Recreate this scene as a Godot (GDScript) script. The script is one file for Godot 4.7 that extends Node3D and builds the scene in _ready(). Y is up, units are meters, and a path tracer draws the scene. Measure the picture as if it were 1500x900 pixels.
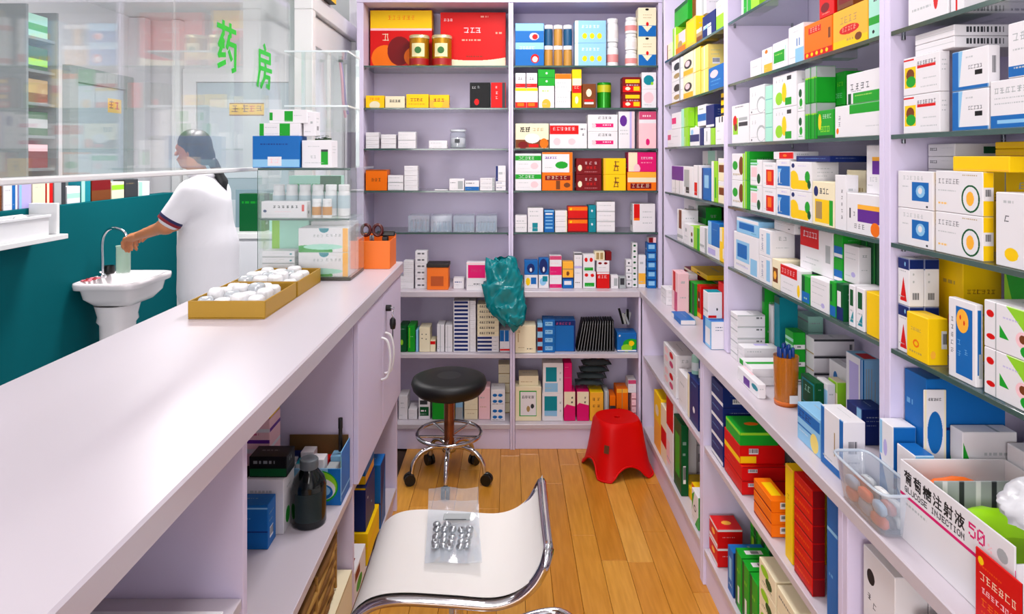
extends Node3D
# A pharmacy seen down its aisle. X to the right, y up, the aisle runs along -z.
# V(x, h, d): x metres right of the camera, h above the floor, d into the room.

var rng = RandomNumberGenerator.new()
var used = {}
var mats = {}
var meshes = {}
var pages = []
var page_mats = []
var px = 0
var py = 0
var row_h = 0
var cells = {}
const PAGE = 2048

const PAL = {
	"W": Color(.90, .89, .905), "w": Color(.85, .85, .86), "K": Color(.05, .05, .06), "k": Color(.22, .23, .25), "g": Color(.66, .68, .69),
	"R": Color(.83, .05, .05), "r": Color(.47, .04, .07), "O": Color(.95, .45, .03), "o": Color(.98, .70, .22), "Y": Color(.97, .79, .05), "y": Color(.95, .84, .45),
	"G": Color(.10, .62, .16), "n": Color(.03, .32, .16), "l": Color(.58, .82, .18), "B": Color(.08, .40, .70), "b": Color(.55, .76, .90), "N": Color(.08, .15, .40),
	"T": Color(.05, .52, .58), "t": Color(.66, .88, .80), "P": Color(.86, .08, .42), "p": Color(.96, .78, .80), "m": Color(.80, .28, .45), "V": Color(.38, .16, .56), "v": Color(.72, .68, .88),
	"U": Color(.46, .24, .10), "u": Color(.66, .55, .36), "C": Color(.93, .89, .76)}

const LOC = {
	"BL1": "back left bay, top shelf", "BL2": "back left bay, second shelf", "BL3": "back left bay, third shelf", "BL4": "back left bay, fourth shelf", "BLc": "on back worktop's left half", "BLm": "under back worktop, left bay", "BLb": "back left bay, bottom board",
	"BR1": "back right bay, top shelf", "BR2": "back right bay, second shelf", "BR3": "back right bay, third shelf", "BR4": "back right bay, fourth shelf", "BR5": "back right bay, fifth shelf", "BRc": "on back worktop's right half", "BRm": "under back worktop, right bay", "BRb": "back right bay, bottom board",
	"A1": "right far bay, top shelf", "A2": "right far bay, second shelf", "A3": "right far bay, third shelf", "A4": "right far bay, fourth shelf", "A5": "right far bay, fifth shelf",
	"B1": "right middle bay, top shelf", "B2": "right middle bay, second shelf", "B3": "right middle bay, third shelf", "B4": "right middle bay, fourth shelf", "B5": "right middle bay, fifth shelf",
	"C2": "right near bay, top shelf", "C3": "right near bay, second shelf", "C4": "right near bay, third shelf", "C5": "right near bay, fourth shelf",
	"LAm": "under right worktop, far bay", "LAb": "right far bay, bottom board", "LBm": "under right worktop, middle bay", "LBb": "right middle bay, bottom board", "LCm": "under right worktop, near bay", "RC": "on the right worktop",
	"GC": "in the glass counter case", "GT": "on top of the glass case", "DC": "inside the dispensing counter", "HW": "on the teal half wall", "FL": "in the tall narrow cabinet"}
const ORD = ["bottom", "second", "third", "fourth", "fifth", "sixth", "seventh", "eighth", "ninth", "tenth", "eleventh", "twelfth", "thirteenth"]

# strokes of the characters that can be read, on a grid of ten
const GLYPH = {
	"yao": [[1,1.5,9,1.5],[3.4,.5,3.4,2.6],[6.6,.5,6.6,2.6],[3,3,1.5,5,3.4,5],[3.4,4,1.4,7,4,6.6],[1.2,9,4,8],[6,3,5,5],[5.6,4.2,9,4.2,8.8,8.8,7.6,9.2],[6,5.8,7,7]],
	"fang": [[5,.4,5.6,1.2],[2.2,2,8.6,2,8.6,3.8],[2.2,3.8,8.6,3.8],[2.2,2,2.2,6,1,9.5],[5.6,4.4,5.9,5.2],[3,5.6,9.4,5.6],[5.6,5.6,5,7.6,3,9.6],[5.4,7.2,8.2,7.2,7.8,9.4,6.6,9.2]],
	"pu": [[1,1.2,9,1.2],[3.4,.4,3.4,2],[6.6,.4,6.6,2],[3,2,1.2,4.4],[2.4,3,9,3,8.8,9,7.8,9.4],[3,4.6,7.8,4.6],[3.2,5.6,3.2,9],[3.2,5.6,7.4,5.6,7.4,9],[3.2,7,7.4,7],[5.3,3.6,5.3,9.2]],
	"tao": [[1,1.2,9,1.2],[3.4,.4,3.4,2],[6.6,.4,6.6,2],[3,2,1.2,4.4],[2.4,3,9,3,8.8,9,7.8,9.4],[3.4,3.8,2.8,5],[3,4.8,7,4.8],[2.6,6,7.6,6],[5,4.8,5,8.2],[3.2,6.8,3.2,8.4,7.2,8.4,7.2,6.8]],
	"tang": [[1,2,1.6,3.2],[4,2,3.4,3.2],[.6,4,4.4,4],[2.5,1,2.5,9.4],[2.4,4.4,.8,7],[2.7,4.4,4.2,6.4],[6.8,.6,7.2,1.4],[5,2,9.6,2],[5,2,5,6,4.4,9],[6,3,9,3,9,5,6,5],[5.6,4,9.6,4],[7.4,2.4,7.4,6.2],[6,6.6,9,6.6,9,9,6,9,6,6.6]],
	"zhu": [[1.4,1,2.4,2],[.8,3.6,1.8,4.6],[1,9,2.6,6],[6,.8,6.8,1.8],[3.8,2.8,9,2.8],[4,5.6,8.8,5.6],[3.2,9,9.6,9],[6.4,2.8,6.4,9]],
	"she": [[2.6,.6,2.2,1.6],[1.6,1.8,1.6,6.6],[1.6,1.8,4.4,1.8,4.4,9.4,3.6,9.2],[1.6,3.4,4.4,3.4],[1.6,5,4.4,5],[.6,6.6,5,6.6],[4.2,6.8,1,9.4],[5.4,3,9.6,3],[8.2,.8,8.2,9.2,7,9],[6,5,6.8,6.6]],
	"ye": [[1.4,1,2.2,2],[.8,3.6,1.6,4.6],[1,9,2.2,6],[6,.5,6.4,1.5],[3,2,9.6,2],[4.6,2.6,3.2,5.4],[4,4.6,4,9.4],[6.6,3,5.4,5.6],[6.4,4,9,4,7.6,7,5.2,9.4],[6.2,5.4,7,6.2],[6.4,6,9.4,9.2]]}
const DOTS = {"G": "0e11101713110f", "L": "1010101010101f", "U": "1111111111110e", "C": "0e11101010110e", "O": "0e11111111110e", "S": "0f10100e01011e", "E": "1f10101e10101f", "I": "0e04040404040e", "N": "11191513111111", "J": "0702020202120c", "T": "1f040404040404", "5": "1f101e0101110e", "0": "0e11131519110e", "%": "18190204081303", " ": "00000000000000"}

func V(x, h, d): return Vector3(x, h, -d)

# ---------------------------------------------------------------- materials
func mat(called, c, rough = .5, metal = 0.0):
	if mats.has(called): return mats[called]
	var m = StandardMaterial3D.new()
	m.resource_name = called; m.albedo_color = c; m.roughness = rough; m.metallic = metal
	mats[called] = m
	return m

func pane(called, c, alpha, rough = .02):
	if mats.has(called): return mats[called]
	var m = StandardMaterial3D.new()
	m.resource_name = called; m.albedo_color = Color(c.r, c.g, c.b, alpha); m.roughness = rough
	m.transparency = BaseMaterial3D.TRANSPARENCY_ALPHA
	mats[called] = m
	return m

func grained(called, c0, c1, scale, rough = .5):
	if mats.has(called): return mats[called]
	var n = FastNoiseLite.new(); n.seed = 3 + mats.size(); n.frequency = .02; n.fractal_octaves = 4
	var t = NoiseTexture2D.new(); t.noise = n; t.width = 256; t.height = 256; t.seamless = true
	var g = Gradient.new(); g.set_color(0, c0); g.set_color(1, c1); t.color_ramp = g
	var m = StandardMaterial3D.new(); m.resource_name = called; m.albedo_texture = t; m.roughness = rough
	m.uv1_triplanar = true; m.uv1_world_triplanar = true; m.uv1_scale = scale
	mats[called] = m
	return m

# ---------------------------------------------------------------- shapes
func S():
	var st = SurfaceTool.new(); st.begin(Mesh.PRIMITIVE_TRIANGLES); return st

func tri(st, a, b, c, n, ua = Vector2.ZERO, ub = Vector2.ZERO, uc = Vector2.ZERO):
	if (b - a).cross(c - a).dot(n) > 0:
		var t = b; b = c; c = t
		var u = ub; ub = uc; uc = u
	st.set_normal(n); st.set_uv(ua); st.add_vertex(a)
	st.set_normal(n); st.set_uv(ub); st.add_vertex(b)
	st.set_normal(n); st.set_uv(uc); st.add_vertex(c)

func quad(st, a, b, c, d, n, ua = Vector2.ZERO, ub = Vector2.ZERO, uc = Vector2.ZERO, ud = Vector2.ZERO):
	tri(st, a, b, c, n, ua, ub, uc); tri(st, a, c, d, n, ua, uc, ud)

# a box with chamfered edges; uv: six Rect2 (front +z, right +x, top +y, back, left, bottom) or null
func box(st, lo: Vector3, hi: Vector3, ch = .001, uv = null):
	var c = minf(ch, .3 * minf(hi.x - lo.x, minf(hi.y - lo.y, hi.z - lo.z)))
	var ctr = (lo + hi) / 2.0
	var e = (hi - lo) / 2.0
	# each face: normal axis, right axis, up axis
	var faces = [[Vector3.BACK, Vector3.RIGHT, Vector3.UP], [Vector3.RIGHT, Vector3.FORWARD, Vector3.UP], [Vector3.UP, Vector3.RIGHT, Vector3.FORWARD], [Vector3.FORWARD, Vector3.LEFT, Vector3.UP], [Vector3.LEFT, Vector3.BACK, Vector3.UP], [Vector3.DOWN, Vector3.RIGHT, Vector3.BACK]]
	var vert = {}
	for i in 6:
		var f = faces[i]
		var r = Rect2(0, 0, 1, 1) if uv == null else uv[i]
		var p = []
		var u = []
		for s in [[-1, -1], [1, -1], [1, 1], [-1, 1]]:
			var v = f[0] * absf(f[0].dot(e)) + f[1] * s[0] * (absf(f[1].dot(e)) - c) + f[2] * s[1] * (absf(f[2].dot(e)) - c)
			p.append(ctr + v)
			var w = Vector2(r.position.x + r.size.x * (.5 + .5 * s[0]), r.position.y + r.size.y * (.5 - .5 * s[1]))
			u.append(w)
			var corner = Vector3(signf(v.x), signf(v.y), signf(v.z))
			vert[[i, corner]] = [ctr + v, w]
		quad(st, p[0], p[1], p[2], p[3], f[0], u[0], u[1], u[2], u[3])
	for i in 6:
		for j in range(i + 1, 6):
			if faces[i][0].dot(faces[j][0]) != 0: continue
			var k = faces[i][0].cross(faces[j][0])
			var a = faces[i][0] + faces[j][0] + k
			var b = faces[i][0] + faces[j][0] - k
			var q0 = vert[[i, a]]; var q1 = vert[[i, b]]; var q2 = vert[[j, b]]; var q3 = vert[[j, a]]
			quad(st, q0[0], q1[0], q2[0], q3[0], (faces[i][0] + faces[j][0]).normalized(), q0[1], q1[1], q1[1], q0[1])
	for sx in [-1.0, 1.0]:
		for sy in [-1.0, 1.0]:
			for sz in [-1.0, 1.0]:
				var k = Vector3(sx, sy, sz)
				var q = []
				for i in 6:
					if faces[i][0].dot(k) > 0: q.append(vert[[i, k]])
				tri(st, q[0][0], q[1][0], q[2][0], k.normalized(), q[0][1], q[0][1], q[0][1])
	return st

# box given in room terms: x0..x1, h0..h1, d0..d1
func rb(st, x0, x1, h0, h1, d0, d1, ch = .0015):
	return box(st, Vector3(x0, h0, -d1), Vector3(x1, h1, -d0), ch)

func smooth_grid(st, pts, closed_u = false, closed_v = false, flip = false, uvr = Rect2(0, 0, 1, 1)):
	var nu = pts.size()
	var nv = pts[0].size()
	var nrm = []
	for i in nu:
		var line = []
		for j in nv:
			var a = pts[(i + 1) % nu if closed_u else mini(i + 1, nu - 1)][j] - pts[(i - 1 + nu) % nu if closed_u else maxi(i - 1, 0)][j]
			var b = pts[i][(j + 1) % nv if closed_v else mini(j + 1, nv - 1)] - pts[i][(j - 1 + nv) % nv if closed_v else maxi(j - 1, 0)]
			var n = a.cross(b).normalized()
			line.append(-n if flip else n)
		nrm.append(line)
	for i in (nu if closed_u else nu - 1):
		for j in (nv if closed_v else nv - 1):
			var i1 = (i + 1) % nu
			var j1 = (j + 1) % nv
			var q = [[i, j], [i1, j], [i1, j1], [i, j1]]
			var n = nrm[i][j] + nrm[i1][j] + nrm[i1][j1] + nrm[i][j1]
			for t in [[0, 1, 2], [0, 2, 3]]:
				var o = t
				var P = func(k): return pts[q[k][0]][q[k][1]]
				if (P.call(t[1]) - P.call(t[0])).cross(P.call(t[2]) - P.call(t[0])).dot(n) > 0: o = [t[0], t[2], t[1]]
				for k in o:
					st.set_normal(nrm[q[k][0]][q[k][1]])
					var uu = float(i + (1 if k in [1, 2] else 0)) / (nu if closed_u else nu - 1)
					var vv = float(j + (1 if k in [2, 3] else 0)) / (nv if closed_v else nv - 1)
					st.set_uv(uvr.position + uvr.size * Vector2(uu, vv))
					st.add_vertex(P.call(k))
	return st

# profile of (radius, height) round the y axis, from the bottom up along the outside
func lathe(st, prof, at = Vector3.ZERO, seg = 20):
	# creases: repeat a point to keep an edge sharp
	var start = 0
	for i in range(1, prof.size() + 1):
		if i == prof.size() or prof[i] == prof[i - 1]:
			if i - start >= 2: _lathe_part(st, prof.slice(start, i), at, seg)
			start = i
	return st

func _lathe_part(st, prof, at, seg):
	var pts = []
	for k in seg:
		var a = TAU * k / seg
		var line = []
		for p in prof: line.append(at + Vector3(p.x * cos(a), p.y, p.x * sin(a)))
		pts.append(line)
	# outward: a x b with a along the angle, b up the profile
	smooth_grid(st, pts, true, false, true)

func tube(st, path, r, seg = 8, closed = false):
	var pts = []
	var n = path.size()
	var up = Vector3.UP
	for i in n:
		var t = (path[(i + 1) % n if closed else mini(i + 1, n - 1)] - path[(i - 1 + n) % n if closed else maxi(i - 1, 0)]).normalized()
		if i == 0:
			up = Vector3.UP if absf(t.y) < .9 else Vector3.RIGHT
		var s = t.cross(up).normalized()
		up = s.cross(t).normalized()
		var rr = r[i] if r is Array else r
		var line = []
		for k in seg: line.append(path[i] + (s * cos(TAU * k / seg) + up * sin(TAU * k / seg)) * rr)
		pts.append(line)
	smooth_grid(st, pts, closed, true, true)
	if not closed:
		for e in [0, n - 1]:
			var nn = (path[0] - path[1] if e == 0 else path[n - 1] - path[n - 2]).normalized()
			for k in seg: tri(st, path[e], pts[e][k], pts[e][(k + 1) % seg], nn)
	return st

func arc(c, r, a0, a1, n, ax = Vector3.RIGHT, ay = Vector3.UP):
	var p = []
	for i in n + 1:
		var a = lerpf(a0, a1, float(i) / n)
		p.append(c + (ax * cos(a) + ay * sin(a)) * r)
	return p

func curve(points, n = 6):
	var p = []
	for i in points.size() - 1:
		var a = points[maxi(i - 1, 0)]; var b = points[i]; var c = points[i + 1]; var d = points[mini(i + 2, points.size() - 1)]
		for k in n:
			p.append(b.cubic_interpolate(c, a, d, float(k) / n))
	p.append(points[-1])
	return p

# ---------------------------------------------------------------- objects
func numbered(called):
	var k = used.get(called, 0)
	used[called] = k + 1
	return called if k == 0 else "%s_%03d" % [called, k]

func obj(called, st, m, parent = null):
	var o = MeshInstance3D.new()
	o.mesh = st if st is Mesh else st.commit()
	o.material_override = m
	if parent == null:
		o.name = numbered(called); add_child(o)
	else:
		o.name = called; parent.add_child(o, true)
	return o

func tag(o, label, category, group = ""):
	o.set_meta("label", label); o.set_meta("category", category)
	if group: o.set_meta("group", group)
	return o

func thing(called, label, category, at = Vector3.ZERO, turn = 0.0, group = ""):
	var o = Node3D.new(); o.name = numbered(called); add_child(o)
	o.position = at; o.rotation.y = turn
	return tag(o, label, category, group)

func struct(called, parent = null, label = ""):
	var o = Node3D.new()
	if parent == null:
		o.name = numbered(called); add_child(o); o.set_meta("kind", "structure")
		if label: o.set_meta("label", label)
	else:
		o.name = called; parent.add_child(o, true)
	return o

func skin(called, st, m, label = ""):
	var o = obj(called, st, m); o.set_meta("kind", "structure")
	if label: o.set_meta("label", label)
	return o

# ---------------------------------------------------------------- printed cartons: one sheet of print for all
func new_page():
	var im = Image.create(PAGE, PAGE, false, Image.FORMAT_RGB8)
	im.fill(PAL.W)
	pages.append(im)
	var m = StandardMaterial3D.new(); m.resource_name = "printed carton %d" % pages.size(); m.roughness = .42; m.metallic_specular = .3
	page_mats.append(m)
	px = 2; py = 2; row_h = 0

func cell(w, h):
	w = clampi(w, 8, 420); h = clampi(h, 6, 420)
	if pages.is_empty(): new_page()
	if px + w + 4 > PAGE:
		px = 2; py += row_h + 4; row_h = 0
	if py + h + 4 > PAGE: new_page()
	var r = Rect2i(px, py, w, h)
	px += w + 4; row_h = maxi(row_h, h)
	return r

func line_px(im, r, a, b, th, c):
	var n = int(maxf(1, a.distance_to(b) / maxf(.5, th * .5)))
	for i in n + 1:
		var p = a.lerp(b, float(i) / n)
		im.fill_rect(Rect2i(int(p.x - th / 2), int(p.y - th / 2), maxi(1, int(round(th))), maxi(1, int(round(th)))).intersection(r), c)

func glyph_px(im, r, g, x, y, s, c):
	var th = maxf(1.0, s * .105)
	for st in GLYPH[g]:
		for i in range(0, st.size() - 2, 2):
			line_px(im, r, Vector2(x + st[i] * s / 10, y + st[i + 1] * s / 10), Vector2(x + st[i + 2] * s / 10, y + st[i + 3] * s / 10), th, c)

func fake_px(im, r, x, y, s, c, base):
	if s < 5:
		im.fill_rect(Rect2i(int(x), int(y), maxi(1, int(s * .8)), maxi(1, int(s * .85))).intersection(r), base.lerp(c, .62))
		return
	var th = maxf(1.0, s * .1)
	var rows = 2 + rng.randi() % 2
	for k in rows:
		var yy = y + s * (.12 + .72 * k / maxf(1, rows - 1))
		line_px(im, r, Vector2(x + s * rng.randf_range(.02, .25), yy), Vector2(x + s * rng.randf_range(.65, .88), yy), th, c)
	for k in 1 + rng.randi() % 2:
		var xx = x + s * rng.randf_range(.15, .75)
		line_px(im, r, Vector2(xx, y + s * rng.randf_range(0, .3)), Vector2(xx - s * rng.randf_range(-.1, .2), y + s * .88), th, c)

func print_face(im, r: Rect2i, base: Color, ops: String):
	im.fill_rect(r.grow(2), base)
	if ops == "": return
	var W = float(r.size.x)
	var H = float(r.size.y)
	for op in ops.split(";", false):
		var t = op.split(" ", false)
		var k = t[0]
		if k == "v":
			var p = []
			for i in 3: p.append(Vector2(r.position.x + W * float(t[1 + 2 * i]) / 100, r.position.y + H * float(t[2 + 2 * i]) / 100))
			for y in range(r.position.y, r.end.y):
				var xs = []
				for i in 3:
					var a = p[i]; var b = p[(i + 1) % 3]
					if (a.y <= y) != (b.y <= y): xs.append(a.x + (y - a.y) * (b.x - a.x) / (b.y - a.y))
				if xs.size() == 2: im.fill_rect(Rect2i(int(minf(xs[0], xs[1])), y, int(absf(xs[1] - xs[0])) + 1, 1).intersection(r), PAL[t[7]])
			continue
		var x = r.position.x + W * float(t[1]) / 100
		var y = r.position.y + H * float(t[2]) / 100
		var w = W * float(t[3]) / 100
		var h = H * float(t[4]) / 100
		var c = PAL[t[5]] if t.size() > 5 else PAL.k
		match k:
			"r": im.fill_rect(Rect2i(int(x), int(y), maxi(1, int(round(w))), maxi(1, int(round(h)))).intersection(r), c)
			"o":
				for yy in range(maxi(int(y), r.position.y), mini(int(y + h) + 1, r.end.y)):
					var q = (yy + .5 - y - h / 2) / (h / 2)
					if absf(q) < 1:
						var e = sqrt(1 - q * q) * w / 2
						im.fill_rect(Rect2i(int(x + w / 2 - e), yy, maxi(1, int(2 * e)), 1).intersection(r), c)
			"t":
				var n = int(t[6])
				var s = minf(h, w / n) if n > 1 else minf(h, w)
				for i in n: fake_px(im, r, x + w * i / n, y, s, c, base)
			"l":
				var xx = x
				while xx < x + w:
					var ww = rng.randf_range(.6, 1.6) * maxf(2.0, h)
					im.fill_rect(Rect2i(int(xx), int(y), maxi(1, int(minf(ww, x + w - xx))), maxi(1, int(h * .8))).intersection(r), base.lerp(c, .7))
					xx += ww + maxf(1.0, h * .4)
			"b":
				im.fill_rect(Rect2i(int(x), int(y), int(w), int(h)).intersection(r), PAL.W)
				var xx = x + 1
				while xx < x + w - 1:
					var ww = rng.randf_range(.02, .07) * w
					im.fill_rect(Rect2i(int(xx), int(y + h * .08), maxi(1, int(ww)), maxi(1, int(h * .7))).intersection(r), PAL.k)
					xx += ww + maxf(1.0, w * rng.randf_range(.02, .06))
			"g": glyph_px(im, r, t[6], x, y, minf(w, h), c)
			"f":
				var word = t[6].replace("_", " ")
				var sx = w / (word.length() * 6.0)
				var sy = h / 7.0
				for i in word.length():
					var bits = DOTS[word[i]]
					for ry in 7:
						var v = bits.substr(ry * 2, 2).hex_to_int()
						for rx in 5:
							if v & (1 << (4 - rx)): im.fill_rect(Rect2i(int(x + (i * 6 + rx) * sx), int(y + ry * sy), maxi(1, int(ceil(sx))), maxi(1, int(ceil(sy)))).intersection(r), c)

# the uv rectangles of a printed box, drawn the first time it is asked for
func printed(design: String, w, h, d, ppm):
	var key = [design, w, h, d]
	if cells.has(key): return cells[key]
	var p = design.split("|")
	var base: Color = PAL[p[0]]
	rng.seed = hash(design)
	var front = p[1] if p.size() > 1 else ""
	if p[0] == "W" and front.count(";") < 4 and h > .03: front += ";l 10 82 %d 4 g" % (30 + hash(design) % 40)
	var side = p[2] if p.size() > 2 else (["l 20 24 56 6 g;l 20 40 44 5 g;b 26 58 44 26", "l 20 20 50 5 g;l 20 32 60 4 g;l 20 44 40 4 g", "t 30 20 40 16 g 2;l 20 60 56 4 g"][hash(design) % 3] if h > .035 else "l 14 30 50 20 g")
	var top = p[3] if p.size() > 3 else ("l 20 40 50 10 g" if w > .05 else "")
	var out = []
	var rf = cell(int(w * ppm), int(h * ppm))
	var pf = pages.size() - 1
	var rs = cell(int(d * ppm), int(h * ppm))
	if pages.size() - 1 != pf: rf = cell(int(w * ppm), int(h * ppm))
	var rt = cell(int(w * ppm), int(d * ppm))
	if pages.size() - 1 != pf and rt.position.y < 4 and rt.position.x < 4:
		rf = cell(int(w * ppm), int(h * ppm)); rs = cell(int(d * ppm), int(h * ppm))
	var pg = pages.size() - 1
	var im = pages[pg]
	print_face(im, rf, base, front)
	print_face(im, rs, base, side)
	print_face(im, rt, base, top)
	var uvr = func(r): return Rect2(Vector2(r.position) / PAGE, Vector2(r.size) / PAGE)
	out = [[uvr.call(rf), uvr.call(rs), uvr.call(rt), uvr.call(rf), uvr.call(rs), uvr.call(rt)], pg]
	cells[key] = out
	return out

func carton_mesh(design, w, h, d, ppm):
	var key = ["carton", design, w, h, d]
	if not meshes.has(key):
		var u = printed(design, w, h, d, ppm)
		var st = S()
		box(st, Vector3(-w / 2, 0, -d), Vector3(w / 2, h, 0), .0012, u[0])
		meshes[key] = [st.commit(), u[1]]
	return meshes[key]

func carton(called, label, category, at, turn, design, w, h, d, group = "", ppm = 900.0):
	var m = carton_mesh(design, w, h, d, ppm)
	var o = obj(called, m[0], page_mats[m[1]])
	o.position = at; o.rotation_degrees.y = turn
	return tag(o, label, category, group)

func cartons(rows):
	for r in rows:
		var ppm = clampf(1700.0 / maxf(r[4], .9), 560, 1500)
		var back = Vector3(0, 0, -1) if r[5] == 0 else Vector3(1, 0, 0)
		for k in r[10]:
			for i in r[9]:
				var words = r[12]
				if r[9] == 2: words += ", %s of two" % ["lower", "upper"][i]
				elif r[9] > 2: words += ", %s" % ("top of stack" if i == r[9] - 1 else ORD[i] + " from bottom" if i else "bottom of stack")
				if r[10] > 1: words += ", %s" % ["front row", "row behind"][k]
				words += ("" if LOC[r[1]].begins_with("on") or LOC[r[1]].begins_with("under") else ",") + " " + LOC[r[1]]
				carton(r[0], words, "box", V(r[2], r[3] + i * (r[7] + .0006), r[4]) + back * k * (r[8] + .0008), r[5], r[11], r[6], r[7], r[8], ("cartons, %s" % LOC[r[1]]), ppm)

# x, h, d: the middle of the front's foot; facing the camera
func put(called, label, category, x, h, d, design, w, hh, dep, turn = 0.0, group = "", ppm = 700.0):
	return carton(called, label, category, V(x, h, d), turn, design, w, hh, dep, group, ppm)

# ---------------------------------------------------------------- the room
func _ready():
	var cam = Camera3D.new(); cam.name = "camera"
	cam.projection = Camera3D.PROJECTION_FRUSTUM
	cam.near = .05; cam.far = 60.0
	cam.size = .05 * 900.0 / 1000.0
	cam.frustum_offset = Vector2(.05 * 5.0 / 1000.0, -.05 * 221.0 / 1000.0)
	cam.position = Vector3(0, 1.5, 0)
	add_child(cam); cam.current = true
	var env = WorldEnvironment.new(); env.name = "world"
	var e = Environment.new()
	e.background_mode = Environment.BG_COLOR; e.background_color = Color(.55, .58, .62)
	e.tonemap_mode = Environment.TONE_MAPPER_LINEAR
	e.tonemap_exposure = .96
	e.sdfgi_enabled = true; e.ssao_enabled = true; e.ssil_enabled = true
	env.environment = e; add_child(env)
	var white = Color(1.0, .985, .985)
	# x, d, width, length, energy
	for p in [[.12, .85, .3, 1.2, .7], [.12, 2.55, .3, 1.2, 3.0], [.0, -.9, .6, 1.2, .8], [-1.9, 1.6, .6, .6, .5], [-1.9, 4.3, .6, .6, 6.2]]:
		unseen_ceiling_lamp(p[0], p[1], p[2], p[3], p[4], white)

	unseen_window_light(white)
	make_materials()
	shell()
	floor_planks()
	right_units()
	back_units()
	dispensing_counter()
	partition_and_door()
	far_room()
	black_stool()
	red_stool()
	white_stool()
	cartons(CARTONS_BACK)
	cartons(CARTONS_RIGHT)
	bottles_and_tins()
	clear_boxes()
	counter_things()
	glass_case()
	under_counter()
	worktop_things()
	lower_back_things()
	teal_bag()
	person()
	for i in pages.size():
		page_mats[i].albedo_texture = ImageTexture.create_from_image(pages[i])

func unseen_ceiling_lamp(x, d, w, l, energy, c):  # panels out of view overhead, placed to light the aisle, shelves and basin side
	var t = thing("unseen_ceiling_light", "unseen flat white ceiling light panel " + ("above the aisle, near end" if d < 1.2 and d > 0 and x > -1 else "above the aisle, far end" if d > 2 and x > -1 else "behind the viewer" if d < 0 else "above the customer side" if d < 3 else "above the wash basin"), "lamp", V(x, 2.7, d))
	obj("frame", rb(rb(rb(rb(S(), -w / 2 - .02, w / 2 + .02, -.03, 0, -l / 2 - .02, -l / 2), -w / 2 - .02, w / 2 + .02, -.03, 0, l / 2, l / 2 + .02), -w / 2 - .02, -w / 2, -.03, 0, -l / 2, l / 2), w / 2, w / 2 + .02, -.03, 0, -l / 2, l / 2), mat("lamp frame", Color(.8, .8, .8), .4), t)
	var m = StandardMaterial3D.new(); m.resource_name = "lamp diffuser"; m.albedo_color = Color(.9, .9, .9); m.emission_enabled = true; m.emission = c; m.emission_energy_multiplier = 2.0
	obj("diffuser", rb(S(), -w / 2, w / 2, -.02, -.012, -l / 2, l / 2), m, t)
	var a = AreaLight3D.new(); a.name = "glow"
	a.area_size = Vector2(w, l); a.light_energy = energy; a.light_color = c; a.shadow_enabled = true
	a.set("area_range", 12.0)
	a.position = Vector3(0, -.035, 0); a.rotation_degrees.x = -90
	t.add_child(a)

# daylight from an unseen window behind the viewer, placed to light the back shelves
func unseen_window_light(c):
	var w = struct("unseen_window_1", null, "unseen frosted window behind the viewer, lighting the back shelves")
	var m = StandardMaterial3D.new(); m.resource_name = "frosted window daylight"; m.albedo_color = Color(.9, .9, .9); m.emission_enabled = true; m.emission = c; m.emission_energy_multiplier = 1.6
	obj("unseen_window_glass", rb(S(), -1.75, -.05, .9, 2.5, -3.05, -3.04), m, w)
	for x in [-1.77, -.92, -.07]: obj("unseen_window_frame", rb(S(), x, x + .04, .86, 2.54, -3.06, -3.0), mat("unseen window frame", Color(.85, .85, .85), .4), w)
	for h in [.86, 2.5]: obj("unseen_window_frame", rb(S(), -1.73, -.07, h, h + .04, -3.06, -3.0), mats["unseen window frame"], w)
	var a = AreaLight3D.new(); a.name = "unseen_daylight"
	a.area_size = Vector2(1.66, 1.6); a.light_energy = 9.5; a.light_color = c; a.shadow_enabled = true
	a.set("area_range", 14.0)
	a.position = V(-.9, 1.7, -2.99)
	w.add_child(a)

func make_materials():
	mat("lilac panel", Color(.85, .81, .915), .5)
	mat("white laminate", Color(.78, .745, .78), .3)
	mat("wall paint", Color(.90, .90, .91), .8)
	mat("ceiling paint", Color(.92, .92, .92), .9)
	mat("teal paint", Color(.0, .355, .385), .8)
	mats["teal paint"].metallic_specular = .2
	mat("white frame", Color(.90, .90, .90), .35)
	mat("chrome", Color(.82, .82, .84), .08, 1.0)
	mat("black plastic", Color(.03, .035, .04), .4)
	mat("black vinyl", Color(.02, .03, .035), .5)
	mat("white vinyl", Color(.90, .885, .87), .4)
	mat("porcelain", Color(.93, .90, .91), .12)
	mat("steel pin", Color(.45, .46, .48), .3, 1.0)
	pane("shelf glass", Color(.24, .42, .38), .34, .03)
	mat("glass edge", Color(.24, .34, .32), .12)
	pane("clear glass", Color(.82, .92, .89), .07, .02)
	pane("screen glass", Color(.86, .91, .90), .10, .02)
	pane("clear plastic", Color(.80, .86, .92), .22, .08)

func shell():
	skin("wall_back", rb(S(), -.90, 1.2, 0, 2.75, 3.86, 3.96), mats["wall paint"])
	skin("wall_right", rb(S(), 1.065, 1.165, 0, 2.75, -3.0, 3.86), mats["wall paint"])
	skin("wall_left", rb(S(), -3.5, -3.4, 0, 2.75, -3.0, 6.3), mats["wall paint"])
	skin("wall_far", rb(S(), -3.5, -.8, 0, 2.75, 6.3, 6.4), mats["wall paint"])
	skin("wall_inner", rb(S(), -.90, -.80, 0, 2.75, 3.96, 6.3), mats["wall paint"])
	skin("wall_front", rb(rb(rb(rb(S(), -3.5, -1.78, 0, 2.75, -3.1, -3.0), -.02, 1.165, 0, 2.75, -3.1, -3.0), -1.78, -.02, 0, .855, -3.1, -3.0), -1.78, -.02, 2.545, 2.75, -3.1, -3.0), mats["wall paint"])
	skin("ceiling", rb(S(), -3.5, 1.2, 2.75, 2.85, -3.1, 6.4), mats["ceiling paint"])

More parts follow.
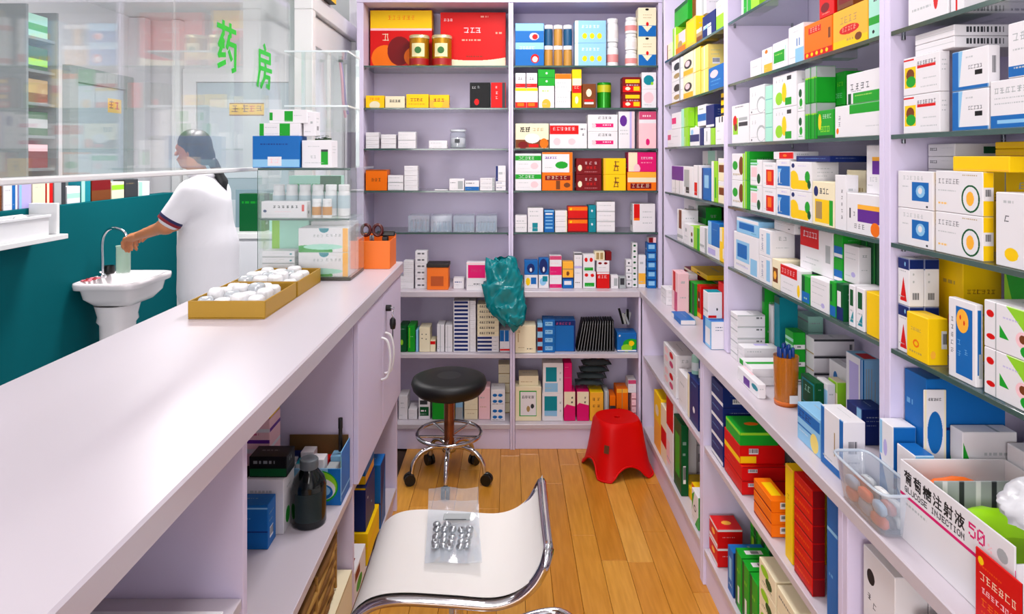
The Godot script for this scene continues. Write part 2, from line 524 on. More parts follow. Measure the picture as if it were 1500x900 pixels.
func floor_planks():
	var f = struct("floor", null, "honey coloured wooden plank floor")
	obj("subfloor", rb(S(), -3.5, 1.2, -.1, -.012, -3.1, 6.4), mat("subfloor", Color(.20, .12, .07), .8), f)
	obj("tiled_area", rb(S(), -3.4, -1.0, -.012, 0, -3.0, 6.3), mat("pale tile", Color(.72, .72, .72), .3), f)
	var woods = []
	for k in 5:
		var a = [Color(.81, .54, .16), Color(.84, .58, .20), Color(.77, .49, .12), Color(.86, .61, .24), Color(.80, .52, .15)][k]
		woods.append(grained("honey bamboo %d" % k, a.darkened(.09), a.lightened(.07), Vector3(9, 9, .8), .28))
	rng.seed = 11
	var w = .096
	for i in 13:
		var x = -.52 + i * w
		var d = -1.0 + rng.randf_range(-.7, 0)
		while d < 3.52:
			var l = [.62, .78, .92][rng.randi() % 3]
			var d1 = minf(d + l, 3.56)
			if d1 > -1.0 and d1 - d > .05: obj("plank", rb(S(), x + .0006, x + w - .0006, -.012, 0, maxf(d, -1.0) + .0006, d1 - .0006, .0012), woods[rng.randi() % 5], f)
			d = d1 if d1 < 3.56 else 4.0

func pins(t, pts):
	for p in pts: obj("shelf_pin", lathe(S(), [Vector2(.0, 0), Vector2(.004, 0), Vector2(.004, 0), Vector2(.004, .008), Vector2(.004, .008), Vector2(0, .008)], p, 8), mats["steel pin"], t)

func glass_shelf(t, x0, x1, h, d0, d1, along):
	var s = obj("glass_shelf", rb(S(), x0, x1, h - .009, h, d0, d1, .0008), mats["shelf glass"], t)
	if along == "r": obj("polished_edge", rb(S(), x0 - .0016, x0 - .0002, h - .009, h, d0, d1, .0003), mats["glass edge"], s)
	else: obj("polished_edge", rb(S(), x0, x1, h - .009, h, d0 - .0016, d0 - .0002, .0003), mats["glass edge"], s)

func right_units():
	var lp = mats["lilac panel"]
	var b = [[2.407, 3.37, "far"], [1.39, 2.407, "middle"], [.36, 1.39, "near"]]
	for u in b:
		var d0 = u[0]; var d1 = u[1]
		var t = thing("shelf_unit", "%s lilac wall shelf unit with glass shelves on right side" % u[2], "shelf", V(0, 0, 0), 0, "wall shelf units")
		obj("side_panel", rb(S(), .765, 1.048, .811, 2.34, d0 + .0005, d0 + .020), lp, t)
		obj("side_panel", rb(S(), .765, 1.048, .811, 2.34, d1 - .020, d1 - .0005), lp, t)
		obj("back_panel", rb(S(), 1.049, 1.062, .811, 2.34, d0, d1), lp, t)
		obj("top_panel", rb(S(), .765, 1.048, 2.34, 2.36, d0, d1), lp, t)
		for h in [1.965, 1.75, 1.543, 1.327, 1.115]:
			glass_shelf(t, .768, 1.046, h, d0 + .022, d1 - .022, "r")
			pins(t, [V(.79, h - .0175, d1 - .0245), V(.79, h - .0175, d0 + .0245), V(.99, h - .0175, d1 - .0245), V(.99, h - .0175, d0 + .0245)])
	for u in [[2.407, 3.4835, "far"], [1.39, 2.407, "middle"], [.36, 1.39, "near"]]:
		var d0 = u[0]; var d1 = u[1]
		var t = thing("base_cabinet", "%s open lilac base cabinet under right worktop" % u[2], "cabinet", V(0, 0, 0), 0, "base cabinets")
		obj("side_panel", rb(S(), .68, 1.048, .0, .779, d0 + .0005, d0 + .020), lp, t)
		obj("side_panel", rb(S(), .68, 1.048, .0, .779, d1 - .020, d1 - .0005), lp, t)
		obj("back_panel", rb(S(), 1.049, 1.062, 0, .779, d0, d1), lp, t)
		obj("middle_board", rb(S(), .683, 1.048, .467, .489, d0 + .021, d1 - .021), mats["white laminate"], t)
		obj("bottom_board", rb(S(), .683, 1.048, .105, .129, d0 + .021, d1 - .021), mats["white laminate"], t)
		obj("kickboard", rb(S(), .690, .705, 0, .104, d0 + .021, d1 - .021), lp, t)
	tag(obj("worktop", rb(S(), .672, 1.06, .780, .8100, .34, 3.855, .003), mats["white laminate"]), "long white worktop along the right wall", "worktop")

func back_units():
	var lp = mats["lilac panel"]
	for u in [[-.79, .0115, "left"], [.0125, .80, "right"]]:
		var x0 = u[0]; var x1 = u[1]
		var t = thing("shelf_unit", "%s lilac wall shelf unit with glass shelves at back" % u[2], "shelf", V(0, 0, 0), 0, "wall shelf units")
		var e0 = .035 if u[2] == "left" else .012
		var e1 = .012 if u[2] == "left" else .02
		obj("side_panel", rb(S(), x0, x0 + e0, .811, 2.30, 3.55, 3.83), lp, t)
		obj("side_panel", rb(S(), x1 - e1, x1, .811, 2.30, 3.55, 3.83), lp, t)
		obj("back_panel", rb(S(), x0, x1, .811, 2.33, 3.832, 3.848), lp, t)
		obj("top_panel", rb(S(), x0, x1, 2.30, 2.345, 3.545, 3.83), lp, t)
		for h in [1.972, 1.752, 1.540, 1.320, 1.103]:
			glass_shelf(t, x0 + e0 + .002, x1 - e1 - .002, h, 3.553, 3.83, "b")
			pins(t, [V(x0 + e0 + .0045, h - .0175, 3.58), V(x1 - e1 - .0045, h - .0175, 3.58)])
	for u in [[-.86, .0195, "left"], [.0205, .676, "right"]]:
		var x0 = u[0]; var x1 = u[1]
		var t = thing("base_cabinet", "%s open lilac base cabinet under back worktop" % u[2], "cabinet", V(0, 0, 0), 0, "base cabinets")
		obj("side_panel", rb(S(), x0, x0 + .012, 0, .779, 3.485, 3.83), lp, t)
		obj("side_panel", rb(S(), x1 - .012, x1, 0, .779, 3.485, 3.83), lp, t)
		obj("back_panel", rb(S(), x0, x1, 0, .779, 3.832, 3.848), lp, t)
		obj("middle_board", rb(S(), x0 + .013, x1 - .013, .467, .489, 3.487, 3.83), mats["white laminate"], t)
		obj("bottom_board", rb(S(), x0 + .013, x1 - .013, .105, .129, 3.487, 3.83), mats["white laminate"], t)
		obj("kickboard", rb(S(), x0 + .013, x1 - .013, 0, .104, 3.495, 3.51), lp, t)
	tag(obj("worktop", rb(S(), -.88, .671, .780, .8100, 3.478, 3.855, .003), mats["white laminate"]), "white worktop across the back wall", "worktop")

func dispensing_counter():
	var lp = mats["lilac panel"]
	var wl = mats["white laminate"]
	var t = thing("dispensing_counter", "long white topped dispensing counter with lilac body", "counter")
	obj("worktop", rb(S(), -1.0, -.45, 1.004, 1.05, -.3, 2.92, .004), wl, t)
	obj("back_panel", rb(S(), -.985, -.968, 0, 1.003, -.3, 2.90), lp, t)
	obj("end_panel", rb(S(), -.967, -.4725, 0, 1.003, 2.881, 2.90), lp, t)
	obj("end_panel", rb(S(), -.967, -.4725, 0, 1.003, -.3, -.28), lp, t)
	for d in [1.216, 2.071]: obj("divider", rb(S(), -.967, -.4725, 0, 1.003, d, d + .019), lp, t)
	obj("shelf_board", rb(S(), -.967, -.475, .692, .713, -.279, 1.215), wl, t)
	obj("shelf_board", rb(S(), -.967, -.4725, .474, .499, 1.236, 2.070), wl, t)
	obj("shelf_board", rb(S(), -.967, -.4725, .474, .499, 2.091, 2.880), wl, t)
	for s in [[-.279, 1.215], [1.236, 2.070], [2.091, 2.880]]: obj("bottom_board", rb(S(), -.967, -.475, .078, .10, s[0], s[1]), wl, t)
	for s in [[-.279, 1.215], [1.236, 2.070], [2.091, 2.880]]: obj("kickboard", rb(S(), -.50, -.486, 0, .077, s[0], s[1]), lp, t)
	for k in 2:
		var d0 = 2.072 + k * .408
		var door = obj("door", rb(S(), -.4722, -.456, .502, 1.000, d0, d0 + .404, .002), lp, t)
		var hd = d0 + (.37 if k == 0 else .034)
		obj("handle", tube(S(), curve([V(-.455, .70, hd), V(-.435, .71, hd), V(-.425, .75, hd), V(-.425, .80, hd), V(-.435, .84, hd), V(-.455, .85, hd)]), .0045), mats["white frame"], door)
		if k == 1:
			var lk = obj("lock", tube(S(), [V(-.456, .935, d0 + .06), V(-.437, .935, d0 + .06)], .012, 12), mats["black plastic"], door)
			obj("key", tube(S(), [V(-.437, .935, d0 + .06), V(-.425, .935, d0 + .06)], .004, 6), mats["chrome"], lk)
	# the key ring that hangs from the lock
	var kr = thing("key_fob", "black key fob hanging from the cabinet lock", "key", V(-.431, .93, 2.54))
	obj("ring", tube(S(), arc(V(0, -.014, 0), .012, 0, TAU * .97, 14, Vector3.UP, Vector3.BACK), .0015, 5), mats["chrome"], kr)
	obj("fob", lathe(S(), [Vector2(0, -.075), Vector2(.009, -.072), Vector2(.012, -.055), Vector2(.011, -.038), Vector2(.004, -.03), Vector2(0, -.028)], Vector3.ZERO, 10), mats["black plastic"], kr)
	obj("blade", rb(S(), -.002, .002, -.115, -.073, -.004, .004), mats["steel pin"], kr)

func partition_and_door():
	# the glass screen above the outer edge of the counter
	var t = thing("glass_screen", "tall glass screen on a white rail above the counter", "screen")
	obj("rail", rb(S(), -1.03, -.985, 1.442, 1.456, .2, 3.25, .003), mats["white frame"], t)
	obj("pane", rb(S(), -1.009, -1.001, 1.457, 2.52, .2, 2.05, .001), mats["screen glass"], t)
	obj("pane", rb(S(), -1.009, -1.001, 1.457, 2.52, 2.053, 3.19, .001), mats["screen glass"], t)
	obj("post", rb(S(), -1.03, -.98, 1.457, 2.74, 3.192, 3.245, .003), mat("aluminium", Color(.70, .74, .74), .35, .4), t)
	obj("post", rb(S(), -1.03, -.98, 0, 1.431, 3.192, 3.245, .003), mats["aluminium"], t)
	obj("support", rb(S(), -1.0, -.985, 1.051, 1.431, 1.02, 1.03, .001), mats["clear glass"], t)
	for g in [["yao", 2.33, 1.795], ["fang", 2.70, 1.775]]:
		var st = S()
		var s = .0185
		var lift = 0.0
		for path in GLYPH[g[0]]:
			for i in range(0, path.size() - 2, 2):
				var a = Vector2(path[i], 10 - path[i + 1]) * s
				var b = Vector2(path[i + 2], 10 - path[i + 3]) * s
				var u = (b - a).normalized() * .0065
				a -= u; b += u
				var n = Vector2(-u.y, u.x) * 1.35
				var P = func(q, x): return Vector3(x, q.y, -q.x)
				var c = [a - n, b - n, b + n, a + n]
				lift += .00006
				quad(st, P.call(c[0], .0016 + lift), P.call(c[1], .0016 + lift), P.call(c[2], .0016 + lift), P.call(c[3], .0016 + lift), Vector3.RIGHT)
				quad(st, P.call(c[0], .0002 + lift * .1), P.call(c[1], .0002 + lift * .1), P.call(c[2], .0002 + lift * .1), P.call(c[3], .0002 + lift * .1), Vector3.LEFT)
				for k in 4:
					var q0 = c[k]; var q1 = c[(k + 1) % 4]
					var o = (q1 - q0).normalized()
					quad(st, P.call(q0, .0002 + lift * .1), P.call(q1, .0002 + lift * .1), P.call(q1, .0016 + lift), P.call(q0, .0016 + lift), Vector3(0, -o.x, -o.y))
		var ch = obj("green_character", st, mat("green vinyl", Color(.05, .75, .16), .45))
		ch.position = V(-1.0, g[2], g[1])
		tag(ch, "bright green vinyl character on glass screen, " + ("left and higher one" if g[0] == "yao" else "right and lower one"), "lettering", "green window lettering")
	# glazed white door between the counter and the back wall
	var d = struct("door_1", null, "white framed glazed door between counter and back wall")
	var wf = mats["white frame"]
	obj("door_head", rb(S(), -.93, -.85, 2.14, 2.22, 2.96, 3.855, .003), wf, d)
	obj("jamb", rb(S(), -.93, -.85, 0, 2.139, 2.96, 3.01, .003), wf, d)
	obj("jamb", rb(S(), -.93, -.85, 0, 2.139, 3.80, 3.855, .003), wf, d)
	var leaf = obj("door_leaf", rb(rb(rb(rb(S(), -.905, -.875, .02, 2.135, 3.013, 3.085), -.905, -.875, .02, 2.135, 3.70, 3.797), -.905, -.875, .02, .25, 3.085, 3.70), -.905, -.875, 2.0, 2.135, 3.085, 3.70), wf, d)
	obj("pane", rb(S(), -.893, -.887, .25, 2.0, 3.085, 3.70, .0005), mats["clear glass"], leaf)
	obj("glazing_bar", rb(S(), -.90, -.88, .25, 2.0, 3.36, 3.385), wf, leaf)
	carton("carton", "yellow and black carton lying on top of the door frame", "box", V(-.89, 2.2205, 3.1), -90, "K|r 0 40 100 60 Y;r 0 34 100 6 u", .3, .07, .07)
	# striped lanyard on the door frame
	var l = thing("lanyard", "pink and white striped lanyard hanging on the white door", "lanyard", V(-.845, 1.98, 3.42))
	obj("strap", tube(S(), curve([V(0, 0, 0), V(.006, -.1, .02), V(.004, -.2, .05), V(.006, -.28, .09)]), .007, 6), mat("pink strap", Color(.82, .60, .68), .7), l)
	obj("strap", tube(S(), curve([V(.004, 0, 0), V(.012, -.11, .035), V(.010, -.2, .075), V(.012, -.26, .12)]), .006, 6), mat("violet strap", Color(.55, .50, .72), .7), l)
	obj("hook", lathe(S(), [Vector2(0, -.03), Vector2(.012, -.028), Vector2(.012, .0), Vector2(0, .004)], V(.004, .02, 0), 8), mats["black plastic"], l)

func far_room():
	# teal half wall with the basin
	skin("wall_teal", rb(S(), -2.66, -2.55, 0, 1.222, 2.2, 5.25, .003), mats["teal paint"], "teal painted half wall behind the wash basin")
	var names = [["U|r 0 0 30 100 r;l 40 20 40 5 C", .17, .05], ["W|r 60 0 24 100 B;l 10 30 40 6 g", .15, .10], ["v|r 0 0 20 100 b", .16, .09], ["C|l 20 20 50 6 g", .14, .10], ["R|r 0 0 40 100 C", .15, .05], ["g|r 60 0 40 100 k", .14, .10], ["W|r 0 40 100 30 t", .10, .12], ["T|r 0 0 40 100 t", .13, .09], ["U|r 0 0 100 50 r", .13, .20], ["C|r 0 20 100 30 l", .11, .14], ["k|l 10 20 60 10 u", .12, .16], ["W|r 0 0 30 100 t", .10, .14]]
	var say = ["brown and red", "white and blue", "pale violet", "cream", "red and cream", "grey and black", "low white and mint", "teal", "wide brown", "cream and lime", "dark grey", "low white with mint edge"]
	var d = 3.40
	for i in names.size():
		put("carton", say[i] + " carton " + LOC["HW"], "box", -2.562, 1.2225, d + names[i][2] / 2, names[i][0], names[i][2], names[i][1], .08, 90, "cartons on the half wall", 400.0)
		d += names[i][2] + .012
	# wall shelf with a white basket
	var s = thing("wall_shelf", "white wall shelf on the teal half wall", "shelf")
	obj("board", rb(S(), -2.549, -2.36, 1.06, 1.085, 2.9, 3.66, .002), mats["white frame"], s)
	obj("upright", rb(S(), -2.549, -2.40, 1.0855, 1.25, 3.625, 3.65, .002), mats["white frame"], s)
	var bk = thing("basket", "white plastic basket on the white wall shelf", "basket", V(-2.46, 1.0855, 3.30))
	obj("tub", rb(rb(rb(rb(rb(S(), -.07, .07, 0, .006, -.25, .25), -.07, -.064, .006, .11, -.25, .25), .064, .07, .006, .11, -.25, .25), -.064, .064, .006, .11, -.25, -.244), -.064, .064, .006, .11, .244, .25), mat("white plastic", Color(.90, .90, .91), .35), bk)
	obj("rim", rb(rb(S(), -.078, -.0705, .098, .112, -.258, .258), .0705, .078, .098, .112, -.258, .258), mats["white plastic"], bk)
	var roll = thing("tape_roll", "white paper roll lying in the plastic basket", "roll", V(-2.46, 1.150, 3.44))
	obj("paper", tube(S(), arc(Vector3.ZERO, .038, 0, TAU * .999, 20, Vector3.UP, Vector3.FORWARD), .019, 8, true), mats["white plastic"], roll)
	# back of the far room
	var dr = struct("door_2", null, "pale door with a yellow sign in the far wall")
	obj("jamb", rb(S(), -2.98, -2.86, 0, 2.30, 6.24, 6.299), mats["white frame"], dr)
	obj("jamb", rb(S(), -1.96, -1.86, 0, 2.30, 6.24, 6.299), mats["white frame"], dr)
	obj("door_head", rb(S(), -2.86, -1.96, 2.18, 2.30, 6.24, 6.299), mats["white frame"], dr)
	var lf = obj("door_leaf", rb(S(), -2.855, -1.965, .01, 2.175, 6.262, 6.295), mat("grey blue door", Color(.66, .74, .77), .4), dr)
	obj("panel", rb(S(), -2.74, -2.08, 1.30, 2.02, 6.256, 6.2618), mat("pale panel", Color(.80, .85, .87), .4), lf)
	obj("panel", rb(S(), -2.74, -2.08, .20, 1.10, 6.256, 6.2618), mats["pale panel"], lf)
	put("door_sign", "yellow sign with dark characters on the far door", "sign", -2.40, 1.87, 6.2555, "Y|r 0 0 100 8 U;r 0 92 100 8 U;t 6 16 60 60 U 2;t 56 20 20 60 R 1;t 78 20 18 60 U 1|", .32, .12, .006, 0, "", 500.0)
	var dl = struct("door_3", null, "grey green door in the left wall")
	obj("jamb", rb(S(), -3.399, -3.34, 0, 2.2, 5.20, 5.30), mat("sage frame", Color(.58, .64, .63), .45), dl)
	obj("jamb", rb(S(), -3.399, -3.34, 0, 2.2, 5.98, 6.08), mats["sage frame"], dl)
	obj("door_head", rb(S(), -3.399, -3.34, 2.08, 2.2, 5.30, 5.98), mats["sage frame"], dl)
	obj("door_leaf", rb(S(), -3.398, -3.37, .01, 2.075, 5.305, 5.975), mat("mist door", Color(.64, .74, .77), .4), dl)
	put("door_sign", "yellow sign with dark characters on the left door", "sign", -3.369, 1.87, 5.84, "Y|t 10 16 40 60 U 1;t 50 20 40 60 R 1", .2, .12, .004, 90, "", 500.0)
	skin("trim_1", rb(S(), -3.06, -2.99, 0, 2.74, 6.20, 6.299), mats["white frame"], "white upright trim left of the far door")
	skin("trim_2", rb(S(), -3.399, -3.25, 0, 2.74, 6.10, 6.198), mat("pale column", Color(.86, .86, .88), .6), "pale column in the far left corner")
	# tall narrow cabinet at the left wall
	var c = thing("tall_cabinet", "tall narrow cabinet of green goods by left wall", "cabinet")
	var gm = mat("grey cabinet", Color(.42, .46, .47), .5)
	obj("side_panel", rb(S(), -3.398, -3.15, 0, 2.5, 4.46, 4.48), gm, c)
	obj("side_panel", rb(S(), -3.398, -3.15, 0, 2.5, 4.76, 4.78), gm, c)
	obj("back_panel", rb(S(), -3.398, -3.385, 0, 2.5, 4.481, 4.759), gm, c)
	for h in [1.20, 1.42, 1.64, 1.86, 2.08, 2.30]: obj("shelf_board", rb(S(), -3.384, -3.16, h - .02, h, 4.481, 4.759), gm, c)
	var cols = ["g|r 0 40 100 30 k", "r|r 0 0 100 30 p", "n|r 0 30 100 40 g", "u|r 0 60 100 40 U", "n|r 0 50 100 30 l", "t|r 0 40 100 30 G"]
	var hue = ["grey", "dull red", "dark green", "tan", "green and lime", "mint"]
	for i in 6:
		put("carton", "%s carton, %s %s" % [hue[i], ["lowest board", "second board", "third board", "fourth board", "fifth board", "highest board"][i], LOC["FL"]], "box", -3.2, [1.2005, 1.4205, 1.6405, 1.8605, 2.0805, 2.3005][i], 4.62, cols[i], .24, .16, .1, 90, "goods in the tall cabinet", 300.0)
	# white low cupboard and grey counter past the basin
	var lc = thing("low_cupboard", "white low cupboard behind the person in coat", "cupboard")
	obj("body", rb(S(), -2.3, -1.1, 0, .86, 5.3, 5.8), mat("cupboard white", Color(.86, .86, .88), .4), lc)
	obj("top", rb(S(), -2.32, -1.08, .861, .90, 5.28, 5.8), mats["white frame"], lc)
	for k in 3: obj("door", rb(S(), -2.28 + .4 * k, -1.9 + .4 * k, .08, .84, 5.285, 5.299), mats["cupboard white"], lc)
	tag(obj("backsplash", rb(S(), -2.3, -1.1, .9005, 1.22, 5.75, 5.80), mat("grey blue splash", Color(.50, .60, .64), .4)), "grey blue splash board above the low cupboard", "board")
	for i in 4: put("carton", ["dark green", "pale mint", "olive", "white and green"][i] + " carton standing on the low cupboard", "box", -2.05 + i * .24, .9005, 5.45, ["n|l 10 20 60 8 G", "t|r 0 0 100 30 n", "u|r 0 0 100 40 n", "W|r 0 40 100 30 G"][i], .2, .3, .12, 0, "cartons on the low cupboard", 400.0)
	basin()

func ring_rr(cx, cz, ax, az, h, n = 40, pw = 4.0):
	var p = []
	for i in n:
		var a = TAU * i / n
		p.append(Vector3(cx + ax * signf(cos(a)) * pow(absf(cos(a)), 2 / pw), h, cz + az * signf(sin(a)) * pow(absf(sin(a)), 2 / pw)))
	return p

func rings(st, list, flip = true):
	smooth_grid(st, list, false, true, flip)
	return st

func basin():
	var t = thing("wash_basin", "white pedestal wash basin at the teal half wall", "basin", V(-2.352, 0, 4.18))
	var L = []
	for q in [[.06, .08, .60], [.12, .15, .615], [.155, .205, .66], [.165, .22, .715], [.188, .252, .722], [.192, .256, .745], [.190, .254, .76], [.178, .240, .763], [.15, .20, .755], [.14, .19, .72], [.11, .15, .655], [.04, .05, .64], [.004, .004, .638]]:
		L.append(ring_rr(0, 0, q[0], q[1], q[2], 48, 7.0))
	obj("bowl", rings(S(), L), mats["porcelain"], t)
	var P = []
	for q in [[.125, .14, 0], [.12, .135, .03], [.10, .11, .06], [.088, .098, .30], [.090, .10, .48], [.105, .115, .50], [.10, .11, .53], [.115, .13, .60]]:
		P.append(ring_rr(-.04, 0, q[0], q[1], q[2], 32, 2.6))
	obj("pedestal", rings(S(), P), mats["porcelain"], t)
	var fc = obj("tap", tube(S(), curve([V(-.13, .757, -.01), V(-.13, .85, -.01), V(-.13, .98, -.01), V(-.10, 1.045, -.01), V(-.05, 1.06, -.01), V(.0, 1.04, -.01), V(.02, 1.005, -.01)]), .009, 10), mats["chrome"], t)
	obj("tap_base", lathe(S(), [Vector2(0, .757), Vector2(.024, .757), Vector2(.022, .775), Vector2(.012, .785), Vector2(.0, .787)], V(-.13, 0, -.01), 14), mats["chrome"], fc)
	obj("tap_lever", tube(S(), [V(-.13, .79, -.02), V(-.11, .80, -.06)], .006, 8), mats["chrome"], fc)
	obj("drain", lathe(S(), [Vector2(0, .6395), Vector2(.02, .6395), Vector2(.022, .642), Vector2(0, .643)], Vector3.ZERO, 14), mats["chrome"], t)
	var sc = thing("soap_dish", "black soap dish behind the basin tap", "dish", V(-2.495, .7665, 4.26))
	obj("dish", lathe(S(), [Vector2(0, 0), Vector2(.03, 0), Vector2(.036, .012), Vector2(.034, .05), Vector2(.030, .05), Vector2(.03, .012), Vector2(0, .008)], Vector3.ZERO, 16), mats["black plastic"], sc)
	rng.seed = 5
	for i in 9:
		var m = mat("red petal" if i % 2 else "pink petal", Color(.62, .08, .12) if i % 2 else Color(.85, .45, .50), .6)
		var o = obj("soap_flake", lathe(S(), [Vector2(0, 0), Vector2(.012, .001), Vector2(.014, .005), Vector2(.006, .009), Vector2(0, .009)], Vector3.ZERO, 8), m)
		o.position = V(-2.51 + .018 * (i % 3), .7615, 4.02 + .045 * int(i / 3) + rng.randf_range(0, .01)); o.rotation.y = rng.randf() * 6
		tag(o, "small red or pink soap flake on the basin's back rim", "soap", "soap flakes on the basin")

# ---------------------------------------------------------------- seats
func black_stool():
	var t = thing("swivel_stool", "round black padded swivel stool with chrome wheeled base", "stool", V(-.276, 0, 3.17))
	obj("seat", lathe(S(), [Vector2(0, 0.400), Vector2(.08, 0.395), Vector2(.15, 0.405), Vector2(.168, 0.425), Vector2(.175, 0.450), Vector2(.168, 0.470), Vector2(.14, 0.481), Vector2(.06, 0.483), Vector2(0, 0.483)], Vector3.ZERO, 36), mats["black vinyl"], t)
	obj("seat_plate", lathe(S(), [Vector2(0, 0.365), Vector2(.05, 0.367), Vector2(.075, 0.399), Vector2(0, 0.399)], Vector3.ZERO, 18), mats["black plastic"], t)
	obj("column", lathe(S(), [Vector2(0, 0.160), Vector2(.024, 0.160), Vector2(.024, 0.160), Vector2(.024, 0.365)], Vector3.ZERO, 18), mat("copper column", Color(.55, .34, .22), .25, .8), t)
	obj("piston", lathe(S(), [Vector2(.014, 0.100), Vector2(.014, 0.160), Vector2(.02, 0.160)], Vector3.ZERO, 14), mats["chrome"], t)
	obj("foot_ring", tube(S(), arc(V(0, .215, 0), .148, 0, TAU, 40, Vector3.RIGHT, Vector3.FORWARD).slice(0, 40), .0085, 8, true), mats["chrome"], t)
	for k in 5:
		var a = TAU * k / 5.0 + .33
		var u = Vector3(cos(a), 0, sin(a))
		obj("ring_spoke", tube(S(), [V(0, .20, 0) + u * .024, V(0, .215, 0) + u * .146], .006, 6), mats["chrome"], t)
		var b = TAU * k / 5.0 + PI * .5
		var w = Vector3(cos(b), 0, sin(b))
		obj("leg", tube(S(), curve([w * .02 + Vector3(0, .15, 0), w * .07 + Vector3(0, .158, 0), w * .13 + Vector3(0, .14, 0), w * .165 + Vector3(0, .10, 0), w * .175 + Vector3(0, .052, 0)]), .011, 8), mats["chrome"], t)
		var side = Vector3(-w.z, 0, w.x)
		var c = struct("caster", t)
		c.position = w * .185 + Vector3(0, .026, 0)
		for s in [-1, 1]:
			obj("wheel", tube(S(), [side * s * .004, side * s * .018], .0255, 16), mats["black plastic"], c)
		obj("hood", rb(S(), -.010, .010, .014, .032, -.010, .010, .003), mats["black plastic"], c)
	obj("hub", lathe(S(), [Vector2(0, .13), Vector2(.03, .132), Vector2(.034, .15), Vector2(.03, .168), Vector2(0, .17)], Vector3.ZERO, 18), mats["chrome"], t)

func red_stool():
	var t = thing("plastic_stool", "red plastic stool with arched sides in the corner", "stool", V(.522, 0, 3.285))
	t.rotation_degrees.y = 16
	t.scale = Vector3(.87, 1.0, .87)
	var red = mat("red plastic", Color(.82, .008, .015), .45)
	red.metallic_specular = .3
	var st = S()
	var prof = [[.172, 0.0], [.160, .03], [.148, .075], [.137, .13], [.128, .18], [.120, .225], [.118, .240], [.112, .248]]
	var n = 64
	for inner in [0, 1]:
		var g = []
		for q in prof:
			var line = []
			for i in n:
				var a = TAU * i / n
				var arch = .062 * sqrt(maxf(0, 1 - pow((fposmod(a + PI / 4, PI / 2) - PI / 4) / .52, 2)))
				var h = maxf(q[1], arch) if q[1] < .07 else q[1]
				var f = (h - q[1])
				var r = q[0] - f * .36 - inner * .004
				var p = 3.6
				var k = r / pow(pow(absf(cos(a)), p) + pow(absf(sin(a)), p), 1 / p)
				if h > .235: k = lerpf(k, r, .5)
				line.append(Vector3(k * cos(a), h - inner * (.003 if h > .2 else 0.0), k * sin(a)))
			g.append(line)
		smooth_grid(st, g, false, true, inner == 0)
		if inner == 0:
			# top with its hole and rim
			var top = [g[-1]]
			for q in [[.104, .250], [.095, .2475], [.06, .2465], [.018, .2465], [.016, .244], [.016, .236]]:
				var line = []
				for i in n:
					var a = TAU * i / n
					var p = 2.6
					var k = q[0] / pow(pow(absf(cos(a)), p) + pow(absf(sin(a)), p), 1 / p) if q[0] > .03 else q[0]
					line.append(Vector3(k * cos(a), q[1], k * sin(a)))
				top.append(line)
			smooth_grid(st, top, false, true, true)
		# foot edge
	obj("shell", st, red, t)
	# thickened foot rim
	var rim = []
	for i in n:
		var a = TAU * i / n
		var arch = .062 * sqrt(maxf(0, 1 - pow((fposmod(a + PI / 4, PI / 2) - PI / 4) / .52, 2)))
		var r = .172 - .36 * arch
		var k = r / pow(pow(absf(cos(a)), 3.6) + pow(absf(sin(a)), 3.6), 1 / 3.6)
		rim.append(Vector3(k * cos(a), maxf(arch, .005), k * sin(a)))
	obj("foot_rim", tube(S(), rim, .005, 6, true), red, t)
	obj("sticker", rb(S(), -.014, .014, -.018, .018, 0, .001, .0003), mat("brown sticker", Color(.36, .18, .06), .5), t)
	var sk = t.get_child(t.get_child_count() - 1)
	sk.position = Vector3(-.115, .14, .115); sk.rotation_degrees = Vector3(-15, -47, 0)

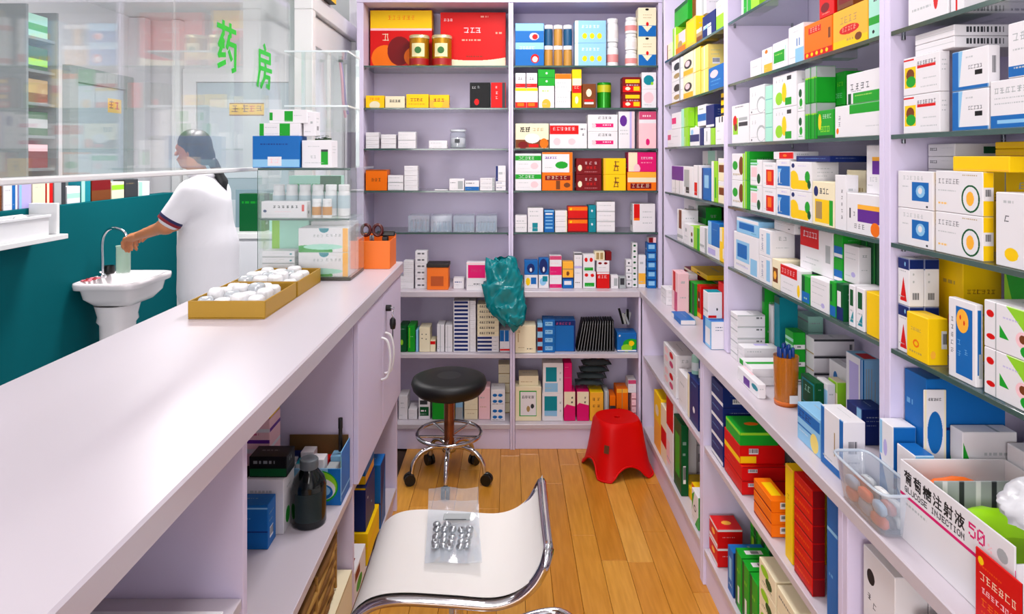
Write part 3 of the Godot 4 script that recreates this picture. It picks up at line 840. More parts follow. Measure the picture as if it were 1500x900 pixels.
func white_stool():
	var t = thing("bar_stool", "white seated swivel bar stool with chrome edge in foreground", "stool", V(-.13, 0, 1.69))
	# profile across the room (x, h), swept along the aisle
	var P = curve([Vector2(-.232, .445), Vector2(-.215, .49), Vector2(-.175, .522), Vector2(-.11, .533), Vector2(0, .528), Vector2(.09, .522), Vector2(.145, .535), Vector2(.185, .565), Vector2(.208, .60), Vector2(.222, .635)], 5)
	var L = []
	var nz = 14
	var half = .178
	for j in nz + 1:
		var z = lerpf(-half, half, float(j) / nz)
		var line = []
		for i in P.size():
			var s = float(i) / (P.size() - 1)
			var edge = maxf(0, maxf(.10 - s, s - .92))
			var zz = z * (1.0 - edge * 1.1)
			var sag = .006 * (1 - pow(z / half, 2))
			line.append(Vector3(P[i].x, P[i].y - sag, zz))
		L.append(line)
	var st = S()
	smooth_grid(st, L, false, false, true)
	var U = []
	for line in L:
		var q = []
		for p in line: q.append(p - Vector3(0, .018, 0))
		U.append(q)
	smooth_grid(st, U, false, false, false)
	var loop = []
	for i in P.size(): loop.append((L[0][i] + U[0][i]) / 2)
	for j in range(1, nz + 1): loop.append((L[j][-1] + U[j][-1]) / 2)
	for i in range(P.size() - 2, -1, -1): loop.append((L[nz][i] + U[nz][i]) / 2)
	for j in range(nz - 1, 0, -1): loop.append((L[j][0] + U[j][0]) / 2)
	obj("seat", st, mats["white vinyl"], t)
	for i in loop.size(): loop[i] -= Vector3(loop[i].x * .012, .010, loop[i].z * .02)
	obj("edge_tube", tube(S(), loop, .0125, 10, true), mats["chrome"], t)
	obj("underplate", rb(S(), -.09, .09, .492, .502, -.09, .09), mats["black plastic"], t)
	obj("column", lathe(S(), [Vector2(.026, .03), Vector2(.026, .30), Vector2(.026, .30), Vector2(.018, .30), Vector2(.018, .492)], Vector3.ZERO, 20), mats["chrome"], t)
	obj("base_plate", lathe(S(), [Vector2(.19, 0), Vector2(.19, .006), Vector2(.17, .014), Vector2(.08, .026), Vector2(.03, .045), Vector2(.027, .06)], Vector3.ZERO, 40), mats["chrome"], t)
	obj("foot_rest", tube(S(), curve([V(.02, .19, .02), V(.12, .195, .05), V(.24, .20, .12), V(.315, .205, .185), V(.26, .205, .25), V(.12, .195, .20), V(.01, .19, .03)]), .012, 8), mats["chrome"], t)
	# clear bag of tablets lying on the seat
	var b = thing("tablet_bag", "clear plastic bag of silver tablets on white seat", "bag", V(-.14, .541, 1.73))
	var g = S()
	var face = []
	for i in 9:
		var line = []
		for j in 11:
			var u = float(i) / 8 - .5
			var v = float(j) / 10 - .5
			var puff = (1 - 4 * u * u) * (1 - 4 * v * v) * .012
			line.append(Vector3(u * .135 + v * .02, .004 + puff * (1.0 if v > -.1 else .4) + .003 * sin(9 * u + 7 * v) + maxf(0, -v - .2) * .18, v * .25))
		face.append(line)
	smooth_grid(g, face, false, false, false)
	var under = []
	for line in face:
		var q = []
		for p in line: q.append(Vector3(p.x, maxf(0.0005, p.y * .4), p.z))
		under.append(q)
	smooth_grid(g, under, false, false, true)
	obj("film", g, mats["clear plastic"], b)
	rng.seed = 21
	var silver = mat("silver foil", Color(.72, .74, .76), .28, .75)
	for k in 22:
		var o = obj("tablet", lathe(S(), [Vector2(0, 0), Vector2(.008, 0), Vector2(.0105, .003), Vector2(.010, .007), Vector2(.006, .011), Vector2(0, .012)], Vector3.ZERO, 10), silver)
		o.position = V(-.14 - .04 + .02 * (k % 5) + rng.randf_range(-.004, .004), .5485 + (.008 if k > 14 else 0.0), 1.73 - .075 + .021 * int(k / 5) + rng.randf_range(-.004, .004))
		o.rotation = Vector3(rng.randf_range(-.4, .4), rng.randf() * 6, rng.randf_range(-.4, .4))
		tag(o, "silver foil tablet in the clear bag on white seat", "tablet", "tablets in the bag")
	put("paper_slip", "small dark printed slip inside the tablet bag", "slip", -.135, .557, 1.765, "g|r 10 10 80 30 K;l 10 50 70 12 k", .07, .004, .03)

# ---------------------------------------------------------------- bottles, tins, jars
func bottle(called, label, x, h, d, r, tall, body, cap, lab, labm, group = "", neck = .62, cat = "bottle"):
	var t = thing(called, label, cat, V(x, h, d), 0, group)
	var hb = tall * (.82 if cap else 1.0)
	if cap:
		obj("body", lathe(S(), [Vector2(0, 0), Vector2(r * .94, 0), Vector2(r, r * .08), Vector2(r, hb * .84), Vector2(r * .92, hb * .93), Vector2(r * neck, hb)], Vector3.ZERO, 20), body, t)
		obj("cap", lathe(S(), [Vector2(r * neck * 1.12, hb * .985), Vector2(r * neck * 1.15, tall * .97), Vector2(r * neck * 1.05, tall), Vector2(0, tall)], Vector3.ZERO, 18), cap, t)
	else:
		obj("body", lathe(S(), [Vector2(0, 0), Vector2(r * .96, 0), Vector2(r, r * .06), Vector2(r, tall * .96), Vector2(r * .96, tall), Vector2(0, tall)], Vector3.ZERO, 22), body, t)
	if lab: obj("label", lathe(S(), [Vector2(r + .0006, hb * lab[0]), Vector2(r + .0008, hb * lab[0]), Vector2(r + .0008, hb * lab[1]), Vector2(r + .0006, hb * lab[1])], Vector3.ZERO, 20), labm, t)
	return t

func bottles_and_tins():
	var wp = mats["white plastic"]
	var gold = mat("gold tin", Color(.72, .52, .08), .25, .6)
	var cream = mat("cream print", Color(.90, .86, .66), .4)
	for k in 2:
		var x = [-.4725, -.353][k]
		var t = thing("gold_tin", "gold tin with cream label, %s of two before gift boxes" % ["left", "right"][k], "tin", V(x, 1.973, 3.53 + .05), 0, "gold tins")
		t.position.z = -3.612
		obj("body", lathe(S(), [Vector2(0, 0), Vector2(.05, 0), Vector2(.052, .003), Vector2(.052, .146), Vector2(.05, .15)], Vector3.ZERO, 24), gold, t)
		obj("lid", lathe(S(), [Vector2(.054, .146), Vector2(.054, .16), Vector2(.05, .164), Vector2(0, .164)], Vector3.ZERO, 24), mat("tin lid", Color(.85, .80, .62), .3, .5), t)
		obj("red_band", lathe(S(), [Vector2(.0526, .006), Vector2(.0528, .006), Vector2(.0528, .04), Vector2(.0526, .04)], Vector3.ZERO, 24), mat("red print", Color(.62, .04, .04), .4), t)
		var lb = S()
		var g = []
		for i in 9:
			var a = lerpf(.9, 2.24, i / 8.0)
			g.append([Vector3(.0529 * cos(a), .048, .0529 * sin(a)), Vector3(.0529 * cos(a), .118, .0529 * sin(a))])
		smooth_grid(lb, g, false, false, true)
		obj("label", lb, cream, t)
		obj("emblem", tube(S(), [Vector3(0, .082, .0528), Vector3(0, .082, .0538)], .018, 14), mat("green print", Color(.12, .40, .12), .5), t)
	# front gift boxes stand behind the tins
	var amber = mat("amber gold bottle", Color(.72, .52, .22), .35)
	var blue = mat("blue label", Color(.05, .30, .46), .5)
	for k in 3:
		var x = [-.0, .051, .102][k] + .21
		bottle("medicine_bottle", "white capped amber bottle, lower row, %s of three" % ["left", "middle", "right"][k] + " on back top shelf", x, 1.9725, 3.60, .023, .108, amber, wp, null, null, "amber bottles", .92)
		bottle("medicine_bottle", "white capped bottle, upper row, %s of three" % ["left", "middle", "right"][k] + " on back top shelf", x, 2.0815, 3.60, .023, .108, [blue, amber, blue][k], wp, null, null, "amber bottles", .92)
	for k in 5:
		var x = [.547, .547, .645, .645, .645][k]
		var h = [1.9725, 2.0985, 1.9725, 2.0585, 2.1445][k]
		var tall = [.125, .125, .085, .085, .085][k]
		bottle("medicine_bottle", "white plastic bottle with red mark, %s" % ["lower of left pair", "upper of left pair", "bottom of right three", "middle of right three", "top of right three"][k] + " on back shelf", x, h, 3.60, .031, tall, wp, wp, [.2, .6], [mat("pink label", Color(.86, .55, .55), .5), mat("white label", Color(.88, .86, .86), .5)][k % 2], "white bottles on back shelf", .8)
	var gt = bottle("green_tin", "shiny green tin with yellow top print on back second shelf", .505, 1.7525, 3.61, .037, .135, mat("green tin", Color(.10, .55, .06), .2, .3), null, [.62, .9], mat("yellow green print", Color(.72, .72, .08), .35), "", 1.0, "tin")
	# glass jar and low things on the third shelf
	var j = thing("glass_jar", "clear glass jar with lid on back left third shelf", "jar", V(-.268, 1.5405, 3.62))
	obj("jar", lathe(S(), [Vector2(0, .002), Vector2(.040, .002), Vector2(.042, .01), Vector2(.042, .078), Vector2(.036, .086), Vector2(.036, .09)], Vector3.ZERO, 24), mats["clear plastic"], j)
	obj("lid", lathe(S(), [Vector2(.041, .09), Vector2(.042, .10), Vector2(.0, .102)], Vector3.ZERO, 24), mat("pale lid", Color(.78, .80, .82), .3), j)
	obj("label", rb(S(), -.014, .012, .03, .05, -.0445, -.0435, .0002), mat("dark label", Color(.2, .22, .24), .5), j)
	obj("contents", lathe(S(), [Vector2(0, .004), Vector2(.038, .004), Vector2(.038, .055), Vector2(0, .06)], Vector3.ZERO, 20), mat("pale pills", Color(.80, .80, .82), .6), j)
	# orange box with a dark lid on the back worktop
	var o = thing("orange_box", "orange box with dark brown lid on back worktop", "box", V(-.366, .8105, 3.52))
	obj("body", rb(S(), -.055, .055, 0, .115, 0, .10, .002), mat("orange card", Color(.95, .45, .03), .5), o)
	obj("lid", rb(S(), -.058, .058, .1155, .134, -.003, .103, .002), mat("dark brown card", Color(.10, .06, .03), .5), o)
	obj("mark", rb(S(), -.035, .03, .02, .07, -.0012, -.0002, .0002), mat("brown mark", Color(.72, .30, .02), .5), o)

func clear_boxes():
	# clear trays with ampoules on the back left fifth shelf
	rng.seed = 9
	for k in 4:
		var x = -.47 + k * .118
		var t = thing("plastic_tray", "clear plastic tray of ampoules, %s from left on fifth shelf" % ["first", "second", "third", "fourth"][k], "tray", V(x, 1.1035, 3.57), 0, "clear ampoule trays")
		obj("tray", rb(rb(rb(rb(rb(S(), -.055, .055, 0, .002, 0, .12), -.055, .055, .002, .085, 0, .0015), -.055, .055, .002, .085, .1185, .12), -.055, -.0535, .002, .085, .0015, .1185), .0535, .055, .002, .085, .0015, .1185), mats["clear plastic"], t)
		for i in 6:
			var a = bottle("ampoule", "small pale blue ampoule lying in plastic tray number %s" % ["one", "two", "three", "four"][k], x - .04 + .016 * i, 1.1065, 3.60 + .02 * (i % 2), .007, [.06, .05, .045, .05][k], mat("ampoule glass", Color(.52, .62, .70), .1), mat("ampoule cap", Color(.35, .42, .50), .3), null, null, "ampoules in clear trays")

func leaf_sheet(st, c, u, v, n):
	quad(st, c - u - v, c + u - v, c + u + v, c - u + v, n)

# ---------------------------------------------------------------- on the dispensing counter
func counter_things():
	var gold = mat("mustard card", Color(.66, .50, .06), .45)
	rng.seed = 31
	for k in 2:
		var x0 = -.885; var x1 = -.672
		var d0 = [1.883, 2.175][k]; var d1 = [2.163, 2.44][k]
		var t = thing("mustard_tray", "open mustard card tray of white packets, %s one" % ["nearer", "farther"][k], "tray", V(0, 1.0505, 0), 0, "mustard trays")
		obj("bottom", rb(S(), x0, x1, 0, .003, d0, d1), gold, t)
		obj("front_wall", rb(S(), x0, x1, .0035, .05, d0, d0 + .004), gold, t)
		obj("back_wall", rb(S(), x0, x1, .0035, .05, d1 - .004, d1), gold, t)
		obj("side_wall", rb(S(), x0, x0 + .004, .0035, .05, d0 + .0045, d1 - .0045), gold, t)
		obj("side_wall", rb(S(), x1 - .004, x1, .0035, .05, d0 + .0045, d1 - .0045), gold, t)
		for i in 15:
			var cx = x0 + .034 + .0465 * (i % 4) * 1.02
			var cd = d0 + .035 + .066 * int(i / 4)
			var tall = rng.randf_range(.046, .066)
			var m = S()
			var L = []
			for q in [[.002, 0.0], [.019, .001], [.021, .006], [.021, tall - .010], [.016, tall - .002], [.006, tall], [.001, tall]]: L.append(ring_rr(0, 0, q[0], q[0] * 1.25, q[1], 14, 3.0))
			var o = obj("medicine_packet", rings(m, L), mats["white plastic"] if i % 5 else mat("foil packet", Color(.78, .80, .82), .25, .3))
			o.position = V(cx, 1.0545, cd); o.rotation.y = rng.randf_range(-.25, .25)
			tag(o, "small white packet in the %s mustard tray" % ["nearer", "farther"][k], "packet", "packets in the %s mustard tray" % ["nearer", "farther"][k])
	# orange box with scissors at the counter's end
	var ob = thing("orange_box", "open orange box holding scissors at counter end", "box", V(-.535, 1.0505, 2.72))
	var oc = mats["orange card"]
	obj("front_wall", rb(S(), -.073, .062, 0, .112, 0, .003), oc, ob)
	obj("back_wall", rb(S(), -.073, .062, 0, .125, .147, .15), oc, ob)
	obj("side_wall", rb(S(), -.073, -.07, 0, .112, .0035, .1465), oc, ob)
	obj("side_wall", rb(S(), .059, .062, 0, .112, .0035, .1465), oc, ob)
	obj("bottom", rb(S(), -.0695, .0585, 0, .003, .0035, .1465), oc, ob)
	var sc = thing("scissors", "scissors with dark red handles in the orange box", "scissors", V(-.555, 1.055, 2.77))
	for s in [-1, 1]:
		obj("handle", tube(S(), arc(V(s * .024, .145, 0), .022, 0, TAU * .99, 20, Vector3.RIGHT * .8, Vector3.UP), .0065, 8, true), mat("dark red grip", Color(.30, .03, .05), .35), sc)
		obj("blade", rb(S(), s * .004 - .005, s * .004 + .005, .0, .125, s * .0025 - .0015, s * .0025 + .0015), mats["steel pin"], sc)
	var cl = thing("stapler", "black stapler standing behind scissors in orange box", "stapler", V(-.505, 1.055, 2.80))
	obj("arm", rb(S(), -.035, .04, .118, .138, -.012, .012, .004), mats["black plastic"], cl)
	obj("grip", rb(S(), -.012, .012, 0, .1175, -.012, .012, .003), mats["black plastic"], cl)

func glass_case():
	var x0 = -.905; var x1 = -.57; var d0 = 2.463; var d1 = 2.69
	var t = thing("glass_case", "small glass display case standing on the counter", "case")
	var cg = mats["clear glass"]; var ge = mats["glass edge"]
	obj("base_tray", rb(S(), x0, x1, 1.051, 1.062, d0, d1), mat("case base", Color(.30, .30, .27), .3, .5), t)
	obj("front_pane", rb(S(), x0 + .005, x1 - .005, 1.0625, 1.449, d0, d0 + .005, .0006), cg, t)
	obj("side_pane", rb(S(), x0, x0 + .005, 1.0625, 1.449, d0, d1, .0006), cg, t)
	obj("side_pane", rb(S(), x1 - .005, x1, 1.0625, 1.449, d0, d1, .0006), cg, t)
	obj("shelf", rb(S(), x0 + .006, x1 - .006, 1.268, 1.275, d0 + .006, d1, .0006), cg, t)
	obj("shelf_edge", rb(S(), x0 + .006, x1 - .006, 1.2682, 1.2748, d0 + .0053, d0 + .0059, .0002), ge, t)
	obj("top_pane", rb(S(), x0, x1, 1.4495, 1.4575, d0, 2.88, .0006), cg, t)
	obj("top_edge", rb(S(), x0, x1, 1.4497, 1.4573, d0 - .0009, d0 - .0002, .0002), ge, t)
	obj("corner_edge", rb(S(), x0 - .0012, x0 - .0002, 1.0625, 1.449, d0, d0 + .004, .0002), ge, t)
	var g = "goods in the glass case"
	for i in 4: put("medicine_box", "white flat carton with grey print, %s of left stack in glass case" % ORD[i], "box", -.835, 1.0625 + i * .0235, 2.475, "W|l 10 30 60 16 g;r 0 88 100 10 g;o 86 30 8 30 T", .118, .0228, .07, 0, g)
	for i in 2:
		put("medicine_box", "white carton with green wave, %s of two in glass case" % ["lower", "upper"][i], "box", -.672, 1.0625 + i * .0885, 2.475 + .0 * i, "W|o -20 70 90 50 G;o 10 66 80 24 t;o 42 -14 20 32 T;t 30 26 22 12 g 3;t 56 24 34 12 g 4;r 90 0 10 100 o", .18, .088, .11, 0, g)
	put("medicine_box", "white upright carton at the right in glass case", "box", -.665, 1.0625, 2.59, "W|l 10 20 60 5 g;t 60 40 20 20 g 1", .17, .19, .05, 0, g)
	put("medicine_box", "pale lime carton at the rear in glass case", "box", -.825, 1.0625, 2.58, "t|r 0 0 20 100 l;r 40 60 30 30 W", .14, .195, .06, 0, g)
	put("medicine_box", "long white carton with dark characters in glass case", "box", -.815, 1.2755, 2.478, "W|t 26 24 60 18 k 6;o 4 50 8 16 N;r 90 20 5 40 R;l 30 60 36 8 p", .165, .06, .05, 0, g)
	for i in 2: bottle("medicine_bottle", "white bottle with amber label, %s of two in glass case" % ["left", "right"][i], -.702 + i * .038, 1.2755, 2.50, .0165, .068, mats["white plastic"], mats["white plastic"], [.18, .72], mat("amber label", Color(.78, .52, .14), .5), g, .85)
	for i in 6: bottle("medicine_bottle", "white bottle with pale blue label, %s from left in case's rear row" % ["first", "second", "third", "fourth", "fifth", "sixth"][i], -.865 + i * .049, 1.2755, 2.575, .023, .118, mats["white plastic"], mats["white plastic"], [.3, .8], mat("pale blue label", Color(.72, .80, .84), .5), g, .8)
	put("medicine_box", "pale green carton deep in the glass case", "box", -.74, 1.2755, 2.61, "t|l 10 20 60 6 G;r 60 0 40 40 n", .2, .15, .05, 0, g)
	# on its top
	put("carton", "blue carton with white label on top of glass case", "box", -.848, 1.458, 2.49, "B|r 0 55 100 45 b;r 0 55 100 20 B;r 32 66 30 30 W;t 36 72 22 18 p 2;l 16 24 60 5 N|r 0 0 100 100 B", .172, .116, .09)
	put("carton", "white carton with green label on top of glass case", "box", -.703, 1.458, 2.50, "W|r 66 40 24 50 G;r 66 34 24 8 k;t 30 56 20 14 g 2;l 20 20 40 4 g", .108, .10, .09)
	put("carton", "white and green carton, lower one on blue carton", "box", -.838, 1.5745, 2.50, "W|r 0 0 10 100 G;r 50 0 26 100 G;l 14 30 30 8 g", .15, .046, .07)
	put("carton", "white and green carton, upper one on blue carton", "box", -.81, 1.6215, 2.51, "W|r 0 20 8 60 G;r 40 10 22 80 G;l 66 40 20 10 g", .14, .05, .06)
	put("carton", "white slim carton, upright on blue carton", "box", -.735, 1.5745, 2.52, "W|l 20 20 40 4 g;r 60 40 20 10 g", .045, .09, .06)
	var pot = thing("herb_bundle", "small dark green herb bundle on the white carton", "herb", V(-.69, 1.5585, 2.54))
	rng.seed = 41
	var lf = S()
	for i in 26:
		var c = Vector3(rng.randf_range(-.03, .03), .004 + rng.randf_range(0, .014), rng.randf_range(-.02, .02))
		var a = rng.randf() * TAU
		var u = Vector3(cos(a), .3 * rng.randf_range(-1, 1), sin(a)) * .011
		var v = Vector3(-sin(a), .3, cos(a)) * .004
		tri(lf, c - u, c + v, c - v, Vector3.UP); tri(lf, c + u, c + v, c - v, Vector3.UP)
	var lo = obj("leaves", lf, mat("herb green", Color(.05, .22, .06), .6), pot)
	obj("stem", tube(S(), [V(-.03, .004, 0), V(.03, .006, .005)], .003, 6), mats["herb green"], pot)
	# acrylic rack
	var r = thing("acrylic_rack", "clear acrylic leaflet rack with white edges above glass case", "rack", V(0, 0, 0))
	var we = mat("acrylic edge", Color(.86, .90, .91), .2)
	obj("back_sheet", rb(S(), -.86, -.62, 1.60, 1.94, 2.83, 2.834, .0005), mats["clear glass"], r)
	for h in [1.69, 1.90]:
		obj("ledge", rb(S(), -.86, -.62, h, h + .004, 2.62, 2.829, .0005), mats["clear glass"], r)
		obj("ledge_edge", rb(S(), -.86, -.62, h - .001, h + .006, 2.615, 2.6195, .0005), we, r)
		obj("ledge_edge", rb(S(), -.6195, -.615, h - .001, h + .006, 2.62, 2.83, .0005), we, r)
	obj("leg", rb(S(), -.86, -.845, 1.458, 1.94, 2.835, 2.842, .0005), we, r)
	obj("leg", rb(S(), -.635, -.62, 1.458, 1.94, 2.835, 2.842, .0005), we, r)

func under_counter():
	var g = "things inside the dispensing counter"
	put("carton", "blue carton nearest the counter divider on shelf", "box", -.672, .4995, 1.735, "B|r 0 6 100 4 b;l 14 30 50 4 b;r 0 60 100 2 N", .12, .113, .06, 0, g)
	put("carton", "white carton with green mark beside the dark bottle", "box", -.645, .4995, 1.805, "W|o 30 60 40 30 G;l 10 20 60 5 g|o 20 60 40 30 G;l 30 20 40 5 g", .10, .145, .09, 0, g)
	put("carton", "dark carton with green foot under the pink one", "box", -.745, .4995, 1.91, "K|r 0 70 100 30 G;r 0 80 100 8 l;l 10 30 60 6 n", .16, .13, .10, 0, g)
	put("carton", "white and pink patterned carton under the yellow one", "box", -.745, .6305, 1.915, "p|r 0 20 100 8 W;r 0 44 100 8 V;r 0 64 100 10 W;l 10 30 70 6 m|r 0 20 100 8 V;r 0 60 100 8 W", .15, .13, .09, 0, g)
	put("carton", "yellow patterned carton on the pink one", "box", -.745, .7615, 1.92, "Y|l 10 20 70 14 n;r 0 60 100 20 l", .15, .10, .08, 0, g)
	put("carton", "black flat carton lying on the white one", "box", -.64, .6455, 1.815, "K|r 0 60 100 40 n;l 10 20 60 20 g", .10, .055, .07, 0, g)
	# dark bottle
	var b = thing("dark_bottle", "large dark green bottle with grey cap on counter shelf", "bottle", V(-.5565, .4995, 1.905))
	b.position = V(-.545, .4995, 1.865)
	obj("body", lathe(S(), [Vector2(0, 0), Vector2(.042, 0), Vector2(.046, .006), Vector2(.046, .105), Vector2(.040, .125), Vector2(.026, .142), Vector2(.022, .150)], Vector3.ZERO, 28), mat("dark bottle", Color(.012, .045, .045), .12), b)
	obj("cap", lathe(S(), [Vector2(.024, .150), Vector2(.025, .152), Vector2(.025, .172), Vector2(.022, .176), Vector2(0, .176)], Vector3.ZERO, 20), mat("grey cap", Color(.35, .38, .40), .35), b)
	var lb = S()
	var q = []
	for i in 11:
		var a = lerpf(.5, 2.2, i / 10.0)
		q.append([Vector3(.0466 * cos(a), .02, .0466 * sin(a)), Vector3(.0466 * cos(a), .095, .0466 * sin(a))])
	smooth_grid(lb, q, false, false, true)
	obj("label", lb, mat("dark teal label", Color(.04, .13, .13), .5), b)
	# carton tray with swirl print
	var u = printed("b|r 80 0 20 100 B;o 34 4 62 92 G;o 38 8 56 80 l;o 42 26 50 62 W;o 52 42 36 44 B;o 58 46 26 30 b;r 0 90 100 10 B|r 0 0 100 100 B;r 0 80 100 4 b", .185, .13, .12, 900.0)
	var t = thing("swirl_tray", "open blue carton tray with green swirl print", "tray", V(-.572, .4995, 1.955), 0, g)
	var st = S(); box(st, Vector3(-.0925, 0, -.003), Vector3(.0925, .105, 0), .0006, u[0]); obj("front_wall", st, page_mats[u[1]], t)
	st = S(); box(st, Vector3(.0895, 0, -.108), Vector3(.0925, .15, -.0035), .0006, u[0]); obj("side_wall", st, page_mats[u[1]], t)
	st = S(); box(st, Vector3(-.0925, 0, -.108), Vector3(-.0895, .12, -.0035), .0006, u[0]); obj("side_wall", st, page_mats[u[1]], t)
	obj("back_wall", rb(S(), -.0885, .0885, 0, .16, .104, .107), mat("kraft card", Color(.40, .28, .12), .8), t)
	obj("bottom", rb(S(), -.0885, .0885, 0, .003, .004, .1035), mats["kraft card"], t)
	var say = ["white and red", "teal", "white", "grey and yellow", "navy and white", "white and violet", "red", "pale blue"]
	var des = ["W|r 0 0 40 100 R", "T|r 0 0 100 20 W", "W|l 10 20 60 8 g", "g|r 0 40 100 40 Y", "N|v 0 0 100 0 0 100 W", "W|r 30 20 60 40 V", "R|r 0 0 30 100 W", "b|l 10 30 60 10 B"]
	for i in 8: put("medicine_box", say[i] + " small carton in the swirl printed tray", "box", -.572 - .066 + .044 * (i % 4), .5035, 1.962 + .05 * int(i / 4), des[i], .038, .10 + .012 * (i % 3), .042, 0, "small cartons in the swirl tray")
	var pn = thing("marker_pen", "dark marker pen standing in the tray's corner", "pen", V(-.49, .5035, 2.058))
	pn.position = V(-.5, .621, 2.030)
	obj("barrel", lathe(S(), [Vector2(0, 0), Vector2(.006, .002), Vector2(.006, .07), Vector2(.006, .07), Vector2(.0068, .07), Vector2(.0068, .10), Vector2(0, .102)], Vector3.ZERO, 10), mats["black plastic"], pn)
	# near bay: papers, white cup and reel
	put("paper_stack", "stack of white paper in the near counter bay", "paper", -.62, .7135, .95, "W|l 4 20 80 10 g;l 4 50 80 10 g", .28, .02, .2)
	var cup = thing("paper_cup", "cream paper cup lying on the counter's lower shelf", "cup", V(-.60, .4995, 1.47))
	obj("wall", lathe(S(), [Vector2(0, 0), Vector2(.022, 0), Vector2(.023, .002), Vector2(.030, .075), Vector2(.028, .075), Vector2(.021, .004), Vector2(0, .004)], Vector3.ZERO, 20), mat("cream paper", Color(.88, .84, .76), .6), cup)
	# lower shelf: cream carton with a woven basket on it
	put("carton", "large cream carton on the counter's bottom board", "box", -.606, .1005, 1.40, "C|l 10 30 30 4 u|t 14 50 16 16 m 1;r 0 0 100 3 u;r 0 96 100 4 u|r 0 48 100 1 u", .27, .155, .655)
	var bk = thing("woven_basket", "brown woven basket on the large cream carton", "basket", V(-.60, .2565, 1.73))
	var straw = [mat("straw dark", Color(.50, .34, .14), .8), mat("straw light", Color(.66, .49, .22), .8)]
	for i in 7:
		var h = .012 + i * .024
		var p = ring_rr(0, 0, .10 + .001 * i, .27 + .001 * i, h, 44, 5.0)
		for k in p.size(): p[k] += Vector3(sin(k * PI) * 0, 0, 0) + Vector3(p[k].x, 0, p[k].z).normalized() * (.003 * (1 if (k + i) % 2 else -1))
		obj("woven_strand", tube(S(), p, .012, 6, true), straw[i % 2], bk)
	obj("bottom", rb(S(), -.095, .095, 0, .008, -.262, .262), straw[0], bk)
	for i in 10:
		var p = ring_rr(0, 0, .112, .282, 0, 10, 5.0)[i]
		obj("stake", tube(S(), [p + Vector3(0, .006, 0), p + Vector3(0, .176, 0)], .005, 6), straw[1], bk)
	# bay under the doors
	var c = "cartons under the counter doors"
	put("carton", "white carton with green leaf under the counter doors", "box", -.545, .1005, 2.12, "W|r 60 0 40 40 r;o 10 50 50 40 G|r 10 10 40 30 r;o 20 50 50 40 G|r 50 50 40 40 r;o 10 10 40 60 G", .13, .10, .17, 0, c)
	put("carton", "yellow carton lying under the navy one", "box", -.545, .1005, 2.33, "Y|r 0 44 100 6 o;l 10 20 60 6 u|r 0 44 100 6 o", .13, .11, .20, 0, c)
	put("carton", "navy carton with pale specks on the yellow one", "box", -.55, .2115, 2.34, "N|o 20 20 6 6 W;o 60 40 6 6 b;o 40 70 6 6 b;r 0 0 100 4 Y|o 20 30 8 6 W;o 60 60 8 6 b", .12, .15, .16, 0, c)
	put("carton", "yellow topped blue carton on the navy one", "box", -.55, .3625, 2.36, "B|r 0 50 100 50 Y|r 0 50 100 50 o", .11, .06, .15, 0, c)
	put("carton", "blue upright carton farthest under counter doors", "box", -.525, .1005, 2.56, "B|l 10 20 60 5 b;r 0 60 100 3 N|v 0 0 100 0 0 100 N", .09, .24, .10, 0, c)

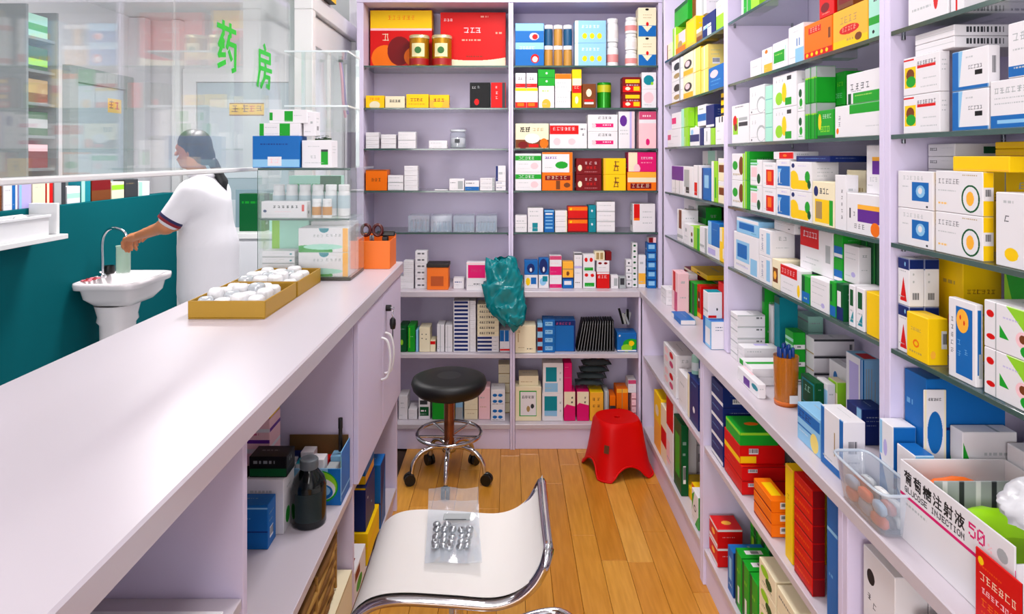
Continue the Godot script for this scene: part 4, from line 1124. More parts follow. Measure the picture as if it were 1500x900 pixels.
# ---------------------------------------------------------------- on the right worktop
func worktop_things():
	# amber cup of blue pens
	var c = thing("pen_cup", "amber plastic cup full of blue pens on right worktop", "cup", V(.772, .8105, 1.90))
	var am = StandardMaterial3D.new(); am.resource_name = "amber plastic"; am.albedo_color = Color(.82, .47, .05, .5); am.roughness = .15; am.transparency = BaseMaterial3D.TRANSPARENCY_ALPHA
	obj("wall", lathe(S(), [Vector2(0, .001), Vector2(.030, .001), Vector2(.030, .001), Vector2(.034, .135), Vector2(.034, .135), Vector2(.0325, .135), Vector2(.0285, .004), Vector2(0, .004)], Vector3.ZERO, 24), am, c)
	obj("foot", lathe(S(), [Vector2(0, 0), Vector2(.031, 0), Vector2(.032, .012), Vector2(.0305, .013)], Vector3.ZERO, 24), mat("amber foot", Color(.85, .42, .10), .3), c)
	obj("label", rb(S(), -.004, .02, .012, .034, -.0345, -.0335, .0002), mats["white plastic"], c)
	rng.seed = 77
	for i in 13:
		var a = TAU * i / 9.0
		var r = .019 if i < 9 else .008
		var o = thing("blue_pen", "blue capped pen standing in the amber cup", "pen", V(.772 + r * cos(a), .8155, 1.90 + r * sin(a)), 0, "pens in the amber cup")
		var hh = .142 + rng.randf_range(0, .02)
		obj("barrel", lathe(S(), [Vector2(0, 0), Vector2(.0036, .004), Vector2(.004, hh - .025)], Vector3.ZERO, 8), mat("amber barrel", Color(.60, .38, .10), .3), o)
		obj("cap", lathe(S(), [Vector2(.0045, hh - .027), Vector2(.0046, hh - .002), Vector2(0, hh)], Vector3.ZERO, 8), mat("blue cap", Color(.04, .22, .52), .3), o)
	# clear basket
	var b = thing("clear_basket", "clear plastic basket of loose medicine on worktop edge", "basket", V(.701, .8105, 1.31))
	var L = []
	for q in [[.025, .075, .0], [.028, .079, .002], [.036, .093, .080], [.038, .096, .082], [.038, .096, .085], [.035, .092, .083], [.026, .077, .005], [.01, .01, .004]]: L.append(ring_rr(0, 0, q[0], q[1], q[2], 44, 6.0))
	obj("tub", rings(S(), L), mats["clear plastic"], b)
	var edge = []
	for p in ring_rr(0, 0, .038, .096, .084, 44, 6.0): edge.append(p)
	obj("rim", tube(S(), edge, .003, 6, true), pane("clear rim", Color(.85, .9, .95), .5), b)
	var say = [["orange", Color(.90, .35, .08)], ["dark brown", Color(.16, .05, .03)], ["white", Color(.9, .9, .9)], ["pale blue", Color(.62, .74, .85)], ["rust", Color(.60, .22, .08)], ["silver", Color(.7, .72, .74)]]
	rng.seed = 88
	for i in 18:
		var s = say[i % 6]
		var st = S()
		var M = []
		var len = rng.randf_range(.020, .024)
		for q in [[.001, 0], [.009, .002], [.012, .008], [.011, .018], [.006, .022], [.001, .022]]: M.append(ring_rr(0, 0, len * (q[0] / .012), q[0] * .65, q[1], 16, 3.0))
		var o = obj("medicine_sachet", rings(st, M), mat(s[0] + " sachet", s[1], .35))
		o.position = V(.701 + [-.016, 0.0, .016][i % 3], .8165 + .023 * int(i / 9), 1.31 + [-.05, 0.0, .05][int(i / 3) % 3]); o.rotation.y = rng.randf_range(-.12, .12) + PI / 2
		tag(o, s[0] + " sachet in the clear plastic basket, " + ["near aisle side", "near middle", "near wall side", "centre aisle side", "very centre", "centre wall side", "far aisle side", "far middle", "far wall side"][i % 9] + [" below", " above"][int(i / 9)], "sachet", "sachets in the clear basket")
	# the open glucose carton
	var front = "W|g 4 9 10 17 K pu;g 14 9 10 17 K tao;g 24 9 10 17 K tang;g 34 9 10 17 K zhu;g 44 9 10 17 K she;g 54 9 10 17 K ye;f 66 10 14 16 P 50;f 81 18 4 8 p %;f 5 29 58 7 k GLUCOSE_INJECTION;r 0 40 84 4 P;v 84 30 98 42 84 54 P;l 6 50 22 4 g;o 88 12 8 14 g"
	var u = printed(front + "|r 10 24 60 40 P;l 16 34 46 8 p", .28, .14, .19, 1500.0)
	var t = thing("glucose_carton", "open white carton with dark characters and magenta line", "box", V(.711, .8105, 1.0995))
	t.rotation_degrees.y = -90
	var w = .28; var h = .14; var dp = .19
	var st = S(); box(st, Vector3(-w / 2, 0, -.003), Vector3(w / 2, h, 0), .0006, u[0]); obj("front_wall", st, page_mats[u[1]], t)
	st = S(); box(st, Vector3(w / 2 - .003, 0, -dp), Vector3(w / 2, h * .82, -.0035), .0006, u[0]); obj("near_wall", st, page_mats[u[1]], t)
	var wc = mat("white card", Color(.90, .90, .91), .5)
	obj("far_wall", box(S(), Vector3(-w / 2, 0, -dp), Vector3(-w / 2 + .003, h, -.0035), .0006), wc, t)
	obj("back_wall", box(S(), Vector3(-w / 2 + .0035, 0, -dp), Vector3(w / 2 - .0035, h, -dp + .003), .0006), wc, t)
	obj("bottom", box(S(), Vector3(-w / 2 + .0035, 0, -dp + .0035), Vector3(w / 2 - .0035, .003, -.0035), .0006), wc, t)
	var fl = obj("flap", box(S(), Vector3(-.05, 0, -.001), Vector3(.05, .05, .001), .0003), wc, t)
	fl.position = Vector3(w / 2 - .06, h - .03, -.10); fl.rotation_degrees = Vector3(-35, 20, 0)
	for k in 2:
		var cc = [["orange", Color(.98, .45, .05)], ["lime green", Color(.62, .88, .08)]][k]
		var P = []
		rng.seed = 60 + k
		for i in 9:
			var line = []
			for j in 9:
				var a = i / 8.0 - .5; var bb = j / 8.0 - .5
				line.append(Vector3(a * .13, .0 + .035 * (1 - 3.4 * a * a) * (1 - 3.4 * bb * bb) + rng.randf_range(0, .006), bb * .066))
			P.append(line)
		var s2 = S(); smooth_grid(s2, P, false, false, false)
		var Q = []
		for line in P:
			var ql = []
			for p in line: ql.append(Vector3(p.x * .98, -.074, p.z * .98))
			Q.append(ql)
		smooth_grid(s2, Q, false, false, true)
		for e in 4:
			var A = []; var B2 = []
			for j in 9:
				A.append([P[0][j], P[8][j], P[j][0], P[j][8]][e]); B2.append([Q[0][j], Q[8][j], Q[j][0], Q[j][8]][e])
			smooth_grid(s2, [A, B2], false, false, e in [1, 2])
		var o = obj("powder_pouch", s2, mat(cc[0] + " pouch", cc[1], .4))
		o.position = V(.711 + .072, .8105 + .088 - .01 * k, 1.198 - .085 * k)
		tag(o, cc[0] + " pouch inside the open glucose carton", "pouch", "pouches in the glucose carton")
	put("leaflet_holder", "grey striped card divider in the glucose carton", "card", .79, .815, 1.154, "g|r 10 0 6 100 W;r 30 0 6 100 k;r 50 0 6 100 W;r 70 0 6 100 k", .14, .135, .003)
	var wr = S()
	var nz = FastNoiseLite.new(); nz.seed = 12; nz.frequency = 22.0; nz.fractal_type = FastNoiseLite.FRACTAL_RIDGED; nz.fractal_octaves = 2
	var D = []
	for i in 15:
		var line = []
		for k in 28:
			var a = PI * .62 * i / 14.0
			var b3 = TAU * k / 28.0
			var p = Vector3(.048 * sin(a) * cos(b3), .04 * cos(a), .036 * sin(a) * sin(b3))
			line.append(p * (1.0 + .22 * nz.get_noise_3dv(p)))
		D.append(line)
	smooth_grid(wr, D, false, true, true)
	var wo = obj("plastic_wrap", wr, mat("crumpled film", Color(.82, .82, .84), .3))
	wo.position = V(.79, .972, 1.02)
	tag(wo, "crumpled white plastic wrap at near end of glucose carton", "wrap")
	# red card in front of it
	put("red_card", "red printed card standing before the glucose carton", "card", .7, .8105, .978, "R|o 6 8 14 12 Y;t 10 30 84 16 C 6;t 14 50 74 9 p 7;l 10 20 50 3 O;t 14 66 70 12 O 5;l 14 84 60 4 O|r 0 0 100 100 r", .092, .105, .003, -90, "", 1600.0)
	put("carton", "dark green carton behind the white flap", "box", .96, .8105, .80, "n|r 20 30 60 30 t;l 10 70 60 6 G", .1, .1, .16)
	# display card before the large blue carton
	put("display_card", "white card with blue oval leaning before blue carton", "card", .802, .8105, 1.283, "W|o 14 16 72 32 B;t 16 6 66 7 k 5;r 0 0 8 100 C;r 92 0 8 100 C;l 20 60 60 3 g", .042, .25, .003, 0, "", 1400.0)
	# pouches in the lower far bay
	for k in 3:
		var lbl = ["blue bottle with white cap", "dark blue bottle with pale cap", "clear green bottle with white cap"][k]
		bottle("medicine_bottle", lbl + " under right worktop, far bay", .725 + .04 * (k % 2), .6605, 2.535 + .05 * k, .018, .105 - .006 * k, mat(["deep blue plastic", "navy plastic", "mint plastic"][k], [Color(.05, .28, .50), Color(.06, .12, .30), Color(.60, .78, .72)][k], .3), mats["white plastic"], [.2, .6], mat("bottle label", Color(.80, .84, .86), .5), "bottles in the far bay")

func lower_back_things():
	# navy box file and dark sleeves leaning against each other
	put("box_file", "navy box file with red writing under back worktop", "file", .288, .4905, 3.53, "B|r 0 0 100 16 N;t 14 6 70 8 m 5;r 94 0 6 100 N", .115, .16, .1)
	for i in 13:
		var x = .358 + i * .0152
		var o = put("dark_sleeve", "dark striped sleeve under back worktop, %s from left" % (["first"] + ORD.slice(1, 13))[i], "sleeve", x, .4905, 3.53, "K|r 30 0 20 100 g;r 60 10 10 70 k;o 20 6 50 8 g", .0095, .158, .1, 0, "dark sleeves")
		o.rotation_degrees.z = -11.0 + i * .92
	var sc = thing("foil_bundle", "bundle of clear and dark foil strips on leaf carton", "foil", V(.60, .6235, 3.57))
	rng.seed = 4
	for i in 7:
		var q = S()
		var a = Vector3(rng.randf_range(-.03, .03), 0, rng.randf_range(-.01, .02))
		var b = a + Vector3(rng.randf_range(-.03, .03), rng.randf_range(.05, .09), rng.randf_range(-.01, .02))
		box(q, Vector3(-.006, 0, -.001), Vector3(.006, a.distance_to(b), .001), .0003)
		var o = obj("strip", q, mat("dark foil" if i % 2 else "pale foil", Color(.10, .12, .13) if i % 2 else Color(.72, .76, .76), .25, .4), sc)
		o.position = a; o.rotation_degrees = Vector3(0, rng.randf_range(-40, 40), rng.randf_range(-24, 24))
	# pile of dark foil pouches in the bottom bay
	for i in 4:
		var P = []
		for k in 9:
			var line = []
			for j in 7:
				var a = k / 8.0 - .5; var b = j / 6.0 - .5
				line.append(Vector3(a * .15, .012 + .016 * sqrt(maxf(0, (1 - 4 * a * a) * (1 - 4 * b * b))) + .002 * sin(20 * a + i), b * .09))
			P.append(line)
		var st = S(); smooth_grid(st, P, false, false, false)
		var Q = []
		for line in P:
			var ql = []
			for p in line: ql.append(Vector3(p.x, .024 - p.y, p.z))
			Q.append(ql)
		smooth_grid(st, Q, false, false, true)
		var o = obj("foil_pouch", st, mat("charcoal foil", Color(.27, .31, .32), .25))
		o.position = V(.425 + .012 * i, .298 + .0345 * i, 3.60); o.rotation_degrees.y = -3 + 2 * i
		tag(o, "dark foil pouch, %s of four above magenta cartons" % ["bottom", "second", "third", "top"][i], "pouch", "dark foil pouches")

func teal_bag():
	var t = thing("plastic_bag", "crumpled teal plastic bag hanging over the back worktop", "bag", V(-.02, 0, 3.425))
	var n = FastNoiseLite.new(); n.seed = 8; n.frequency = 7.0; n.fractal_octaves = 2; n.fractal_type = FastNoiseLite.FRACTAL_RIDGED
	var L = []
	# centre x, half width, half depth at each height, top to bottom
	var P = [[.975, -.01, .03, .012], [.965, -.02, .062, .02], [.94, -.015, .072, .026], [.90, -.01, .08, .03], [.86, -.008, .086, .032], [.82, -.012, .092, .034], [.78, -.008, .094, .034], [.74, .0, .092, .032], [.70, .022, .078, .03], [.67, .038, .062, .026], [.645, .05, .042, .02], [.63, .055, .012, .008]]
	var fine = []
	for i in P.size() - 1:
		for k in 3:
			var f = k / 3.0
			fine.append([lerpf(P[i][0], P[i + 1][0], f), lerpf(P[i][1], P[i + 1][1], f), lerpf(P[i][2], P[i + 1][2], f), lerpf(P[i][3], P[i + 1][3], f)])
	fine.append(P[-1])
	for q in fine:
		var line = []
		for i in 36:
			var a = TAU * i / 36
			var p = Vector3(q[1] + q[2] * cos(a), q[0], q[3] * sin(a))
			var f = n.get_noise_3d(p.x * 1.6, p.y * 1.2, p.z * 3)
			line.append(p + Vector3(cos(a) * q[2] * .22, .03, sin(a) * .02) * f + Vector3(0, 0, .012 * absf(n.get_noise_2d(p.x * 3 + 5, p.y * 2)) * signf(sin(a))))
		L.append(line)
	var st = S()
	smooth_grid(st, L, false, true, false)
	var m = mat("teal film", Color(.0, .50, .53), .18)
	obj("bag", st, m, t)
	var tie = S()
	tube(tie, curve([V(-.03, .97, 0), V(-.045, .985, .02), V(-.03, .975, .05), V(.0, .965, .065)]), .006, 6)
	obj("handle", tie, m, t)

# ---------------------------------------------------------------- the person
# bones: [a, b, ra, rb]; a smooth union of tapered capsules, meshed as surface nets
func flesh(bones, cs, k):
	var lo = Vector3(1e9, 1e9, 1e9); var hi = -lo
	for b in bones:
		for q in [[b[0], b[2]], [b[1], b[3]]]:
			lo = lo.min(q[0] - Vector3.ONE * (q[1] + cs * 3)); hi = hi.max(q[0] + Vector3.ONE * (q[1] + cs * 3))
	var N = Vector3i(((hi - lo) / cs).ceil()) + Vector3i.ONE
	var F = PackedFloat32Array(); F.resize(N.x * N.y * N.z); F.fill(1.0)
	for b in bones:
		var m = maxf(b[2], b[3]) + k * 2 + cs * 2
		var p0 = Vector3i(((b[0].min(b[1]) - Vector3.ONE * m - lo) / cs).floor()).clamp(Vector3i.ZERO, N - Vector3i.ONE)
		var p1 = Vector3i(((b[0].max(b[1]) + Vector3.ONE * m - lo) / cs).ceil()).clamp(Vector3i.ZERO, N - Vector3i.ONE)
		var ab: Vector3 = b[1] - b[0]
		var l2 = maxf(ab.length_squared(), 1e-9)
		for z in range(p0.z, p1.z + 1):
			for y in range(p0.y, p1.y + 1):
				var at = (z * N.y + y) * N.x
				for x in range(p0.x, p1.x + 1):
					var p = lo + Vector3(x, y, z) * cs - b[0]
					var t = clampf(p.dot(ab) / l2, 0, 1)
					var d = (p - ab * t).length() - lerpf(b[2], b[3], t)
					var o = F[at + x]
					var h = maxf(k - absf(d - o), 0.0) / k
					F[at + x] = minf(d, o) - h * h * k * .25
	var idx = {}
	var vs = PackedVector3Array(); var ns = PackedVector3Array(); var tr = PackedInt32Array()
	var sx = 1; var sy = N.x; var sz = N.x * N.y
	var corner = [0, sx, sy, sx + sy, sz, sx + sz, sy + sz, sx + sy + sz]
	for z in N.z - 1:
		for y in N.y - 1:
			for x in N.x - 1:
				var c = (z * N.y + y) * N.x + x
				var inside = 0
				for q in corner:
					if F[c + q] < 0: inside += 1
				if inside == 0 or inside == 8: continue
				var sum = Vector3.ZERO; var cnt = 0
				for e in [[0,1],[2,3],[4,5],[6,7],[0,2],[1,3],[4,6],[5,7],[0,4],[1,5],[2,6],[3,7]]:
					var fa = F[c + corner[e[0]]]; var fb = F[c + corner[e[1]]]
					if (fa < 0) != (fb < 0):
						var t = fa / (fa - fb)
						var A = Vector3(e[0] & 1, (e[0] >> 1) & 1, e[0] >> 2); var B = Vector3(e[1] & 1, (e[1] >> 1) & 1, e[1] >> 2)
						sum += A.lerp(B, t); cnt += 1
				idx[c] = vs.size()
				vs.append(lo + (Vector3(x, y, z) + sum / cnt) * cs)
				ns.append(Vector3(F[c + sx] + F[c + sx + sy + sz] - F[c] - F[c + sy + sz], F[c + sy] + F[c + sx + sy + sz] - F[c] - F[c + sx + sz], F[c + sz] + F[c + sx + sy + sz] - F[c] - F[c + sx + sy]).normalized())
	for z in range(1, N.z - 1):
		for y in range(1, N.y - 1):
			for x in range(1, N.x - 1):
				var c = (z * N.y + y) * N.x + x
				var s0 = F[c] < 0
				for ax in 3:
					var o = [sx, sy, sz][ax]
					if s0 == (F[c + o] < 0): continue
					var u = [sy, sz, sx][ax]; var v = [sz, sx, sy][ax]
					var q = [c, c - u, c - u - v, c - v]
					if not (idx.has(q[0]) and idx.has(q[1]) and idx.has(q[2]) and idx.has(q[3])): continue
					var i = [idx[q[0]], idx[q[1]], idx[q[2]], idx[q[3]]]
					if s0: tr.append_array(PackedInt32Array([i[0], i[2], i[1], i[0], i[3], i[2]]))
					else: tr.append_array(PackedInt32Array([i[0], i[1], i[2], i[0], i[2], i[3]]))
	return [vs, ns, tr]

func flesh_mesh(parts):
	var vs = PackedVector3Array(); var ns = PackedVector3Array(); var tr = PackedInt32Array()
	for p in parts:
		var k = vs.size()
		vs.append_array(p[0]); ns.append_array(p[1])
		for i in p[2]: tr.append(i + k)
	var a = []; a.resize(Mesh.ARRAY_MAX)
	a[Mesh.ARRAY_VERTEX] = vs; a[Mesh.ARRAY_NORMAL] = ns; a[Mesh.ARRAY_INDEX] = tr
	var m = ArrayMesh.new(); m.add_surface_from_arrays(Mesh.PRIMITIVE_TRIANGLES, a)
	return m

func hand(wrist: Vector3, fwd: Vector3, down: Vector3, thumb: Vector3):
	# palm along fwd, fingers curl towards down, thumb leaves the side called thumb
	var b = []
	var pc = wrist + fwd * .045
	b.append([wrist, pc + fwd * .02, .024, .026])
	for i in 4:
		var s = thumb * (.027 - .018 * i)
		b.append([wrist + fwd * .02 + s * .7, wrist + fwd * .085 + s, .012, .0105])
		var l = [.036, .041, .038, .029][i]
		var k0 = wrist + fwd * .088 + s
		var k1 = k0 + (fwd * .80 + down * .60) * l
		var k2 = k1 + (fwd * .25 + down * .97) * l * .72
		var k3 = k2 + (fwd * -.25 + down * .97) * l * .55
		b.append([k0, k1, .0098, .009]); b.append([k1, k2, .009, .0082]); b.append([k2, k3, .0082, .007])
	var t0 = wrist + fwd * .025 + thumb * .024
	var t1 = t0 + (thumb * .6 + fwd * .7 + down * .25).normalized() * .038
	var t2 = t1 + (thumb * .1 + fwd * .75 + down * .6).normalized() * .03
	b.append([t0, t1, .0125, .0105]); b.append([t1, t2, .0105, .0085])
	return b

func person():
	var t = thing("person", "person in white coat with dark hair leaning over basin", "person", V(-1.83, 0, 4.12))
	var skin_m = mat("skin", Color(.78, .50, .34), .55)
	skin_m.subsurf_scatter_enabled = true; skin_m.subsurf_scatter_strength = .15
	var P = func(x, h, d): return Vector3(x, h, -d)
	# arms, neck and legs; head and hands on finer grids
	var body = [[P.call(0.02, .90, -.09), P.call(.02, .50, -.10), .078, .055], [P.call(.02, .50, -.10), P.call(.04, .09, -.10), .054, .036], [P.call(.02, .90, .09), P.call(.0, .50, .10), .078, .055], [P.call(.0, .50, .10), P.call(.03, .09, .10), .054, .036],
		[P.call(.02, .92, 0), P.call(-.005, 1.18, 0), .13, .125], [P.call(-.01, 1.25, -.11), P.call(-.01, 1.25, .11), .08, .08], [P.call(-.02, 1.32, 0), P.call(-.05, 1.43, 0), .055, .05]]
	var sh = [P.call(-.01, 1.29, -.165), P.call(-.01, 1.29, .165)]
	var el = [P.call(-.135, 1.10, -.20), P.call(-.13, 1.10, .20)]
	var wr = [P.call(-.345, 1.035, -.10), P.call(-.345, 1.035, .09)]
	for s in 2:
		body.append([sh[s], el[s], .056, .042]); body.append([el[s], wr[s], .041, .026])
		body.append([P.call(.04, .06, [-.10, .10][s]), P.call(-.10, .035, [-.11, .11][s]), .04, .03])
	var parts = [flesh(body, .016, .04)]
	for s in 2:
		var f = (wr[s] - el[s]).normalized()
		var dn = (Vector3.DOWN - f * f.dot(Vector3.DOWN)).normalized()
		var th = f.cross(dn).normalized() * (1 if s == 0 else -1)
		if th.dot(Vector3(0, 0, [-1, 1][s])) < 0: th = -th
		parts.append(flesh(hand(wr[s] + f * .006, f, dn, th), .0045, .010))
	var hc = P.call(-.075, 1.535, 0)
	var head = [[hc + Vector3(.012, .03, 0), hc + Vector3(-.008, .025, 0), .080, .078], [hc + Vector3(-.02, -.02, 0), hc + Vector3(-.045, -.075, 0), .062, .036], [hc + Vector3(-.085, .0, 0), hc + Vector3(-.102, -.022, 0), .008, .012], [hc + Vector3(-.078, -.055, -.012), hc + Vector3(-.078, -.055, .012), .012, .012], [hc + Vector3(-.078, .018, -.03), hc + Vector3(-.078, .018, .03), .012, .012],
		[hc + Vector3(.01, .012, .078), hc + Vector3(.012, -.022, .074), .012, .009], [hc + Vector3(.01, .012, -.078), hc + Vector3(.012, -.022, -.074), .012, .009], [hc + Vector3(.0, -.05, 0), P.call(-.045, 1.40, 0), .05, .05]]
	parts.append(flesh(head, .006, .02))
	obj("body", flesh_mesh(parts), skin_m, t)
	for s in [-1, 1]:
		obj("eye", lathe(S(), [Vector2(0, -.006), Vector2(.005, -.004), Vector2(.007, 0), Vector2(.005, .004), Vector2(0, .006)], hc + Vector3(-.0785, .004, s * .030), 10), mat("eye", Color(.05, .04, .04), .2), t)
	obj("mouth", rb(S(), -.002, .002, -.003, .003, -.018, .018, .001), mat("lips", Color(.55, .22, .20), .5), t)
	t.get_child(t.get_child_count() - 1).position = hc + Vector3(-.090, -.056, 0)
	var hair = [[hc + Vector3(.018, .038, 0), hc + Vector3(.0, .045, 0), .092, .085], [hc + Vector3(.06, .0, 0), hc + Vector3(.05, -.05, 0), .055, .045], [hc + Vector3(.095, -.03, 0), hc + Vector3(.105, -.06, 0), .038, .032], [hc + Vector3(.015, .03, -.06), hc + Vector3(.03, -.02, -.062), .03, .022], [hc + Vector3(.015, .03, .06), hc + Vector3(.03, -.02, .062), .03, .022]]
	obj("hair", flesh_mesh([flesh(hair, .009, .025)]), mat("dark hair", Color(.025, .035, .055), .45), t)
	var coat = [[P.call(.02, .70, 0), P.call(.02, .95, 0), .175, .165], [P.call(.02, .72, -.08), P.call(.02, .95, -.06), .12, .12], [P.call(.02, .72, .08), P.call(.02, .95, .06), .12, .12], [P.call(.02, .95, 0), P.call(-.0, 1.20, 0), .155, .15], [P.call(-.0, 1.25, -.12), P.call(-.0, 1.25, .12), .10, .10], [P.call(-.01, 1.32, -.05), P.call(-.01, 1.32, .05), .075, .075]]
	for s in 2: coat.append([sh[s], sh[s].lerp(el[s], .78), .074, .070])
	obj("coat", flesh_mesh([flesh(coat, .016, .05)]), mat("white coat", Color(.90, .89, .91), .75), t)
	for s in 2:
		var a = sh[s].lerp(el[s], .76); var b2 = sh[s].lerp(el[s], .90)
		obj("cuff", tube(S(), [a, a.lerp(b2, .5)], .0715, 20), mat("navy trim", Color(.10, .10, .30), .7), t)
		obj("cuff", tube(S(), [a.lerp(b2, .5), b2], .071, 20), mat("crimson trim", Color(.50, .02, .10), .7), t)
	var tr = []
	for s in [-1, 1]:
		tr.append([P.call(.02, .88, s * .09), P.call(.01, .50, s * .10), .10, .078]); tr.append([P.call(.01, .50, s * .10), P.call(.035, .12, s * .10), .078, .068])
	obj("trousers", flesh_mesh([flesh(tr, .018, .03)]), mat("white trousers", Color(.86, .85, .87), .75), t)
	for s in [-1, 1]:
		obj("shoe", flesh_mesh([flesh([[P.call(.05, .045, s * .10), P.call(-.12, .035, s * .11), .045, .035]], .01, .02)]), mat("white shoe", Color(.82, .82, .82), .5), t)
	var bk = obj("collar", tube(S(), arc(P.call(-.02, 1.385, 0), .07, 0, TAU, 20, Vector3.RIGHT, Vector3.FORWARD).slice(0, 20), .014, 8, true), mats["white coat"], t)
	# what is being rinsed
	var j = thing("glass_beaker", "pale green glass beaker held under the basin tap", "beaker", V(-2.325, .795, 4.12))
	obj("wall", lathe(S(), [Vector2(0, 0), Vector2(.036, 0), Vector2(.040, .006), Vector2(.040, .16), Vector2(.042, .165), Vector2(.038, .16), Vector2(.036, .008), Vector2(0, .006)], Vector3.ZERO, 24), pane("beaker glass", Color(.80, .90, .82), .45), j)
	# dark shoulder bag strap seen on the back
	obj("ponytail", flesh_mesh([flesh([[hc + Vector3(.12, -.07, 0), hc + Vector3(.17, -.19, -.02), .03, .028], [hc + Vector3(.17, -.19, -.02), hc + Vector3(.185, -.27, -.02), .028, .012]], .010, .02)]), mats["dark hair"], t)

